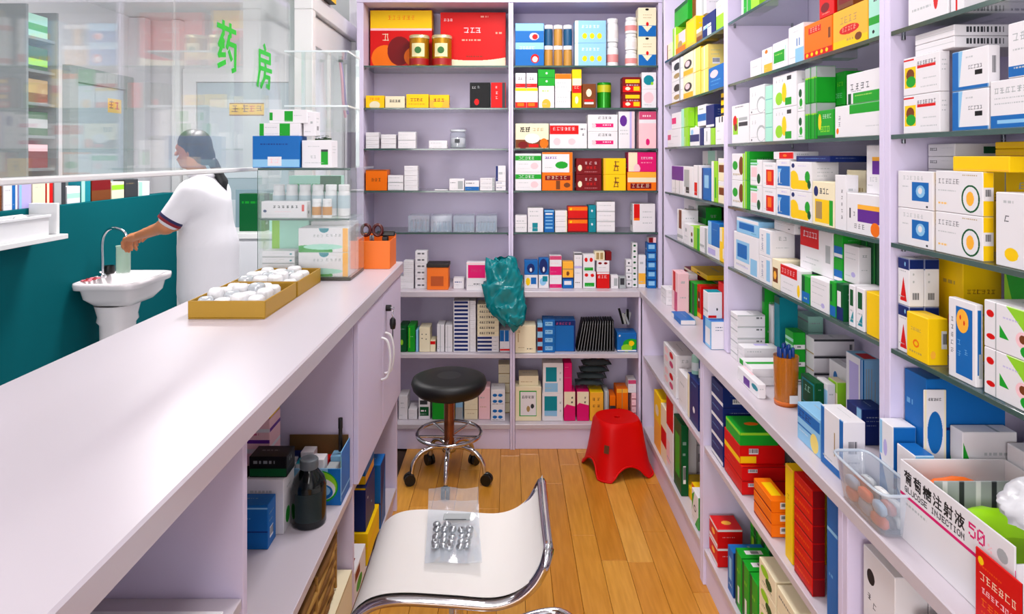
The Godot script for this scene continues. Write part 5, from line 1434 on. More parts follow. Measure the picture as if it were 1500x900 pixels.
# name, place, x, foot, d, turn, width, height, depth, how many high, how many deep, print, look
const CARTONS_BACK = [
	["gift_box", "BL1", -0.5787, 1.9725, 3.675, 0, 0.3326, 0.3139, 0.09, 1, 1, "R|r 0 0 100 31 Y;t 28 9 46 12 O 6;r 0 31 100 4 p;o 2 60 45 45 O;o 28 45 40 50 r;o 55 62 40 36 O;t 20 40 13 14 C 1|r 0 0 100 31 Y", "large red and yellow gift box"],
	["gift_box", "BL1", -0.1911, 1.9725, 3.675, 0, 0.3513, 0.3028, 0.09, 1, 1, "R|r 0 68 100 32 C;o -20 48 140 38 R;t 36 27 27 16 W 3;l 33 48 30 4 C;t 5 11 14 8 W 3;l 62 6 12 4 C;l 85 35 10 5 C;l 40 78 26 3 U|r 0 68 100 32 C", "large red gift box with cream lower edge"],
	["medicine_box", "BL2", -0.6968, 1.7525, 3.56, 0, 0.0963, 0.0642, 0.05, 1, 1, "Y|o 20 45 60 70 C;t 20 18 60 20 O 4", "small yellow carton with round emblem"],
	["medicine_box", "BL2", -0.5927, 1.7525, 3.56, 0, 0.1017, 0.0607, 0.05, 1, 1, "C|t 22 30 60 32 K 4", "small cream carton with black characters"],
	["medicine_box", "BL2", -0.4753, 1.7525, 3.56, 0, 0.116, 0.0714, 0.05, 1, 1, "Y|t 18 30 60 26 r 4;l 10 70 75 10 O", "small bright yellow carton with red characters"],
	["medicine_box", "BL2", -0.3613, 1.7525, 3.56, 0, 0.1017, 0.0678, 0.05, 1, 1, "o|r 0 0 100 40 Y;t 20 28 60 28 r 3;o 20 50 50 50 Y", "small orange and yellow carton"],
	["medicine_box", "BL2", -0.1495, 1.7525, 3.56, 0, 0.1053, 0.1319, 0.09, 1, 1, "K|o 22 64 26 26 R;t 10 16 22 16 W 2;t 38 12 14 16 g 1", "black carton with red dot"],
	["tall_box", "BL2", -0.0534, 1.7525, 3.56, 0, 0.0768, 0.1319, 0.09, 1, 1, "R|r 78 0 22 100 k;t 30 14 16 60 W 1;t 30 35 20 20 W 1;t 30 55 20 20 W 1", "red carton with white characters and dark edge"],
	["flat_box", "BL3", -0.7111, 1.5405, 3.56, 0, 0.0678, 0.0206, 0.06, 4, 1, "W|l 8 40 60 12 g", "plain white flat carton beside the post"],
	["flat_box", "BL3", -0.6266, 1.5405, 3.56, 0, 0.0768, 0.024, 0.06, 3, 1, "W|l 8 40 50 12 g", "plain white flat carton, middle stack"],
	["medicine_box", "BL3", -0.5304, 1.5405, 3.56, 0, 0.0911, 0.0435, 0.06, 2, 1, "W|r 0 0 100 6 g;l 8 40 50 10 g", "plain white carton, widest stack"],
	["medicine_box", "BL3", -0.3685, 1.5405, 3.56, 0, 0.0946, 0.0413, 0.05, 1, 1, "W|l 10 30 60 14 g", "low white carton next to glass jar"],
	["medicine_box", "BL4", -0.6897, 1.3205, 3.56, 0, 0.1106, 0.1082, 0.1, 1, 1, "O|t 25 40 50 25 U 3;r 0 0 100 4 U", "orange carton"],
	["medicine_box", "BL4", -0.5892, 1.3205, 3.56, 0, 0.0804, 0.0396, 0.06, 2, 1, "W|l 8 30 70 12 g;r 0 92 100 8 g", "white carton next to orange carton"],
	["flat_box", "BL4", -0.5091, 1.3205, 3.56, 0, 0.0697, 0.0254, 0.06, 5, 1, "W|l 10 40 60 14 g", "narrow white carton in tall stack"],
	["flat_box", "BL4", -0.3524, 1.3205, 3.56, 0, 0.0697, 0.005, 0.06, 1, 1, "W|", "very flat white carton"],
	["medicine_box", "BL4", -0.2706, 1.3205, 3.56, 0, 0.0768, 0.0619, 0.06, 1, 1, "W|r 60 20 36 70 g;l 8 30 40 10 k", "white carton with grey panel"],
	["medicine_box", "BL4", -0.1905, 1.3205, 3.56, 0, 0.0733, 0.0512, 0.06, 1, 1, "W|r 0 62 100 38 B;l 8 20 60 14 k", "white carton with blue foot"],
	["flat_box", "BL4", -0.1104, 1.3205, 3.56, 0, 0.0768, 0.0214, 0.06, 3, 1, "W|l 8 35 70 14 k;r 84 0 16 100 g", "white flat carton of three-high stack"],
	["flat_box", "BL4", -0.0409, 1.3205, 3.56, 0, 0.0519, 0.0235, 0.06, 2, 1, "W|l 8 30 60 20 N", "small white carton by right post"],
	["tall_box", "BL4", -0.0409, 1.3688, 3.56, 0, 0.0519, 0.0813, 0.06, 1, 1, "W|r 0 0 20 100 N;l 30 40 60 20 g", "white and navy carton atop small stack"],
	["flat_box", "BLc", -0.5325, 0.8105, 3.55, 0, 0.0766, 0.032, 0.08, 2, 1, "W|l 8 50 40 12 g", "white carton beside dispensing counter end"],
	["flat_box", "BLc", -0.5201, 0.8757, 3.55, 0, 0.0517, 0.0194, 0.06, 4, 1, "W|l 8 40 70 14 g", "thin white carton on low white stack"],
	["flat_box", "BLc", -0.4544, 0.8105, 3.55, 0, 0.0624, 0.0322, 0.06, 6, 1, "W|l 20 30 60 40 k;l 20 40 50 10 K", "white carton with dark dash in tall stack"],
	["medicine_box", "BLc", -0.2591, 0.8105, 3.55, 0, 0.0553, 0.0539, 0.06, 1, 1, "W|l 10 30 70 14 N;l 10 60 50 10 g", "small low white carton"],
	["medicine_box", "BLc", -0.1628, 0.8105, 3.5, 0, 0.107, 0.1434, 0.06, 1, 1, "W|r 8 8 84 48 P;r 0 0 100 4 p;t 20 24 55 16 m 4;l 34 76 34 6 k", "white carton with magenta panel"],
	["tall_box", "BLc", -0.0774, 0.8105, 3.52, 0, 0.0478, 0.1368, 0.06, 1, 1, "W|r 10 8 84 48 P", "white and magenta carton half behind bag"],
	["tall_box", "BLm", -0.5456, 0.4905, 3.52, 0, 0.0407, 0.1329, 0.12, 1, 1, "n|l 20 10 60 4 W;o 20 52 40 22 l", "dark green upright carton nearest to counter"],
	["slim_box", "BLm", -0.5016, 0.4905, 3.52, 0, 0.0372, 0.1329, 0.12, 1, 1, "G|r 20 6 10 80 l;l 40 40 40 5 W", "green upright carton with pale stripe"],
	["slim_box", "BLm", -0.4717, 0.4905, 3.52, 0, 0.0126, 0.1118, 0.1, 1, 1, "b|", "thin pale blue upright carton"],
	["tall_box", "BLm", -0.433, 0.4905, 3.52, 0, 0.0548, 0.1259, 0.1, 1, 1, "C|t 22 26 14 50 K 1;t 60 26 14 50 K 1;t 22 44 14 40 K 1;t 60 46 14 50 K 1", "cream upright carton with black characters"],
	["slim_box", "BLm", -0.3907, 0.4905, 3.52, 0, 0.0267, 0.0555, 0.1, 1, 1, "C|r 0 0 100 30 R", "short cream carton with red cap end"],
	["slim_box", "BLm", -0.3502, 0.4905, 3.52, 0, 0.0372, 0.14, 0.1, 1, 1, "W|r 42 0 8 100 g;l 14 88 14 4 k", "white upright carton with grey line"],
	["slim_box", "BLm", -0.308, 0.4905, 3.52, 0, 0.0372, 0.1364, 0.1, 1, 1, "W|r 30 0 4 100 g;l 14 40 8 4 g", "white upright carton beside striped stack"],
	["flat_box", "BLm", -0.2429, 0.4905, 3.52, 0, 0.083, 0.0197, 0.1, 13, 1, "W|r 6 18 88 60 N", "white flat carton with navy band, tallest stack"],
	["slim_box", "BLm", -0.1848, 0.4905, 3.52, 0, 0.0302, 0.0197, 0.1, 13, 1, "W|l 14 40 50 22 g", "narrow pale flat carton beside navy stack"],
	["flat_box", "BLm", -0.1056, 0.4905, 3.52, 0, 0.1111, 0.0196, 0.1, 4, 1, "W|r 0 14 68 62 N;l 74 30 20 20 k", "white flat carton with short navy band"],
	["flat_box", "BLm", -0.1056, 0.5712, 3.52, 0, 0.1111, 0.027, 0.1, 6, 1, "C|t 10 24 74 40 K 7", "pale flat carton with dark characters"],
	["tall_box", "BLm", -0.0195, 0.4905, 3.52, 0, 0.051, 0.1118, 0.1, 1, 1, "W|r 0 0 44 52 B;r 50 0 44 52 B;r 0 88 100 8 R", "white carton with two blue squares"],
	["tall_box", "BLb", -0.5485, 0.1305, 3.55, 0, 0.0447, 0.1234, 0.1, 1, 1, "W|l 20 30 40 6 g;l 20 50 50 4 g", "tall white carton at left end behind round stool"],
	["medicine_box", "BLb", -0.4988, 0.1305, 3.55, 0, 0.0447, 0.0523, 0.1, 1, 1, "W|l 20 40 50 6 g", "short white carton behind round stool"],
	["tall_box", "BLb", -0.4384, 0.1305, 3.55, 0, 0.0588, 0.1588, 0.1, 1, 1, "W|r 10 38 70 14 k;r 10 60 80 30 n;l 20 70 50 8 W", "white carton with dark green label"],
	["tall_box", "BLb", -0.3621, 0.1305, 3.55, 0, 0.0695, 0.1305, 0.1, 1, 1, "G|l 20 20 50 6 l;r 0 0 100 10 n", "green carton behind stool column"],
	["slim_box", "BLb", -0.2982, 0.1305, 3.55, 0, 0.034, 0.1305, 0.1, 1, 1, "o|l 20 30 50 6 U", "tan narrow carton behind stool column"],
	["slim_box", "BLb", -0.2574, 0.1305, 3.55, 0, 0.0375, 0.1234, 0.1, 1, 1, "b|r 0 50 100 50 g", "pale blue carton behind stool column"],
	["medicine_box", "BLb", -0.1953, 0.1305, 3.55, 0, 0.0695, 0.0774, 0.1, 2, 1, "C|l 20 60 60 6 u;r 0 33 100 2 u", "beige carton behind stool"],
	["tall_box", "BLb", -0.126, 0.1305, 3.55, 0, 0.0588, 0.1659, 0.1, 1, 1, "p|l 14 30 40 6 g;l 14 60 60 4 u", "pale pink tall carton behind stool"],
	["medicine_box", "BLb", -0.0547, 0.1305, 3.53, 0, 0.0726, 0.0808, 0.1, 2, 1, "W|o 12 26 34 20 B;o 52 26 34 20 B;o 12 66 34 20 B;o 52 66 34 20 B;l 10 92 80 6 k", "white carton printed with blue rounds"],
	["medicine_box", "BLb", -0.024, 0.1305, 3.64, 0, 0.0599, 0.0514, 0.08, 5, 1, "C|r 0 94 100 6 u;l 12 20 50 8 g", "cream carton of five-high stack"],
	["medicine_box", "BR1", 0.1097, 1.9725, 3.56, 0, 0.1494, 0.1219, 0.09, 1, 1, "B|r 0 0 100 30 b;t 14 18 56 20 W 5;o 55 50 30 40 R;o 60 60 20 26 W", "blue carton with red flower"],
	["medicine_box", "BR1", 0.1097, 2.095, 3.56, 0, 0.1494, 0.0991, 0.09, 1, 1, "B|r 0 0 100 40 b;t 10 24 60 18 b 5;o 50 50 34 40 p;o 60 58 20 28 R", "blue carton with pale top and red flower"],
	["medicine_box", "BR1", 0.4272, 1.9725, 3.56, 0, 0.1623, 0.1176, 0.09, 2, 1, "b|r 0 0 10 100 C;t 22 20 60 14 W 5;o 24 56 16 26 Y;o 48 56 16 26 Y;o 72 56 16 26 Y", "light blue carton with three yellow flowers"],
	["tall_box", "BR1", 0.7236, 1.9725, 3.56, 0, 0.0928, 0.1514, 0.08, 2, 1, "C|r 0 62 100 38 B;v 20 62 80 62 50 84 C;o 40 2 20 8 K;l 26 24 50 4 u;l 26 34 50 4 u;o 44 50 16 14 R", "cream and blue carton with pointed label"],
	["medicine_box", "BR2", 0.0937, 1.7525, 3.56, 0, 0.1173, 0.1034, 0.08, 1, 1, "W|r 0 72 100 28 R;r 0 0 100 14 Y;r 50 0 2 100 g;r 8 76 30 18 O;r 58 76 30 18 O", "white carton with red foot and yellow top"],
	["tall_box", "BR2", 0.0623, 1.8565, 3.56, 0, 0.0519, 0.0777, 0.08, 1, 1, "W|t 24 30 50 34 k 2;r 0 74 100 26 R", "small white carton with red foot, left"],
	["tall_box", "BR2", 0.121, 1.8565, 3.56, 0, 0.0555, 0.0777, 0.08, 1, 1, "W|t 24 30 50 34 k 2;r 0 74 100 26 R", "small white carton with red foot, right"],
	["tall_box", "BR2", 0.1976, 1.7525, 3.56, 0, 0.0804, 0.1141, 0.08, 1, 1, "W|o 20 60 60 50 o;l 20 20 50 8 l", "white carton with orange fruit"],
	["medicine_box", "BR2", 0.1976, 1.8672, 3.56, 0, 0.0875, 0.0862, 0.08, 1, 1, "G|o 46 16 14 14 W;o 46 66 14 14 W;r 0 48 100 3 n", "green box on white carton"],
	["medicine_box", "BR2", 0.283, 1.7525, 3.56, 0, 0.0804, 0.0856, 0.08, 1, 1, "W|l 12 34 70 8 g;l 12 60 70 8 g", "white carton under orange lid carton"],
	["medicine_box", "BR2", 0.2848, 1.8387, 3.56, 0, 0.0839, 0.092, 0.08, 1, 1, "W|r 0 0 100 30 O;l 12 50 60 10 g;l 10 74 70 8 g", "white carton with orange top band"],
	["tall_box", "BR2", 0.356, 1.7525, 3.56, 0, 0.0483, 0.2009, 0.08, 1, 1, "Y|r 0 24 100 22 C;r 0 42 100 20 R;t 20 44 60 14 C 2;o 30 70 40 20 C", "narrow yellow and red carton"],
	["tall_box", "BR2", 0.4201, 1.7525, 3.56, 0, 0.0697, 0.1248, 0.08, 1, 1, "U|o 28 20 44 34 C;r 14 66 72 8 R;r 14 78 72 8 W", "brown carton with round emblem"],
	["medicine_box", "BR2", 0.6426, 1.7525, 3.56, 0, 0.0946, 0.0799, 0.08, 2, 1, "r|r 14 14 80 26 Y;l 20 48 70 12 W;r 0 60 100 40 R;o 14 64 30 24 C;r 60 62 34 30 Y", "dark red and yellow carton"],
	["medicine_box", "BR2", 0.7325, 1.7525, 3.56, 0, 0.075, 0.0963, 0.08, 1, 1, "W|o 12 14 74 62 p;l 20 84 50 6 g", "white carton with pink blob print"],
	["medicine_box", "BR2", 0.7325, 1.8494, 3.56, 0, 0.075, 0.0884, 0.08, 1, 1, "W|o 12 16 74 60 T;o 64 56 20 20 l", "white carton with turquoise blob print"],
	["medicine_box", "BR3", 0.1228, 1.5405, 3.56, 0, 0.1729, 0.1303, 0.1, 1, 1, "C|r 0 66 100 34 U;t 14 14 32 22 K 2;t 52 18 36 14 u 3;o 28 40 46 40 W;o 8 72 30 30 r;o 74 60 26 40 O;r 40 84 30 12 R", "cream and brown carton with flower print"],
	["medicine_box", "BR3", 0.3115, 1.5405, 3.56, 0, 0.1943, 0.1303, 0.1, 1, 1, "W|r 0 8 78 36 R;t 8 14 62 22 W 6;o 10 58 20 30 p;o 50 60 20 26 p;l 84 20 12 8 k;t 88 40 8 10 k 1", "white carton with red title block"],
	["medicine_box", "BR3", 0.4913, 1.5405, 3.56, 0, 0.1551, 0.088, 0.1, 2, 1, "W|t 36 12 46 16 k 4;r 14 54 72 22 P;o 14 50 14 30 p;l 50 60 30 10 W", "white carton with magenta bar"],
	["tall_box", "BR3", 0.6159, 1.5405, 3.56, 0, 0.0839, 0.1929, 0.08, 1, 1, "W|o 8 10 46 30 V;r 70 0 14 100 v;l 10 50 50 4 g;l 10 60 50 4 g;r 84 0 16 100 p", "white carton with purple round emblem"],
	["tall_box", "BR3", 0.7253, 1.5405, 3.56, 0, 0.0894, 0.1929, 0.08, 1, 1, "p|r 0 0 100 22 m;r 0 22 100 10 W;o 40 74 24 18 P;l 20 10 50 6 W", "pink tall carton"],
	["medicine_box", "BR4", 0.1026, 1.3205, 3.56, 0, 0.1352, 0.0965, 0.1, 2, 1, "W|r 0 12 100 26 G;t 12 16 64 18 W 5;o 60 50 30 36 p;l 10 56 40 5 g", "white carton with green title bar"],
	["medicine_box", "BR4", 0.2545, 1.3205, 3.56, 0, 0.1587, 0.094, 0.1, 1, 1, "O|r 10 16 84 26 r;t 16 18 70 20 C 5;r 46 46 14 50 U;o 72 56 22 28 U", "orange carton with dark title bar"],
	["medicine_box", "BR4", 0.2545, 1.4151, 3.56, 0, 0.1587, 0.1062, 0.1, 1, 1, "W|r 90 0 10 100 O;r 0 0 100 8 O;t 8 22 42 18 V 5;o 44 46 42 36 G;l 10 76 24 5 g", "white carton with green leaf and orange edge"],
	["medicine_box", "BR4", 0.4183, 1.3205, 3.56, 0, 0.1302, 0.0841, 0.1, 2, 1, "r|t 34 22 58 18 W 3;t 42 50 42 18 R 3;o 6 40 18 40 C;l 34 84 50 6 p", "dark red carton with white characters"],
	["medicine_box", "BR4", 0.5536, 1.3205, 3.56, 0, 0.116, 0.0841, 0.1, 2, 1, "Y|t 46 18 30 60 U 1;t 46 44 30 40 U 1;r 0 0 8 100 o", "yellow carton with brown characters"],
	["medicine_box", "BR4", 0.6951, 1.3205, 3.56, 0, 0.1498, 0.0975, 0.1, 1, 1, "O|r 0 0 100 30 o;r 0 30 100 26 C;r 10 62 74 30 r;t 14 64 66 24 C 4", "orange carton with cream band"],
	["medicine_box", "BR4", 0.6969, 1.4186, 3.56, 0, 0.1462, 0.1026, 0.1, 1, 1, "P|r 0 0 32 100 C;o 20 60 24 50 p;t 46 24 44 16 W 5;l 46 52 40 8 p", "magenta carton with cream side panel"],
	["tall_box", "BR5", 0.0652, 1.1035, 3.56, 0, 0.0604, 0.0867, 0.09, 1, 1, "W|l 10 30 74 10 g;r 0 46 100 2 g;l 10 70 74 8 g", "low white carton with grey line print"],
	["tall_box", "BR5", 0.1406, 1.1035, 3.56, 0, 0.0804, 0.1258, 0.09, 1, 1, "W|r 30 62 36 36 T;l 12 12 60 6 g;l 12 30 60 6 g", "white carton with turquoise square"],
	["tall_box", "BR5", 0.2118, 1.1035, 3.56, 0, 0.0519, 0.1152, 0.09, 1, 1, "B|r 12 14 76 8 W;r 12 30 76 5 b;r 12 46 76 5 b;r 12 62 76 5 b;r 12 78 76 8 b;r 0 0 100 6 b", "blue striped carton"],
	["medicine_box", "BR5", 0.2741, 1.1035, 3.56, 0, 0.0626, 0.0555, 0.09, 2, 1, "W|r 0 50 100 2 g;r 90 0 10 100 C", "white carton between blue and red ones"],
	["medicine_box", "BR5", 0.3613, 1.1035, 3.56, 0, 0.1017, 0.0662, 0.09, 2, 1, "R|r 0 0 100 30 O;o 8 8 14 20 Y;l 26 14 60 12 Y;r 0 92 100 8 r", "red carton with orange band"],
	["slim_box", "BR5", 0.4361, 1.1035, 3.56, 0, 0.0377, 0.0697, 0.09, 2, 1, "T|o 34 30 30 20 W", "narrow teal carton end"],
	["medicine_box", "BR5", 0.5073, 1.1035, 3.56, 0, 0.0946, 0.0522, 0.09, 3, 1, "W|l 12 34 70 12 g;r 0 90 100 6 g", "white flat carton right of teal ends"],
	["medicine_box", "BR5", 0.7067, 1.1035, 3.56, 0, 0.116, 0.1472, 0.09, 1, 1, "W|r 4 0 26 56 R;r 4 50 26 8 O;l 44 26 44 5 g;l 44 46 44 5 g;l 44 66 44 5 g", "white carton with red corner"],
	["medicine_box", "BRc", 0.1175, 0.8105, 3.56, 0, 0.0697, 0.07, 0.06, 1, 1, "W|o 10 20 36 60 Y;r 50 20 40 50 B", "white carton with yellow round"],
	["medicine_box", "BRc", 0.1175, 0.8811, 3.56, 0, 0.0697, 0.0742, 0.06, 1, 1, "B|o 20 20 60 70 N;o 40 50 20 30 W", "blue carton with round top, leftmost"],
	["tall_box", "BRc", 0.1833, 0.8105, 3.56, 0, 0.0519, 0.07, 0.06, 1, 1, "W|o 10 20 70 60 b;r 40 10 50 40 T", "white carton with turquoise print"],
	["tall_box", "BRc", 0.1833, 0.8811, 3.56, 0, 0.0519, 0.0848, 0.06, 1, 1, "B|o 6 0 88 96 N;o 40 50 26 34 W", "blue carton with dark disc, middle"],
	["medicine_box", "BRc", 0.2456, 0.8105, 3.56, 0, 0.0626, 0.0664, 0.06, 1, 1, "W|r 0 70 100 30 P;l 14 20 60 10 p", "white carton with magenta foot"],
	["tall_box", "BRc", 0.2456, 0.8775, 3.56, 0, 0.0626, 0.1026, 0.06, 1, 1, "W|r 0 0 100 20 m;r 0 56 100 44 P;l 14 36 60 8 p", "white and magenta striped carton"],
	["medicine_box", "BRc", 0.3097, 0.8105, 3.56, 0, 0.0555, 0.0557, 0.06, 1, 1, "B|r 14 30 72 40 W;r 0 0 100 14 N", "small blue framed carton"],
	["tall_box", "BRc", 0.3097, 0.8668, 3.56, 0, 0.0555, 0.0813, 0.06, 1, 1, "o|o 36 60 30 30 U;r 0 44 100 6 u", "amber carton on blue framed carton"],
	["tall_box", "BRc", 0.3631, 0.8105, 3.56, 0, 0.0412, 0.102, 0.06, 1, 1, "W|l 16 70 60 8 k;l 16 20 60 6 g", "white carton with thin print, slim"],
	["tall_box", "BRc", 0.3631, 0.9131, 3.56, 0, 0.0412, 0.0813, 0.06, 1, 1, "W|r 0 0 100 8 k;r 0 86 100 14 v;l 18 30 60 6 g", "slim white carton with black top line"],
	["medicine_box", "BRc", 0.4219, 0.8105, 3.56, 0, 0.0661, 0.0878, 0.06, 1, 1, "W|o 12 10 30 20 R;o 60 12 30 20 R;r 12 68 78 22 G", "white carton with red dots and green foot"],
	["medicine_box", "BRc", 0.4188, 0.8989, 3.56, 0, 0.0599, 0.0884, 0.06, 1, 1, "W|o 12 18 30 26 R;o 58 18 30 26 R;r 10 78 80 18 G", "white carton with two red marks, upper"],
	["medicine_box", "BRc", 0.4931, 0.8105, 3.56, 0, 0.0661, 0.0842, 0.06, 1, 1, "R|t 10 20 74 40 W 3;r 0 0 100 10 W", "low red and white carton"],
	["medicine_box", "BRc", 0.4931, 0.8953, 3.56, 0, 0.0661, 0.0599, 0.06, 1, 1, "W|o 12 12 30 20 r;o 58 12 30 20 r;l 14 60 60 8 g", "white carton with dark red arcs"],
	["medicine_box", "BRc", 0.4753, 0.9558, 3.56, 0, 0.0519, 0.0457, 0.06, 1, 1, "C|r 14 10 30 80 u;r 56 10 30 80 u", "tan flat carton atop right pile"],
	["slim_box", "BRc", 0.5215, 0.9558, 3.56, 0, 0.0305, 0.0457, 0.06, 1, 1, "r|", "dark red flat carton atop right pile"],
	["slim_box", "BRc", 0.552, 0.8105, 3.55, 0, 0.0376, 0.0681, 0.05, 1, 1, "W|r 40 20 50 60 g", "small white and grey carton"],
	["slim_box", "BRc", 0.5929, 0.8105, 3.55, 0, 0.034, 0.061, 0.05, 1, 1, "g|r 14 10 70 60 k", "small grey carton"],
	["slim_box", "BRc", 0.6319, 0.8105, 3.58, 0, 0.0307, 0.0359, 0.05, 4, 1, "W|o 30 30 36 30 k;r 0 90 100 10 g", "slim white carton in four-high stack"],
	["slim_box", "BRc", 0.6623, 0.8105, 3.58, 0, 0.0271, 0.0288, 0.05, 8, 1, "W|o 20 30 60 40 n", "slim white carton with green dot"],
	["slim_box", "BRc", 0.6999, 0.8105, 3.58, 0, 0.0379, 0.1703, 0.05, 1, 1, "W|r 0 56 100 34 o;l 20 20 50 10 g", "white carton with orange band"],
	["medicine_box", "BRc", 0.7467, 0.8105, 3.56, 0, 0.0466, 0.047, 0.06, 5, 1, "B|r 14 22 72 50 b;r 0 0 100 8 N", "blue carton with pale label"],
	["flat_box", "BRc", 0.7503, 1.0485, 3.56, 0, 0.0395, 0.0279, 0.06, 1, 1, "W|r 0 0 60 100 r;r 60 0 40 100 p", "pink and red flat carton on blue stack"],
	["medicine_box", "BRm", 0.0872, 0.4905, 3.5, 0, 0.1043, 0.1414, 0.1, 1, 1, "C|t 12 18 20 10 u 1;l 58 84 26 6 k;l 14 80 30 4 u;l 12 30 6 40 u", "cream carton at the divider"],
	["slim_box", "BRm", 0.1615, 0.4905, 3.51, 0, 0.0266, 0.1495, 0.1, 1, 1, "b|r 0 14 100 14 r;r 0 50 100 14 r;r 0 80 100 14 r", "narrow blue and red carton"],
	["medicine_box", "BRm", 0.2071, 0.4905, 3.51, 0, 0.0617, 0.0413, 0.1, 4, 1, "B|r 20 26 64 50 b;l 26 40 50 12 N", "blue carton with pale panel"],
	["medicine_box", "BRm", 0.6102, 0.4905, 3.52, 0, 0.0996, 0.0977, 0.1, 1, 1, "B|o 30 30 90 60 G;o 20 60 60 40 l;o 60 40 30 30 Y;o 8 8 10 12 W;r 0 92 100 8 W", "blue carton with green leaf print"],
	["medicine_box", "BRb", 0.1018, 0.1305, 3.53, 0, 0.1336, 0.1763, 0.1, 1, 1, "C|r 16 12 68 76 G;r 19 15 62 70 W;t 26 26 48 14 k 4;o 44 56 14 18 u;o 60 50 14 14 k", "cream carton with green framed label"],
	["medicine_box", "BRb", 0.1047, 0.3074, 3.55, 0, 0.1014, 0.0494, 0.1, 1, 1, "C|l 10 60 60 10 u", "pale flat carton on framed one"],
	["medicine_box", "BRb", 0.2277, 0.1305, 3.53, 0, 0.1079, 0.141, 0.1, 1, 1, "W|r 10 10 62 54 T;r 10 64 62 20 b;t 84 30 10 30 g 1;t 84 60 10 30 g 1", "white carton with turquoise panel, lower"],
	["tall_box", "BRb", 0.2294, 0.2721, 3.53, 0, 0.1044, 0.1582, 0.1, 1, 1, "W|r 14 14 56 48 T;r 10 66 66 30 b;t 84 30 10 30 g 1;l 84 50 8 10 g", "white carton with turquoise panel, upper"],
	["tall_box", "BRb", 0.3159, 0.1305, 3.53, 0, 0.0585, 0.1516, 0.1, 1, 1, "P|v 0 0 100 0 0 55 C;v 100 0 100 50 0 40 C;t 66 18 16 40 K 1;t 66 34 16 40 K 1", "cream and magenta carton, left"],
	["tall_box", "BRb", 0.3848, 0.1305, 3.53, 0, 0.062, 0.1516, 0.1, 1, 1, "P|v 0 0 100 0 0 45 C;v 100 0 100 46 0 36 C;t 62 18 16 40 K 1;t 62 34 16 40 K 1", "cream and magenta carton, right"],
	["tall_box", "BRb", 0.3071, 0.2827, 3.53, 0, 0.0409, 0.1477, 0.1, 1, 1, "P|r 0 50 100 4 m;l 14 14 40 4 p", "magenta carton standing on pair"],
	["tall_box", "BRb", 0.4554, 0.1305, 3.53, 0, 0.0691, 0.148, 0.1, 1, 1, "Y|r 0 0 100 100 o;t 20 20 22 60 U 1;t 56 20 22 60 U 1;t 20 44 22 50 U 1;t 56 44 22 50 U 1", "amber carton with brown characters"],
	["slim_box", "BRb", 0.5066, 0.1305, 3.53, 0, 0.0232, 0.1551, 0.1, 1, 1, "g|r 40 0 14 100 W", "pale slim carton near red stool"],
	["slim_box", "BRb", 0.5383, 0.1305, 3.53, 0, 0.0303, 0.1304, 0.1, 1, 1, "O|r 0 40 100 40 k", "orange and black slim carton"],
	["tall_box", "BRb", 0.5881, 0.1305, 3.53, 0, 0.0594, 0.1657, 0.1, 1, 1, "O|r 0 0 100 12 o;r 46 0 6 100 u;l 14 60 30 5 U", "orange carton behind red stool"],
	["medicine_box", "BRb", 0.6481, 0.1305, 3.53, 0, 0.0238, 0.0357, 0.08, 4, 1, "p|l 20 40 50 14 m;r 0 88 100 10 r", "pink carton of stack by corner"],
	["medicine_box", "BRb", 0.6392, 0.2757, 3.53, 0, 0.0415, 0.0665, 0.08, 1, 1, "W|r 0 0 100 30 m;l 20 50 50 12 p", "white and pink carton topping corner stack"]]
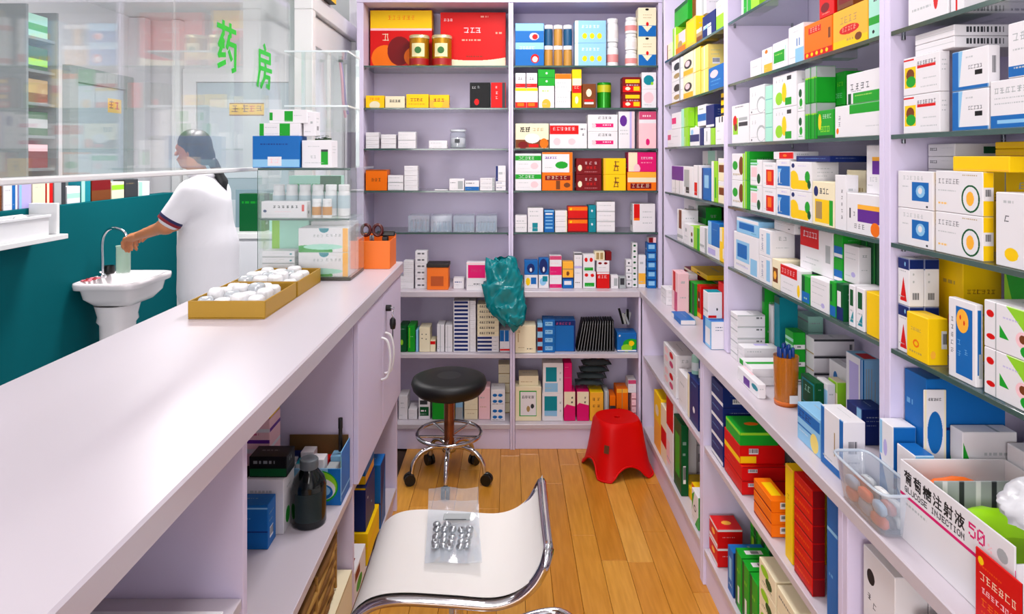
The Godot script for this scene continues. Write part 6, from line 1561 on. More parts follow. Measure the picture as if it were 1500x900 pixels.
const CARTONS_RIGHT = [
	["medicine_box", "A1", 0.775, 1.9655, 3.2826, -90, 0.1147, 0.0772, 0.07, 1, 1, "C|r 0 0 16 100 U;l 30 40 40 6 u", "cream carton by end panel"],
	["medicine_box", "A1", 0.775, 1.9655, 3.1944, -90, 0.0606, 0.1354, 0.07, 1, 1, "l|r 60 0 40 100 C", "pale green slim carton"],
	["medicine_box", "A1", 0.775, 1.9655, 3.0778, -90, 0.1695, 0.0943, 0.07, 1, 1, "Y|r 30 0 70 60 p;o 20 40 50 40 u;r 0 70 100 30 O", "yellow carton with brown picture"],
	["medicine_box", "A1", 0.785, 2.1017, 3.111, -90, 0.2373, 0.0927, 0.1, 1, 1, "G|r 0 0 100 20 n", "green carton on yellow ones"],
	["medicine_box", "A1", 0.775, 1.9655, 2.9046, -90, 0.1508, 0.1186, 0.07, 1, 1, "Y|r 0 0 100 100 o;r 10 10 80 80 Y", "golden yellow tall carton"],
	["medicine_box", "A1", 0.775, 1.9655, 2.7783, -90, 0.0782, 0.0558, 0.07, 1, 1, "u|r 0 60 100 40 U;r 0 0 100 30 C", "tan and brown slim carton"],
	["medicine_box", "A1", 0.775, 1.9655, 2.6433, -90, 0.1696, 0.0884, 0.07, 1, 1, "N|r 8 46 60 12 W;r 40 62 30 36 W;v 0 60 40 40 40 60 b", "navy and white carton"],
	["medicine_box", "A1", 0.775, 1.9655, 2.5048, -90, 0.0875, 0.108, 0.07, 1, 1, "C|r 0 50 100 50 l;l 20 20 50 5 u", "pale yellow green carton"],
	["medicine_box", "A1", 0.805, 2.0847, 2.889, -90, 0.2056, 0.1194, 0.07, 1, 1, "W|r 0 0 30 100 U;r 70 0 20 100 g", "white carton with brown edge"],
	["medicine_box", "A2", 0.775, 1.7505, 3.1409, -90, 0.202, 0.0977, 0.07, 2, 1, "W|o 20 16 60 36 k;r 0 50 100 2 g;o 20 66 60 24 u;r 70 0 12 100 g", "white carton with dark seed print"],
	["medicine_box", "A2", 0.775, 1.7505, 2.9489, -90, 0.1555, 0.0977, 0.07, 2, 1, "C|o 10 30 80 40 k;o 20 34 50 26 p;r 0 76 100 24 o", "cream carton with dark bowl print"],
	["medicine_box", "A2", 0.775, 1.7505, 2.8089, -90, 0.1003, 0.0977, 0.07, 2, 1, "Y|r 0 0 100 100 y;r 0 0 30 100 C", "pale yellow carton, inner"],
	["medicine_box", "A2", 0.775, 1.7505, 2.7012, -90, 0.0926, 0.0929, 0.07, 2, 1, "y|r 40 0 16 100 C", "straw yellow carton"],
	["medicine_box", "A2", 0.775, 1.7505, 2.5449, -90, 0.1988, 0.088, 0.08, 1, 1, "B|o 10 14 50 34 p;l 14 60 60 8 b;l 14 76 50 6 b", "blue carton with pale oval"],
	["medicine_box", "A2", 0.865, 1.7505, 2.8391, -90, 0.1847, 0.0977, 0.07, 2, 1, "Y|r 0 0 100 100 y;r 60 0 10 100 Y", "yellow carton behind blue one"],
	["medicine_box", "A3", 0.775, 1.5435, 3.2008, -90, 0.2493, 0.0828, 0.07, 1, 1, "W|r 0 30 26 30 m;l 40 40 40 8 g", "white carton with pink square, lower"],
	["medicine_box", "A3", 0.775, 1.6269, 3.159, -90, 0.1658, 0.0744, 0.07, 1, 1, "W|r 0 30 50 40 P", "white carton with pink square, upper"],
	["medicine_box", "A3", 0.775, 1.5435, 3.005, -90, 0.115, 0.0836, 0.0294, 2, 1, "l|r 0 0 40 100 t;r 50 50 4 50 W", "light green carton, left"],
	["medicine_box", "A3", 0.805, 1.5435, 2.983, -90, 0.1311, 0.1694, 0.07, 1, 1, "l|r 60 0 20 100 G;r 0 48 100 4 W", "light green carton with green edge"],
	["medicine_box", "A3", 0.775, 1.5435, 2.8477, -90, 0.1383, 0.0772, 0.07, 1, 1, "W|r 0 40 100 40 N;o 10 10 30 30 b", "white carton with navy band, lower"],
	["medicine_box", "A3", 0.775, 1.6213, 2.7397, -90, 0.1147, 0.0844, 0.07, 1, 1, "W|r 0 44 100 34 B;l 20 16 50 8 n", "white carton with blue band, upper"],
	["tall_box", "A3", 0.775, 1.5435, 2.7436, -90, 0.0471, 0.0699, 0.07, 1, 1, "N|", "navy slim carton"],
	["medicine_box", "A3", 0.775, 1.5435, 2.6685, -90, 0.0812, 0.0675, 0.07, 1, 1, "W|r 40 20 20 60 g", "white slim carton with grey mark"],
	["medicine_box", "A3", 0.775, 1.5435, 2.5922, -90, 0.0505, 0.0637, 0.07, 1, 1, "l|", "lime slim carton"],
	["medicine_box", "A3", 0.775, 1.6118, 2.6282, -90, 0.1054, 0.0854, 0.07, 1, 1, "N|r 0 90 100 10 W", "navy upper carton"],
	["medicine_box", "A3", 0.775, 1.5435, 2.5051, -90, 0.1037, 0.1022, 0.07, 1, 1, "W|r 40 0 12 20 k;r 70 0 16 20 k;l 20 50 30 6 g", "white tall carton near post"],
	["medicine_box", "A3", 0.785, 1.6463, 2.5002, -90, 0.0463, 0.0279, 0.07, 3, 1, "Y|r 0 60 100 40 K", "yellow and black small carton"],
	["medicine_box", "A4", 0.775, 1.3275, 3.135, -90, 0.2138, 0.127, 0.07, 1, 1, "W|r 0 0 100 50 V;r 30 52 4 48 g;r 66 52 4 48 g", "white carton with purple top"],
	["medicine_box", "A4", 0.775, 1.3275, 2.943, -90, 0.1437, 0.1272, 0.07, 1, 1, "W|r 0 10 60 60 g;r 20 70 40 20 k", "white carton with grey green panel"],
	["medicine_box", "A4", 0.775, 1.3275, 2.804, -90, 0.1101, 0.1352, 0.07, 1, 1, "W|r 10 54 40 40 R;r 60 0 8 100 g", "white carton with red block"],
	["medicine_box", "A4", 0.775, 1.3275, 2.6784, -90, 0.1188, 0.1258, 0.07, 1, 1, "B|r 30 22 50 40 b;r 0 0 14 100 N", "blue carton with pale panel, upright"],
	["tall_box", "A4", 0.775, 1.3275, 2.5711, -90, 0.0752, 0.1541, 0.07, 1, 1, "l|r 0 0 40 100 W;r 60 40 20 50 G", "white and lime slim carton"],
	["medicine_box", "A4", 0.775, 1.3275, 2.4846, -90, 0.0781, 0.0821, 0.07, 2, 1, "C|r 10 30 80 34 U;r 0 0 100 20 W", "white carton with brown square"],
	["medicine_box", "A4", 0.865, 1.3275, 2.9409, -90, 0.2082, 0.1969, 0.0344, 1, 1, "W|r 40 0 50 100 t;l 10 30 60 20 g", "white mint carton at the back"],
	["medicine_box", "A4", 0.9, 1.328, 3.02, -90, 0.3, 0.1644, 0.1, 1, 1, "V|", "dark purple carton at the back"],
	["tall_box", "A5", 0.775, 1.1155, 3.0884, -90, 0.0969, 0.1428, 0.07, 1, 1, "W|r 30 0 50 60 U;r 0 80 100 10 g", "white slim carton with brown mark"],
	["medicine_box", "A5", 0.775, 1.1155, 2.9759, -90, 0.1013, 0.0907, 0.07, 1, 1, "W|o 30 20 30 20 g;l 20 60 50 8 g", "white carton with grey specks"],
	["medicine_box", "A5", 0.775, 1.1155, 2.8457, -90, 0.1343, 0.0901, 0.07, 1, 1, "l|r 0 0 40 100 W;o 8 30 20 20 U;o 8 60 20 20 K;r 80 0 20 100 G", "white green carton with seed print"],
	["medicine_box", "A5", 0.775, 1.1155, 2.7155, -90, 0.1031, 0.1021, 0.07, 1, 1, "W|r 70 0 30 100 g;r 0 70 60 10 g", "white plain carton in middle"],
	["medicine_box", "A5", 0.775, 1.1155, 2.5852, -90, 0.1364, 0.0447, 0.07, 1, 1, "W|r 0 30 70 50 v;l 20 14 50 8 g", "white carton below blue one"],
	["medicine_box", "A5", 0.775, 1.1608, 2.5811, -90, 0.1445, 0.0894, 0.07, 1, 1, "B|r 0 0 30 100 b;l 40 30 40 4 W", "blue carton"],
	["tall_box", "A5", 0.775, 1.1155, 2.4764, -90, 0.0618, 0.1236, 0.07, 1, 1, "Y|r 0 0 50 40 C;r 60 60 20 30 W", "yellow and cream carton"],
	["medicine_box", "A5", 0.855, 1.1155, 3.2243, -90, 0.2035, 0.1894, 0.07, 1, 1, "W|l 6 30 30 20 k;r 40 20 50 40 g", "long white flat carton at the back"],
	["medicine_box", "A5", 0.96, 1.116, 3.0, -90, 0.25, 0.1794, 0.07, 1, 1, "r|", "dark red carton at the back"],
	["medicine_box", "A5", 0.865, 1.1155, 3.0579, -90, 0.1282, 0.1594, 0.07, 1, 1, "G|r 0 0 100 30 n", "green carton atop middle"],
	["tall_box", "B1", 0.775, 1.9655, 2.2467, -90, 0.0506, 0.123, 0.06, 1, 1, "W|r 40 0 60 100 G", "white and green carton at top left"],
	["medicine_box", "B1", 0.775, 1.9655, 2.163, -90, 0.1011, 0.13, 0.06, 1, 1, "l|r 0 0 30 100 G;o 40 40 40 20 Y", "lime carton at top left"],
	["medicine_box", "B2", 0.775, 1.7505, 2.1419, -90, 0.0932, 0.0537, 0.06, 1, 1, "W|l 20 40 50 14 g", "low white carton by panel"],
	["medicine_box", "B2", 0.775, 1.7505, 2.0484, -90, 0.0797, 0.0732, 0.06, 1, 1, "W|r 20 66 80 34 o;o 30 4 30 16 O;l 20 40 50 6 g", "white carton with orange foot"],
	["medicine_box", "B2", 0.775, 1.7505, 1.9487, -90, 0.1062, 0.0778, 0.06, 1, 1, "W|r 6 34 74 44 G;r 84 20 6 60 t;l 16 44 50 6 l", "white carton with green rectangle"],
	["medicine_box", "B2", 0.775, 1.7505, 1.8421, -90, 0.0948, 0.1029, 0.06, 1, 1, "W|r 46 62 54 38 b;r 56 36 6 20 B;r 72 36 6 20 B;l 30 14 40 4 g", "white carton with pale blue corner"],
	["medicine_box", "B2", 0.775, 1.7505, 1.7124, -90, 0.1533, 0.0895, 0.0343, 1, 1, "O|r 16 12 46 18 R;t 22 12 38 16 C 4;r 0 82 100 18 R;o 6 84 10 12 Y;o 24 84 10 12 Y;o 42 84 10 12 Y;o 60 84 10 12 Y;o 78 84 10 12 Y;r 88 30 8 30 U", "orange carton with red title"],
	["medicine_box", "B2", 0.775, 1.7505, 1.5525, -90, 0.1567, 0.0904, 0.0427, 1, 1, "o|r 0 80 100 20 Y;t 22 20 52 20 u 4;o 20 44 58 24 R;t 28 48 42 14 C 5;o 66 72 20 20 U;l 42 80 20 8 u", "yellow orange carton with red oval"],
	["medicine_box", "B2", 0.775, 1.8406, 1.664, -90, 0.0771, 0.0794, 0.07, 1, 1, "R|t 14 10 60 26 W 3;o 10 56 60 30 r;l 20 88 50 6 C", "red carton on orange one"],
	["medicine_box", "B2", 0.775, 1.8415, 1.5729, -90, 0.0751, 0.0694, 0.07, 1, 1, "U|r 0 0 100 40 C;r 10 44 80 40 r", "brown red carton on yellow one"],
	["tall_box", "B2", 0.775, 1.7505, 1.445, -90, 0.0497, 0.095, 0.08, 1, 1, "t|r 0 52 100 18 G;o 30 82 20 8 K;l 40 14 30 6 k", "pale green carton with green band"],
	["medicine_box", "B3", 0.775, 1.5435, 2.2859, -90, 0.1668, 0.1294, 0.0088, 1, 1, "W|r 8 34 30 44 l;o 8 26 24 30 R;o 14 48 20 20 U;r 42 34 50 8 g;r 42 46 52 10 k;l 20 4 50 4 k", "white carton with small colour picture"],
	["medicine_box", "B3", 0.775, 1.5435, 2.1311, -90, 0.1273, 0.0877, 0.07, 2, 1, "W|o 50 40 60 60 g;o 56 48 50 50 W;t 16 22 40 14 g 2;o 10 88 8 8 k", "white carton with grey ring"],
	["tall_box", "B3", 0.775, 1.5435, 2.0345, -90, 0.0519, 0.083, 0.07, 2, 1, "t|r 0 49 100 2 T", "mint carton end"],
	["medicine_box", "B3", 0.775, 1.5435, 1.9195, -90, 0.1646, 0.0936, 0.07, 2, 1, "W|o 12 52 32 40 l;o 40 26 20 60 Y;r 54 74 26 22 G;r 62 8 18 12 k;t 14 14 40 8 g 3", "white carton with lime plant print"],
	["tall_box", "B3", 0.775, 1.5435, 1.811, -90, 0.0408, 0.075, 0.0594, 2, 1, "W|o 20 20 50 30 n;o 30 54 50 30 G;l 20 88 60 6 G", "white slim carton with green leaves"],
	["slim_box", "B3", 0.775, 1.5435, 1.7696, -90, 0.0308, 0.0919, 0.0594, 2, 1, "G|r 0 0 100 30 g;r 0 28 100 4 l;r 70 30 14 70 n|r 0 0 100 100 G;r 0 0 100 30 g", "green carton with grey top, left of three"],
	["slim_box", "B3", 0.775, 1.5435, 1.7339, -90, 0.0295, 0.0919, 0.0494, 2, 1, "G|r 0 0 100 30 g;r 0 28 100 4 l;r 70 30 14 70 n|r 0 0 100 100 G;r 0 0 100 30 g", "green carton with grey top, middle of three"],
	["tall_box", "B3", 0.835, 1.5435, 1.7941, -90, 0.0486, 0.0919, 0.07, 2, 1, "G|r 0 0 100 30 g;r 0 28 100 4 l;r 70 30 14 70 n|r 0 0 100 100 G;r 0 0 100 30 g", "green carton with grey top, right of three"],
	["medicine_box", "B3", 0.775, 1.5435, 1.6714, -90, 0.085, 0.0696, 0.045, 1, 1, "G|o 6 10 20 60 Y;t 34 14 56 30 W 4;t 20 56 60 30 l 3;r 0 90 100 10 n", "bright green carton with white title, lower"],
	["medicine_box", "B3", 0.825, 1.5436, 1.7088, -90, 0.0693, 0.0828, 0.06, 2, 1, "G|o 6 10 24 46 Y;t 40 30 50 26 l 3;t 24 64 60 20 t 3", "bright green carton with white title, upper"],
	["medicine_box", "B3", 0.775, 1.5435, 1.5203, -90, 0.2006, 0.0731, 0.0255, 1, 1, "W|r 34 0 66 28 G;t 8 30 6 60 k 1;t 8 50 6 50 k 1;l 70 70 26 4 g;o 3 70 6 20 O", "wide white carton with green panel, lower"],
	["medicine_box", "B3", 0.775, 1.6172, 1.4924, -90, 0.1448, 0.069, 0.034, 1, 1, "W|r 20 66 80 34 G;r 4 66 10 34 n;t 12 34 62 22 k 4;l 14 58 30 4 k;l 26 74 50 5 l", "wide white carton with green panel, upper"],
	["medicine_box", "B4", 0.775, 1.3275, 2.3082, -90, 0.1222, 0.0906, 0.07, 2, 1, "W|o 6 28 44 34 G;o 60 10 38 70 U;r 90 0 10 100 l;l 10 76 60 8 u", "white carton with green disc and brown print"],
	["tall_box", "B4", 0.775, 1.3275, 2.2177, -90, 0.0429, 0.0937, 0.12, 2, 1, "G|r 0 0 40 100 l", "green and lime slim carton"],
	["medicine_box", "B4", 0.775, 1.3275, 2.1391, -90, 0.0988, 0.0804, 0.07, 2, 1, "W|r 0 0 60 20 G;r 0 10 70 8 t;o 60 54 30 40 n;r 10 30 50 40 p", "white carton with green top band"],
	["medicine_box", "B4", 0.775, 1.3275, 2.0327, -90, 0.0997, 0.0765, 0.07, 2, 1, "W|r 28 28 60 62 R;r 40 34 30 40 O;l 20 10 60 6 g", "white carton with red block"],
	["medicine_box", "B4", 0.775, 1.3275, 1.9291, -90, 0.0945, 0.081, 0.07, 2, 1, "W|r 10 22 90 70 B;v 10 30 40 30 10 70 b;l 40 8 40 8 v;r 20 44 8 40 W", "white carton with blue block"],
	["medicine_box", "B4", 0.775, 1.3275, 1.811, -90, 0.1295, 0.0784, 0.07, 2, 1, "W|o -10 30 50 66 Y;r 20 64 66 32 Y;o 70 30 24 40 G;o 82 60 16 30 n;o 4 4 16 16 N;l 36 12 40 5 v", "white carton with yellow oval and leaf sprig"],
	["flat_box", "B4", 0.777, 1.4909, 1.9329, -90, 0.1378, 0.022, 0.07, 1, 1, "W|r 30 10 70 90 R;o 50 30 20 40 O", "flat red and white carton on top"],
	["flat_box", "B4", 0.785, 1.4855, 1.7654, -90, 0.196, 0.0154, 0.1, 1, 1, "N|l 8 40 80 20 b", "flat navy carton on top"],
	["medicine_box", "B4", 0.775, 1.3275, 1.6832, -90, 0.1153, 0.1094, 0.0544, 1, 1, "C|r 12 40 84 54 Y;r 80 40 16 56 G;o 6 10 22 24 N;t 34 14 46 14 k 3;r 16 46 30 40 u", "cream carton with yellow and green panel"],
	["tall_box", "B4", 0.775, 1.3275, 1.5951, -90, 0.051, 0.1286, 0.0298, 1, 1, "W|t 60 26 16 10 k 1;t 60 38 16 10 k 1;t 60 50 16 10 k 1;t 60 62 16 10 k 1;t 60 74 16 10 k 1", "tall white carton with vertical writing"],
	["tall_box", "B4", 0.83, 1.3275, 1.6319, -90, 0.0883, 0.1394, 0.07, 1, 1, "C|r 6 12 34 60 u;b 8 16 30 50;l 50 30 40 8 u", "beige carton with barcode, behind"],
	["medicine_box", "B4", 0.775, 1.3275, 1.4925, -90, 0.1447, 0.0894, 0.055, 1, 1, "W|r 34 36 66 34 V;r 34 26 66 12 o;r 8 38 4 26 k;t 20 46 12 12 k 1;t 24 76 34 14 k 3;o 72 66 26 34 O", "white carton with purple band and bear print"],
	["tall_box", "B4", 0.795, 1.4175, 1.4866, -90, 0.0596, 0.1069, 0.07, 1, 1, "W|r 40 30 60 30 V;r 40 24 60 8 o;t 20 66 60 10 g 3", "white carton with purple band, upper"],
	["medicine_box", "B5", 0.775, 1.1155, 2.233, -90, 0.2295, 0.1284, 0.07, 1, 1, "W|r 10 20 56 54 b;r 16 28 40 36 B;r 70 56 26 40 b;l 10 84 50 6 v", "white carton with pale blue panel, lower"],
	["medicine_box", "B5", 0.775, 1.2447, 2.2189, -90, 0.2014, 0.0502, 0.07, 1, 1, "b|r 12 30 70 44 B;r 0 0 100 20 W;l 70 84 22 8 T", "white carton with pale blue panel, upper"],
	["medicine_box", "B5", 0.775, 1.1155, 2.0624, -90, 0.0972, 0.081, 0.07, 2, 1, "W|t 20 20 26 20 N 1;t 20 40 26 20 N 1;t 20 60 26 20 N 1;r 60 10 30 80 b", "white carton with blue vertical writing"],
	["tall_box", "B5", 0.775, 1.1155, 1.98, -90, 0.0541, 0.0852, 0.07, 1, 1, "C|r 10 30 70 50 U;o 20 40 40 30 o", "cream slim carton with brown picture"],
	["medicine_box", "B5", 0.775, 1.1155, 1.879, -90, 0.135, 0.0787, 0.0308, 1, 1, "W|r 0 0 84 36 R;t 6 10 70 20 W 5;o 84 50 14 44 Y;l 16 60 50 5 g", "white carton with red title, lower"],
	["medicine_box", "B5", 0.805, 1.2789, 1.9953, -90, 0.1467, 0.0295, 0.07, 1, 1, "W|l 12 20 70 4 g;l 12 40 60 4 g;o 70 60 10 10 k;r 0 10 100 2 g", "white carton with grey rules"],
	["tall_box", "B5", 0.775, 1.1155, 1.7819, -90, 0.0477, 0.0719, 0.07, 1, 1, "G|r 0 0 40 100 n;r 0 60 100 40 B;l 30 80 40 8 W", "green and blue carton end"],
	["medicine_box", "B5", 0.805, 1.1937, 1.79, -90, 0.189, 0.1145, 0.07, 1, 1, "W|r 0 0 60 44 R;t 10 8 46 22 W 5;r 80 30 14 40 g;l 20 70 40 4 g", "white carton with red title, upper"],
	["medicine_box", "B5", 0.775, 1.1155, 1.7029, -90, 0.0994, 0.0776, 0.07, 1, 1, "W|l 10 14 80 4 g;l 10 28 70 4 g;o 60 74 20 16 v;l 10 50 60 4 g", "white carton with grey writing, lower row"],
	["slim_box", "B5", 0.775, 1.1155, 1.6334, -90, 0.0295, 0.0843, 0.07, 1, 1, "G|r 0 70 100 30 B;r 10 8 30 50 n", "green carton with blue foot, left"],
	["slim_box", "B5", 0.775, 1.1155, 1.5981, -90, 0.0315, 0.0857, 0.0594, 1, 1, "n|r 10 20 60 50 W;r 0 64 100 36 N", "dark green carton with white label"],
	["tall_box", "B5", 0.805, 1.1937, 1.6687, -90, 0.0435, 0.057, 0.07, 2, 1, "G|r 0 50 100 50 B;r 0 84 100 16 W", "green and blue carton, upper"],
	["tall_box", "B5", 0.805, 1.2018, 1.6044, -90, 0.0688, 0.0879, 0.0294, 1, 1, "W|l 12 20 70 4 g;l 12 34 70 4 g;o 50 70 30 14 v", "white carton with grey writing, upper row"],
	["slim_box", "B5", 0.835, 1.1155, 1.6046, -90, 0.0268, 0.1929, 0.07, 1, 1, "n|r 90 0 10 100 G", "dark green carton, left of three"],
	["slim_box", "B5", 0.835, 1.1155, 1.5712, -90, 0.031, 0.1929, 0.07, 1, 1, "n|r 90 0 10 100 G", "dark green carton, middle of three"],
	["slim_box", "B5", 0.835, 1.1155, 1.5379, -90, 0.0268, 0.1929, 0.07, 1, 1, "n|r 90 0 10 100 G", "dark green carton, right of three"],
	["slim_box", "B5", 0.775, 1.1155, 1.5422, -90, 0.0258, 0.0932, 0.0594, 1, 1, "W|r 20 10 60 40 n;v 20 90 80 60 80 90 T;l 20 60 60 5 g", "white carton with dark green panel, left"],
	["slim_box", "B5", 0.775, 1.1155, 1.5051, -90, 0.0336, 0.0936, 0.07, 1, 1, "W|r 20 10 60 40 n;v 20 90 80 60 80 90 T;l 20 60 60 5 g", "white carton with dark green panel, right"],
	["tall_box", "B5", 0.775, 1.1155, 1.4491, -90, 0.0583, 0.093, 0.03, 1, 1, "Y|r 96 0 4 100 o", "plain yellow carton"],
	["medicine_box", "C2", 0.775, 1.7505, 1.2641, -90, 0.1199, 0.1594, 0.08, 1, 1, "W|o 66 60 12 30 R;r 70 54 4 20 k;l 30 30 30 5 g", "white carton with red figure"],
	["slim_box", "C2", 0.775, 1.7505, 1.1799, -90, 0.0344, 0.1594, 0.08, 1, 1, "W|r 40 50 14 50 R", "white slim carton with red stripe"],
	["medicine_box", "C3", 0.775, 1.5435, 1.2835, -90, 0.1131, 0.0731, 0.0184, 2, 1, "W|r 4 26 32 56 Y;o 8 30 24 34 U;o 8 50 28 30 G;r 0 4 30 4 R;r 40 26 50 7 R;t 40 14 52 12 k 7;l 56 60 36 4 g;l 50 82 44 4 g", "white carton with colourful square and red line"],
	["flat_box", "C3", 0.78, 1.6909, 1.2527, -90, 0.1149, 0.0199, 0.2, 2, 1, "W|r 0 48 100 2 g|b 10 10 34 80;l 50 20 40 30 k", "white flat carton above colourful squares"],
	["medicine_box", "C3", 0.775, 1.5435, 1.1483, -90, 0.0902, 0.0681, 0.0198, 2, 1, "W|v 0 0 30 0 20 100 b;v 0 0 20 100 0 100 b;r 0 0 18 96 B;r 0 92 100 8 B;t 46 40 40 16 k 5;r 66 54 20 12 K;l 40 16 20 5 g|b 30 20 40 60", "white carton with blue edge"],
	["medicine_box", "C3", 0.775, 1.5435, 1.0251, -90, 0.1469, 0.0762, 0.1, 1, 1, "W|r 0 74 100 26 B;r 10 84 60 8 b;t 6 14 50 14 g 6;l 6 36 60 4 g;l 6 48 60 4 g", "wide white carton with blue foot, lower"],
	["medicine_box", "C3", 0.775, 1.6203, 0.9998, -90, 0.1193, 0.0844, 0.1, 1, 1, "W|r 0 80 100 20 B;t 8 18 60 18 g 5;l 8 48 60 4 g", "wide white carton with blue foot, upper"],
	["medicine_box", "C4", 0.775, 1.3275, 1.3029, -90, 0.1122, 0.0716, 0.0212, 2, 1, "W|r 42 28 48 52 B;o 54 36 26 34 b;o 60 42 12 18 W;t 16 12 62 12 g 6;l 14 40 18 5 g;o 82 90 6 6 k", "white carton with blue square"],
	["medicine_box", "C4", 0.775, 1.3275, 1.1776, -90, 0.1234, 0.0729, 0.019, 2, 1, "W|t 6 18 48 16 k 6;l 60 6 30 4 u;o 58 30 38 66 n;o 61 34 32 58 W;o 68 46 16 34 o;l 6 46 40 4 g;l 6 78 20 6 o|r 0 0 100 34 Y;r 0 66 100 34 Y;b 20 38 60 24", "white carton with leafy ring emblem"],
	["medicine_box", "C4", 0.835, 1.3276, 1.3182, -90, 0.0815, 0.024, 0.18, 8, 1, "W|t 6 30 30 34 k 4;l 50 30 44 8 g|r 30 20 36 60 n", "white flat carton with dark characters"],
	["flat_box", "C4", 0.78, 1.4745, 1.1311, -90, 0.1353, 0.0254, 0.12, 1, 1, "Y|r 0 92 100 8 o|r 60 20 30 60 n", "long yellow flat carton"],
	["flat_box", "C4", 0.835, 1.5005, 1.0986, -90, 0.1467, 0.0116, 0.07, 2, 1, "Y|r 0 50 100 3 o", "yellow flat carton in upper stack"],
	["medicine_box", "C4", 0.775, 1.3275, 1.0189, -90, 0.1345, 0.1159, 0.1, 1, 1, "W|r 46 4 40 26 B;r 60 8 20 18 b;o 14 74 22 18 Y;l 12 10 16 5 g;t 14 30 10 10 k 1;b 50 64 12 30", "big white carton with yellow round"],
	["tall_box", "C4", 0.875, 1.3275, 1.2243, -90, 0.0499, 0.1594, 0.07, 1, 1, "Y|t 40 34 30 40 U 1;r 94 0 6 100 g", "small yellow carton, rear"],
	["medicine_box", "C5", 0.775, 1.1155, 1.34, -90, 0.038, 0.0921, 0.029, 2, 2, "W|r 0 0 100 22 N;o 60 6 14 10 b;v 50 40 20 92 82 92 R;l 16 26 60 4 g|r 0 0 100 20 N;b 20 70 50 22;t 24 30 14 12 g 1;t 24 46 14 12 g 1", "navy topped carton with red triangle"],
	["medicine_box", "C5", 0.77, 1.1155, 1.2866, -90, 0.0677, 0.0857, 0.0363, 1, 1, "Y|t 20 30 50 9 u 5;o 30 56 30 18 O;o 36 60 18 10 Y;l 12 84 60 6 u|o 10 70 30 18 o;r 70 26 30 40 W;b 76 30 24 34", "yellow carton with small red ring, front"],
	["tall_box", "C5", 0.85, 1.1155, 1.3138, -90, 0.0736, 0.1929, 0.0727, 1, 1, "Y|l 20 24 50 5 u;o 40 56 30 16 O|t 10 30 76 12 U 6;l 10 54 70 3 u;l 10 62 70 3 u", "yellow carton with brown writing, rear"],
	["tall_box", "C5", 0.775, 1.1155, 1.1674, -90, 0.0705, 0.1377, 0.0124, 1, 1, "W|r 28 8 62 86 B;o 30 10 46 30 o;o 42 18 6 6 R;o 56 24 6 6 R;t 8 24 12 9 k 1;t 8 34 12 9 k 1;t 8 44 12 9 k 1;t 8 54 12 9 k 1;t 8 64 12 9 k 1;t 34 50 14 12 b 1;t 34 64 14 12 b 1;t 60 60 14 12 b 1|r 0 0 20 100 W;r 20 6 60 80 B;r 40 60 50 30 g", "white and blue carton with orange face"],
	["medicine_box", "C5", 0.775, 1.1155, 1.0504, -90, 0.1247, 0.0755, 0.08, 2, 1, "W|v 40 0 100 0 76 50 l;v 100 0 100 46 76 50 l;o 74 14 14 14 O;o 56 44 24 34 p;o 62 50 12 18 U;v 28 44 44 70 28 70 G;o 64 72 20 24 G;o 4 18 14 16 R;r 20 0 2 100 g;o 4 70 16 12 R;l 34 24 26 5 v", "white carton with lime corner and fruit print"],
	["tall_box", "C5", 0.875, 1.1155, 1.1538, -90, 0.1048, 0.1929, 0.07, 1, 1, "l|v 0 0 60 0 60 100 G;o 40 40 30 30 O", "green carton behind fruit print ones"],
	["medicine_box", "LAm", 0.695, 0.4905, 2.9492, -90, 0.2234, 0.0895, 0.08, 2, 1, "W|o 10 10 30 30 p;o 50 10 30 30 R;o 10 50 30 30 p;o 50 54 30 30 m", "white carton dotted pink"],
	["medicine_box", "LAm", 0.695, 0.4905, 2.727, -90, 0.1268, 0.1413, 0.08, 1, 1, "W|l 20 30 50 8 g", "white carton with thin writing"],
	["medicine_box", "LAm", 0.695, 0.4905, 2.5763, -90, 0.1512, 0.1712, 0.1, 1, 1, "N|r 0 0 20 100 C;o 50 60 20 14 W;l 40 10 40 4 b", "navy carton with small emblem"],
	["tall_box", "LAb", 0.695, 0.1305, 3.1898, -90, 0.1448, 0.2567, 0.1, 1, 1, "Y|r 0 50 100 50 o;o 20 20 50 20 C", "yellow carton in corner"],
	["tall_box", "LAb", 0.695, 0.1305, 3.0626, -90, 0.1064, 0.2443, 0.1, 1, 1, "C|r 0 40 100 30 R", "cream carton with red label"],
	["tall_box", "LAb", 0.695, 0.1305, 2.9462, -90, 0.1233, 0.3239, 0.1, 1, 1, "W|r 0 0 100 40 R;r 0 60 50 30 p", "white and red upright carton"],
	["tall_box", "LAb", 0.695, 0.1305, 2.8095, -90, 0.1234, 0.2867, 0.0294, 1, 1, "n|r 20 20 60 60 G", "dark green upright carton"],
	["tall_box", "LAb", 0.795, 0.1305, 3.0184, -90, 0.1245, 0.1994, 0.1, 1, 1, "W|l 10 30 70 10 K;r 0 80 100 10 g", "white carton with black title, low"],
	["medicine_box", "LAb", 0.725, 0.1305, 2.7792, -90, 0.1263, 0.0444, 0.14, 1, 1, "Y|l 20 30 60 20 u;r 0 80 100 20 o", "yellow flat carton on bottom shelf"],
	["medicine_box", "LAb", 0.725, 0.1305, 2.6519, -90, 0.1052, 0.0794, 0.14, 1, 1, "Y|l 20 30 60 20 G;r 0 0 100 20 O", "yellow flat carton with green writing"],
	["tall_box", "LAb", 0.692, 0.131, 2.535, -90, 0.085, 0.1194, 0.03, 1, 1, "W|v 0 20 40 0 0 70 G;o 30 40 40 20 k;o 40 44 24 12 W;v 100 60 100 100 50 100 G|r 0 0 40 100 G", "white and green carton at front"],
	["medicine_box", "LBm", 0.695, 0.4905, 2.2767, -90, 0.1252, 0.0635, 0.12, 4, 1, "N|r 0 80 100 20 W;l 10 30 60 10 b", "navy carton with white foot"],
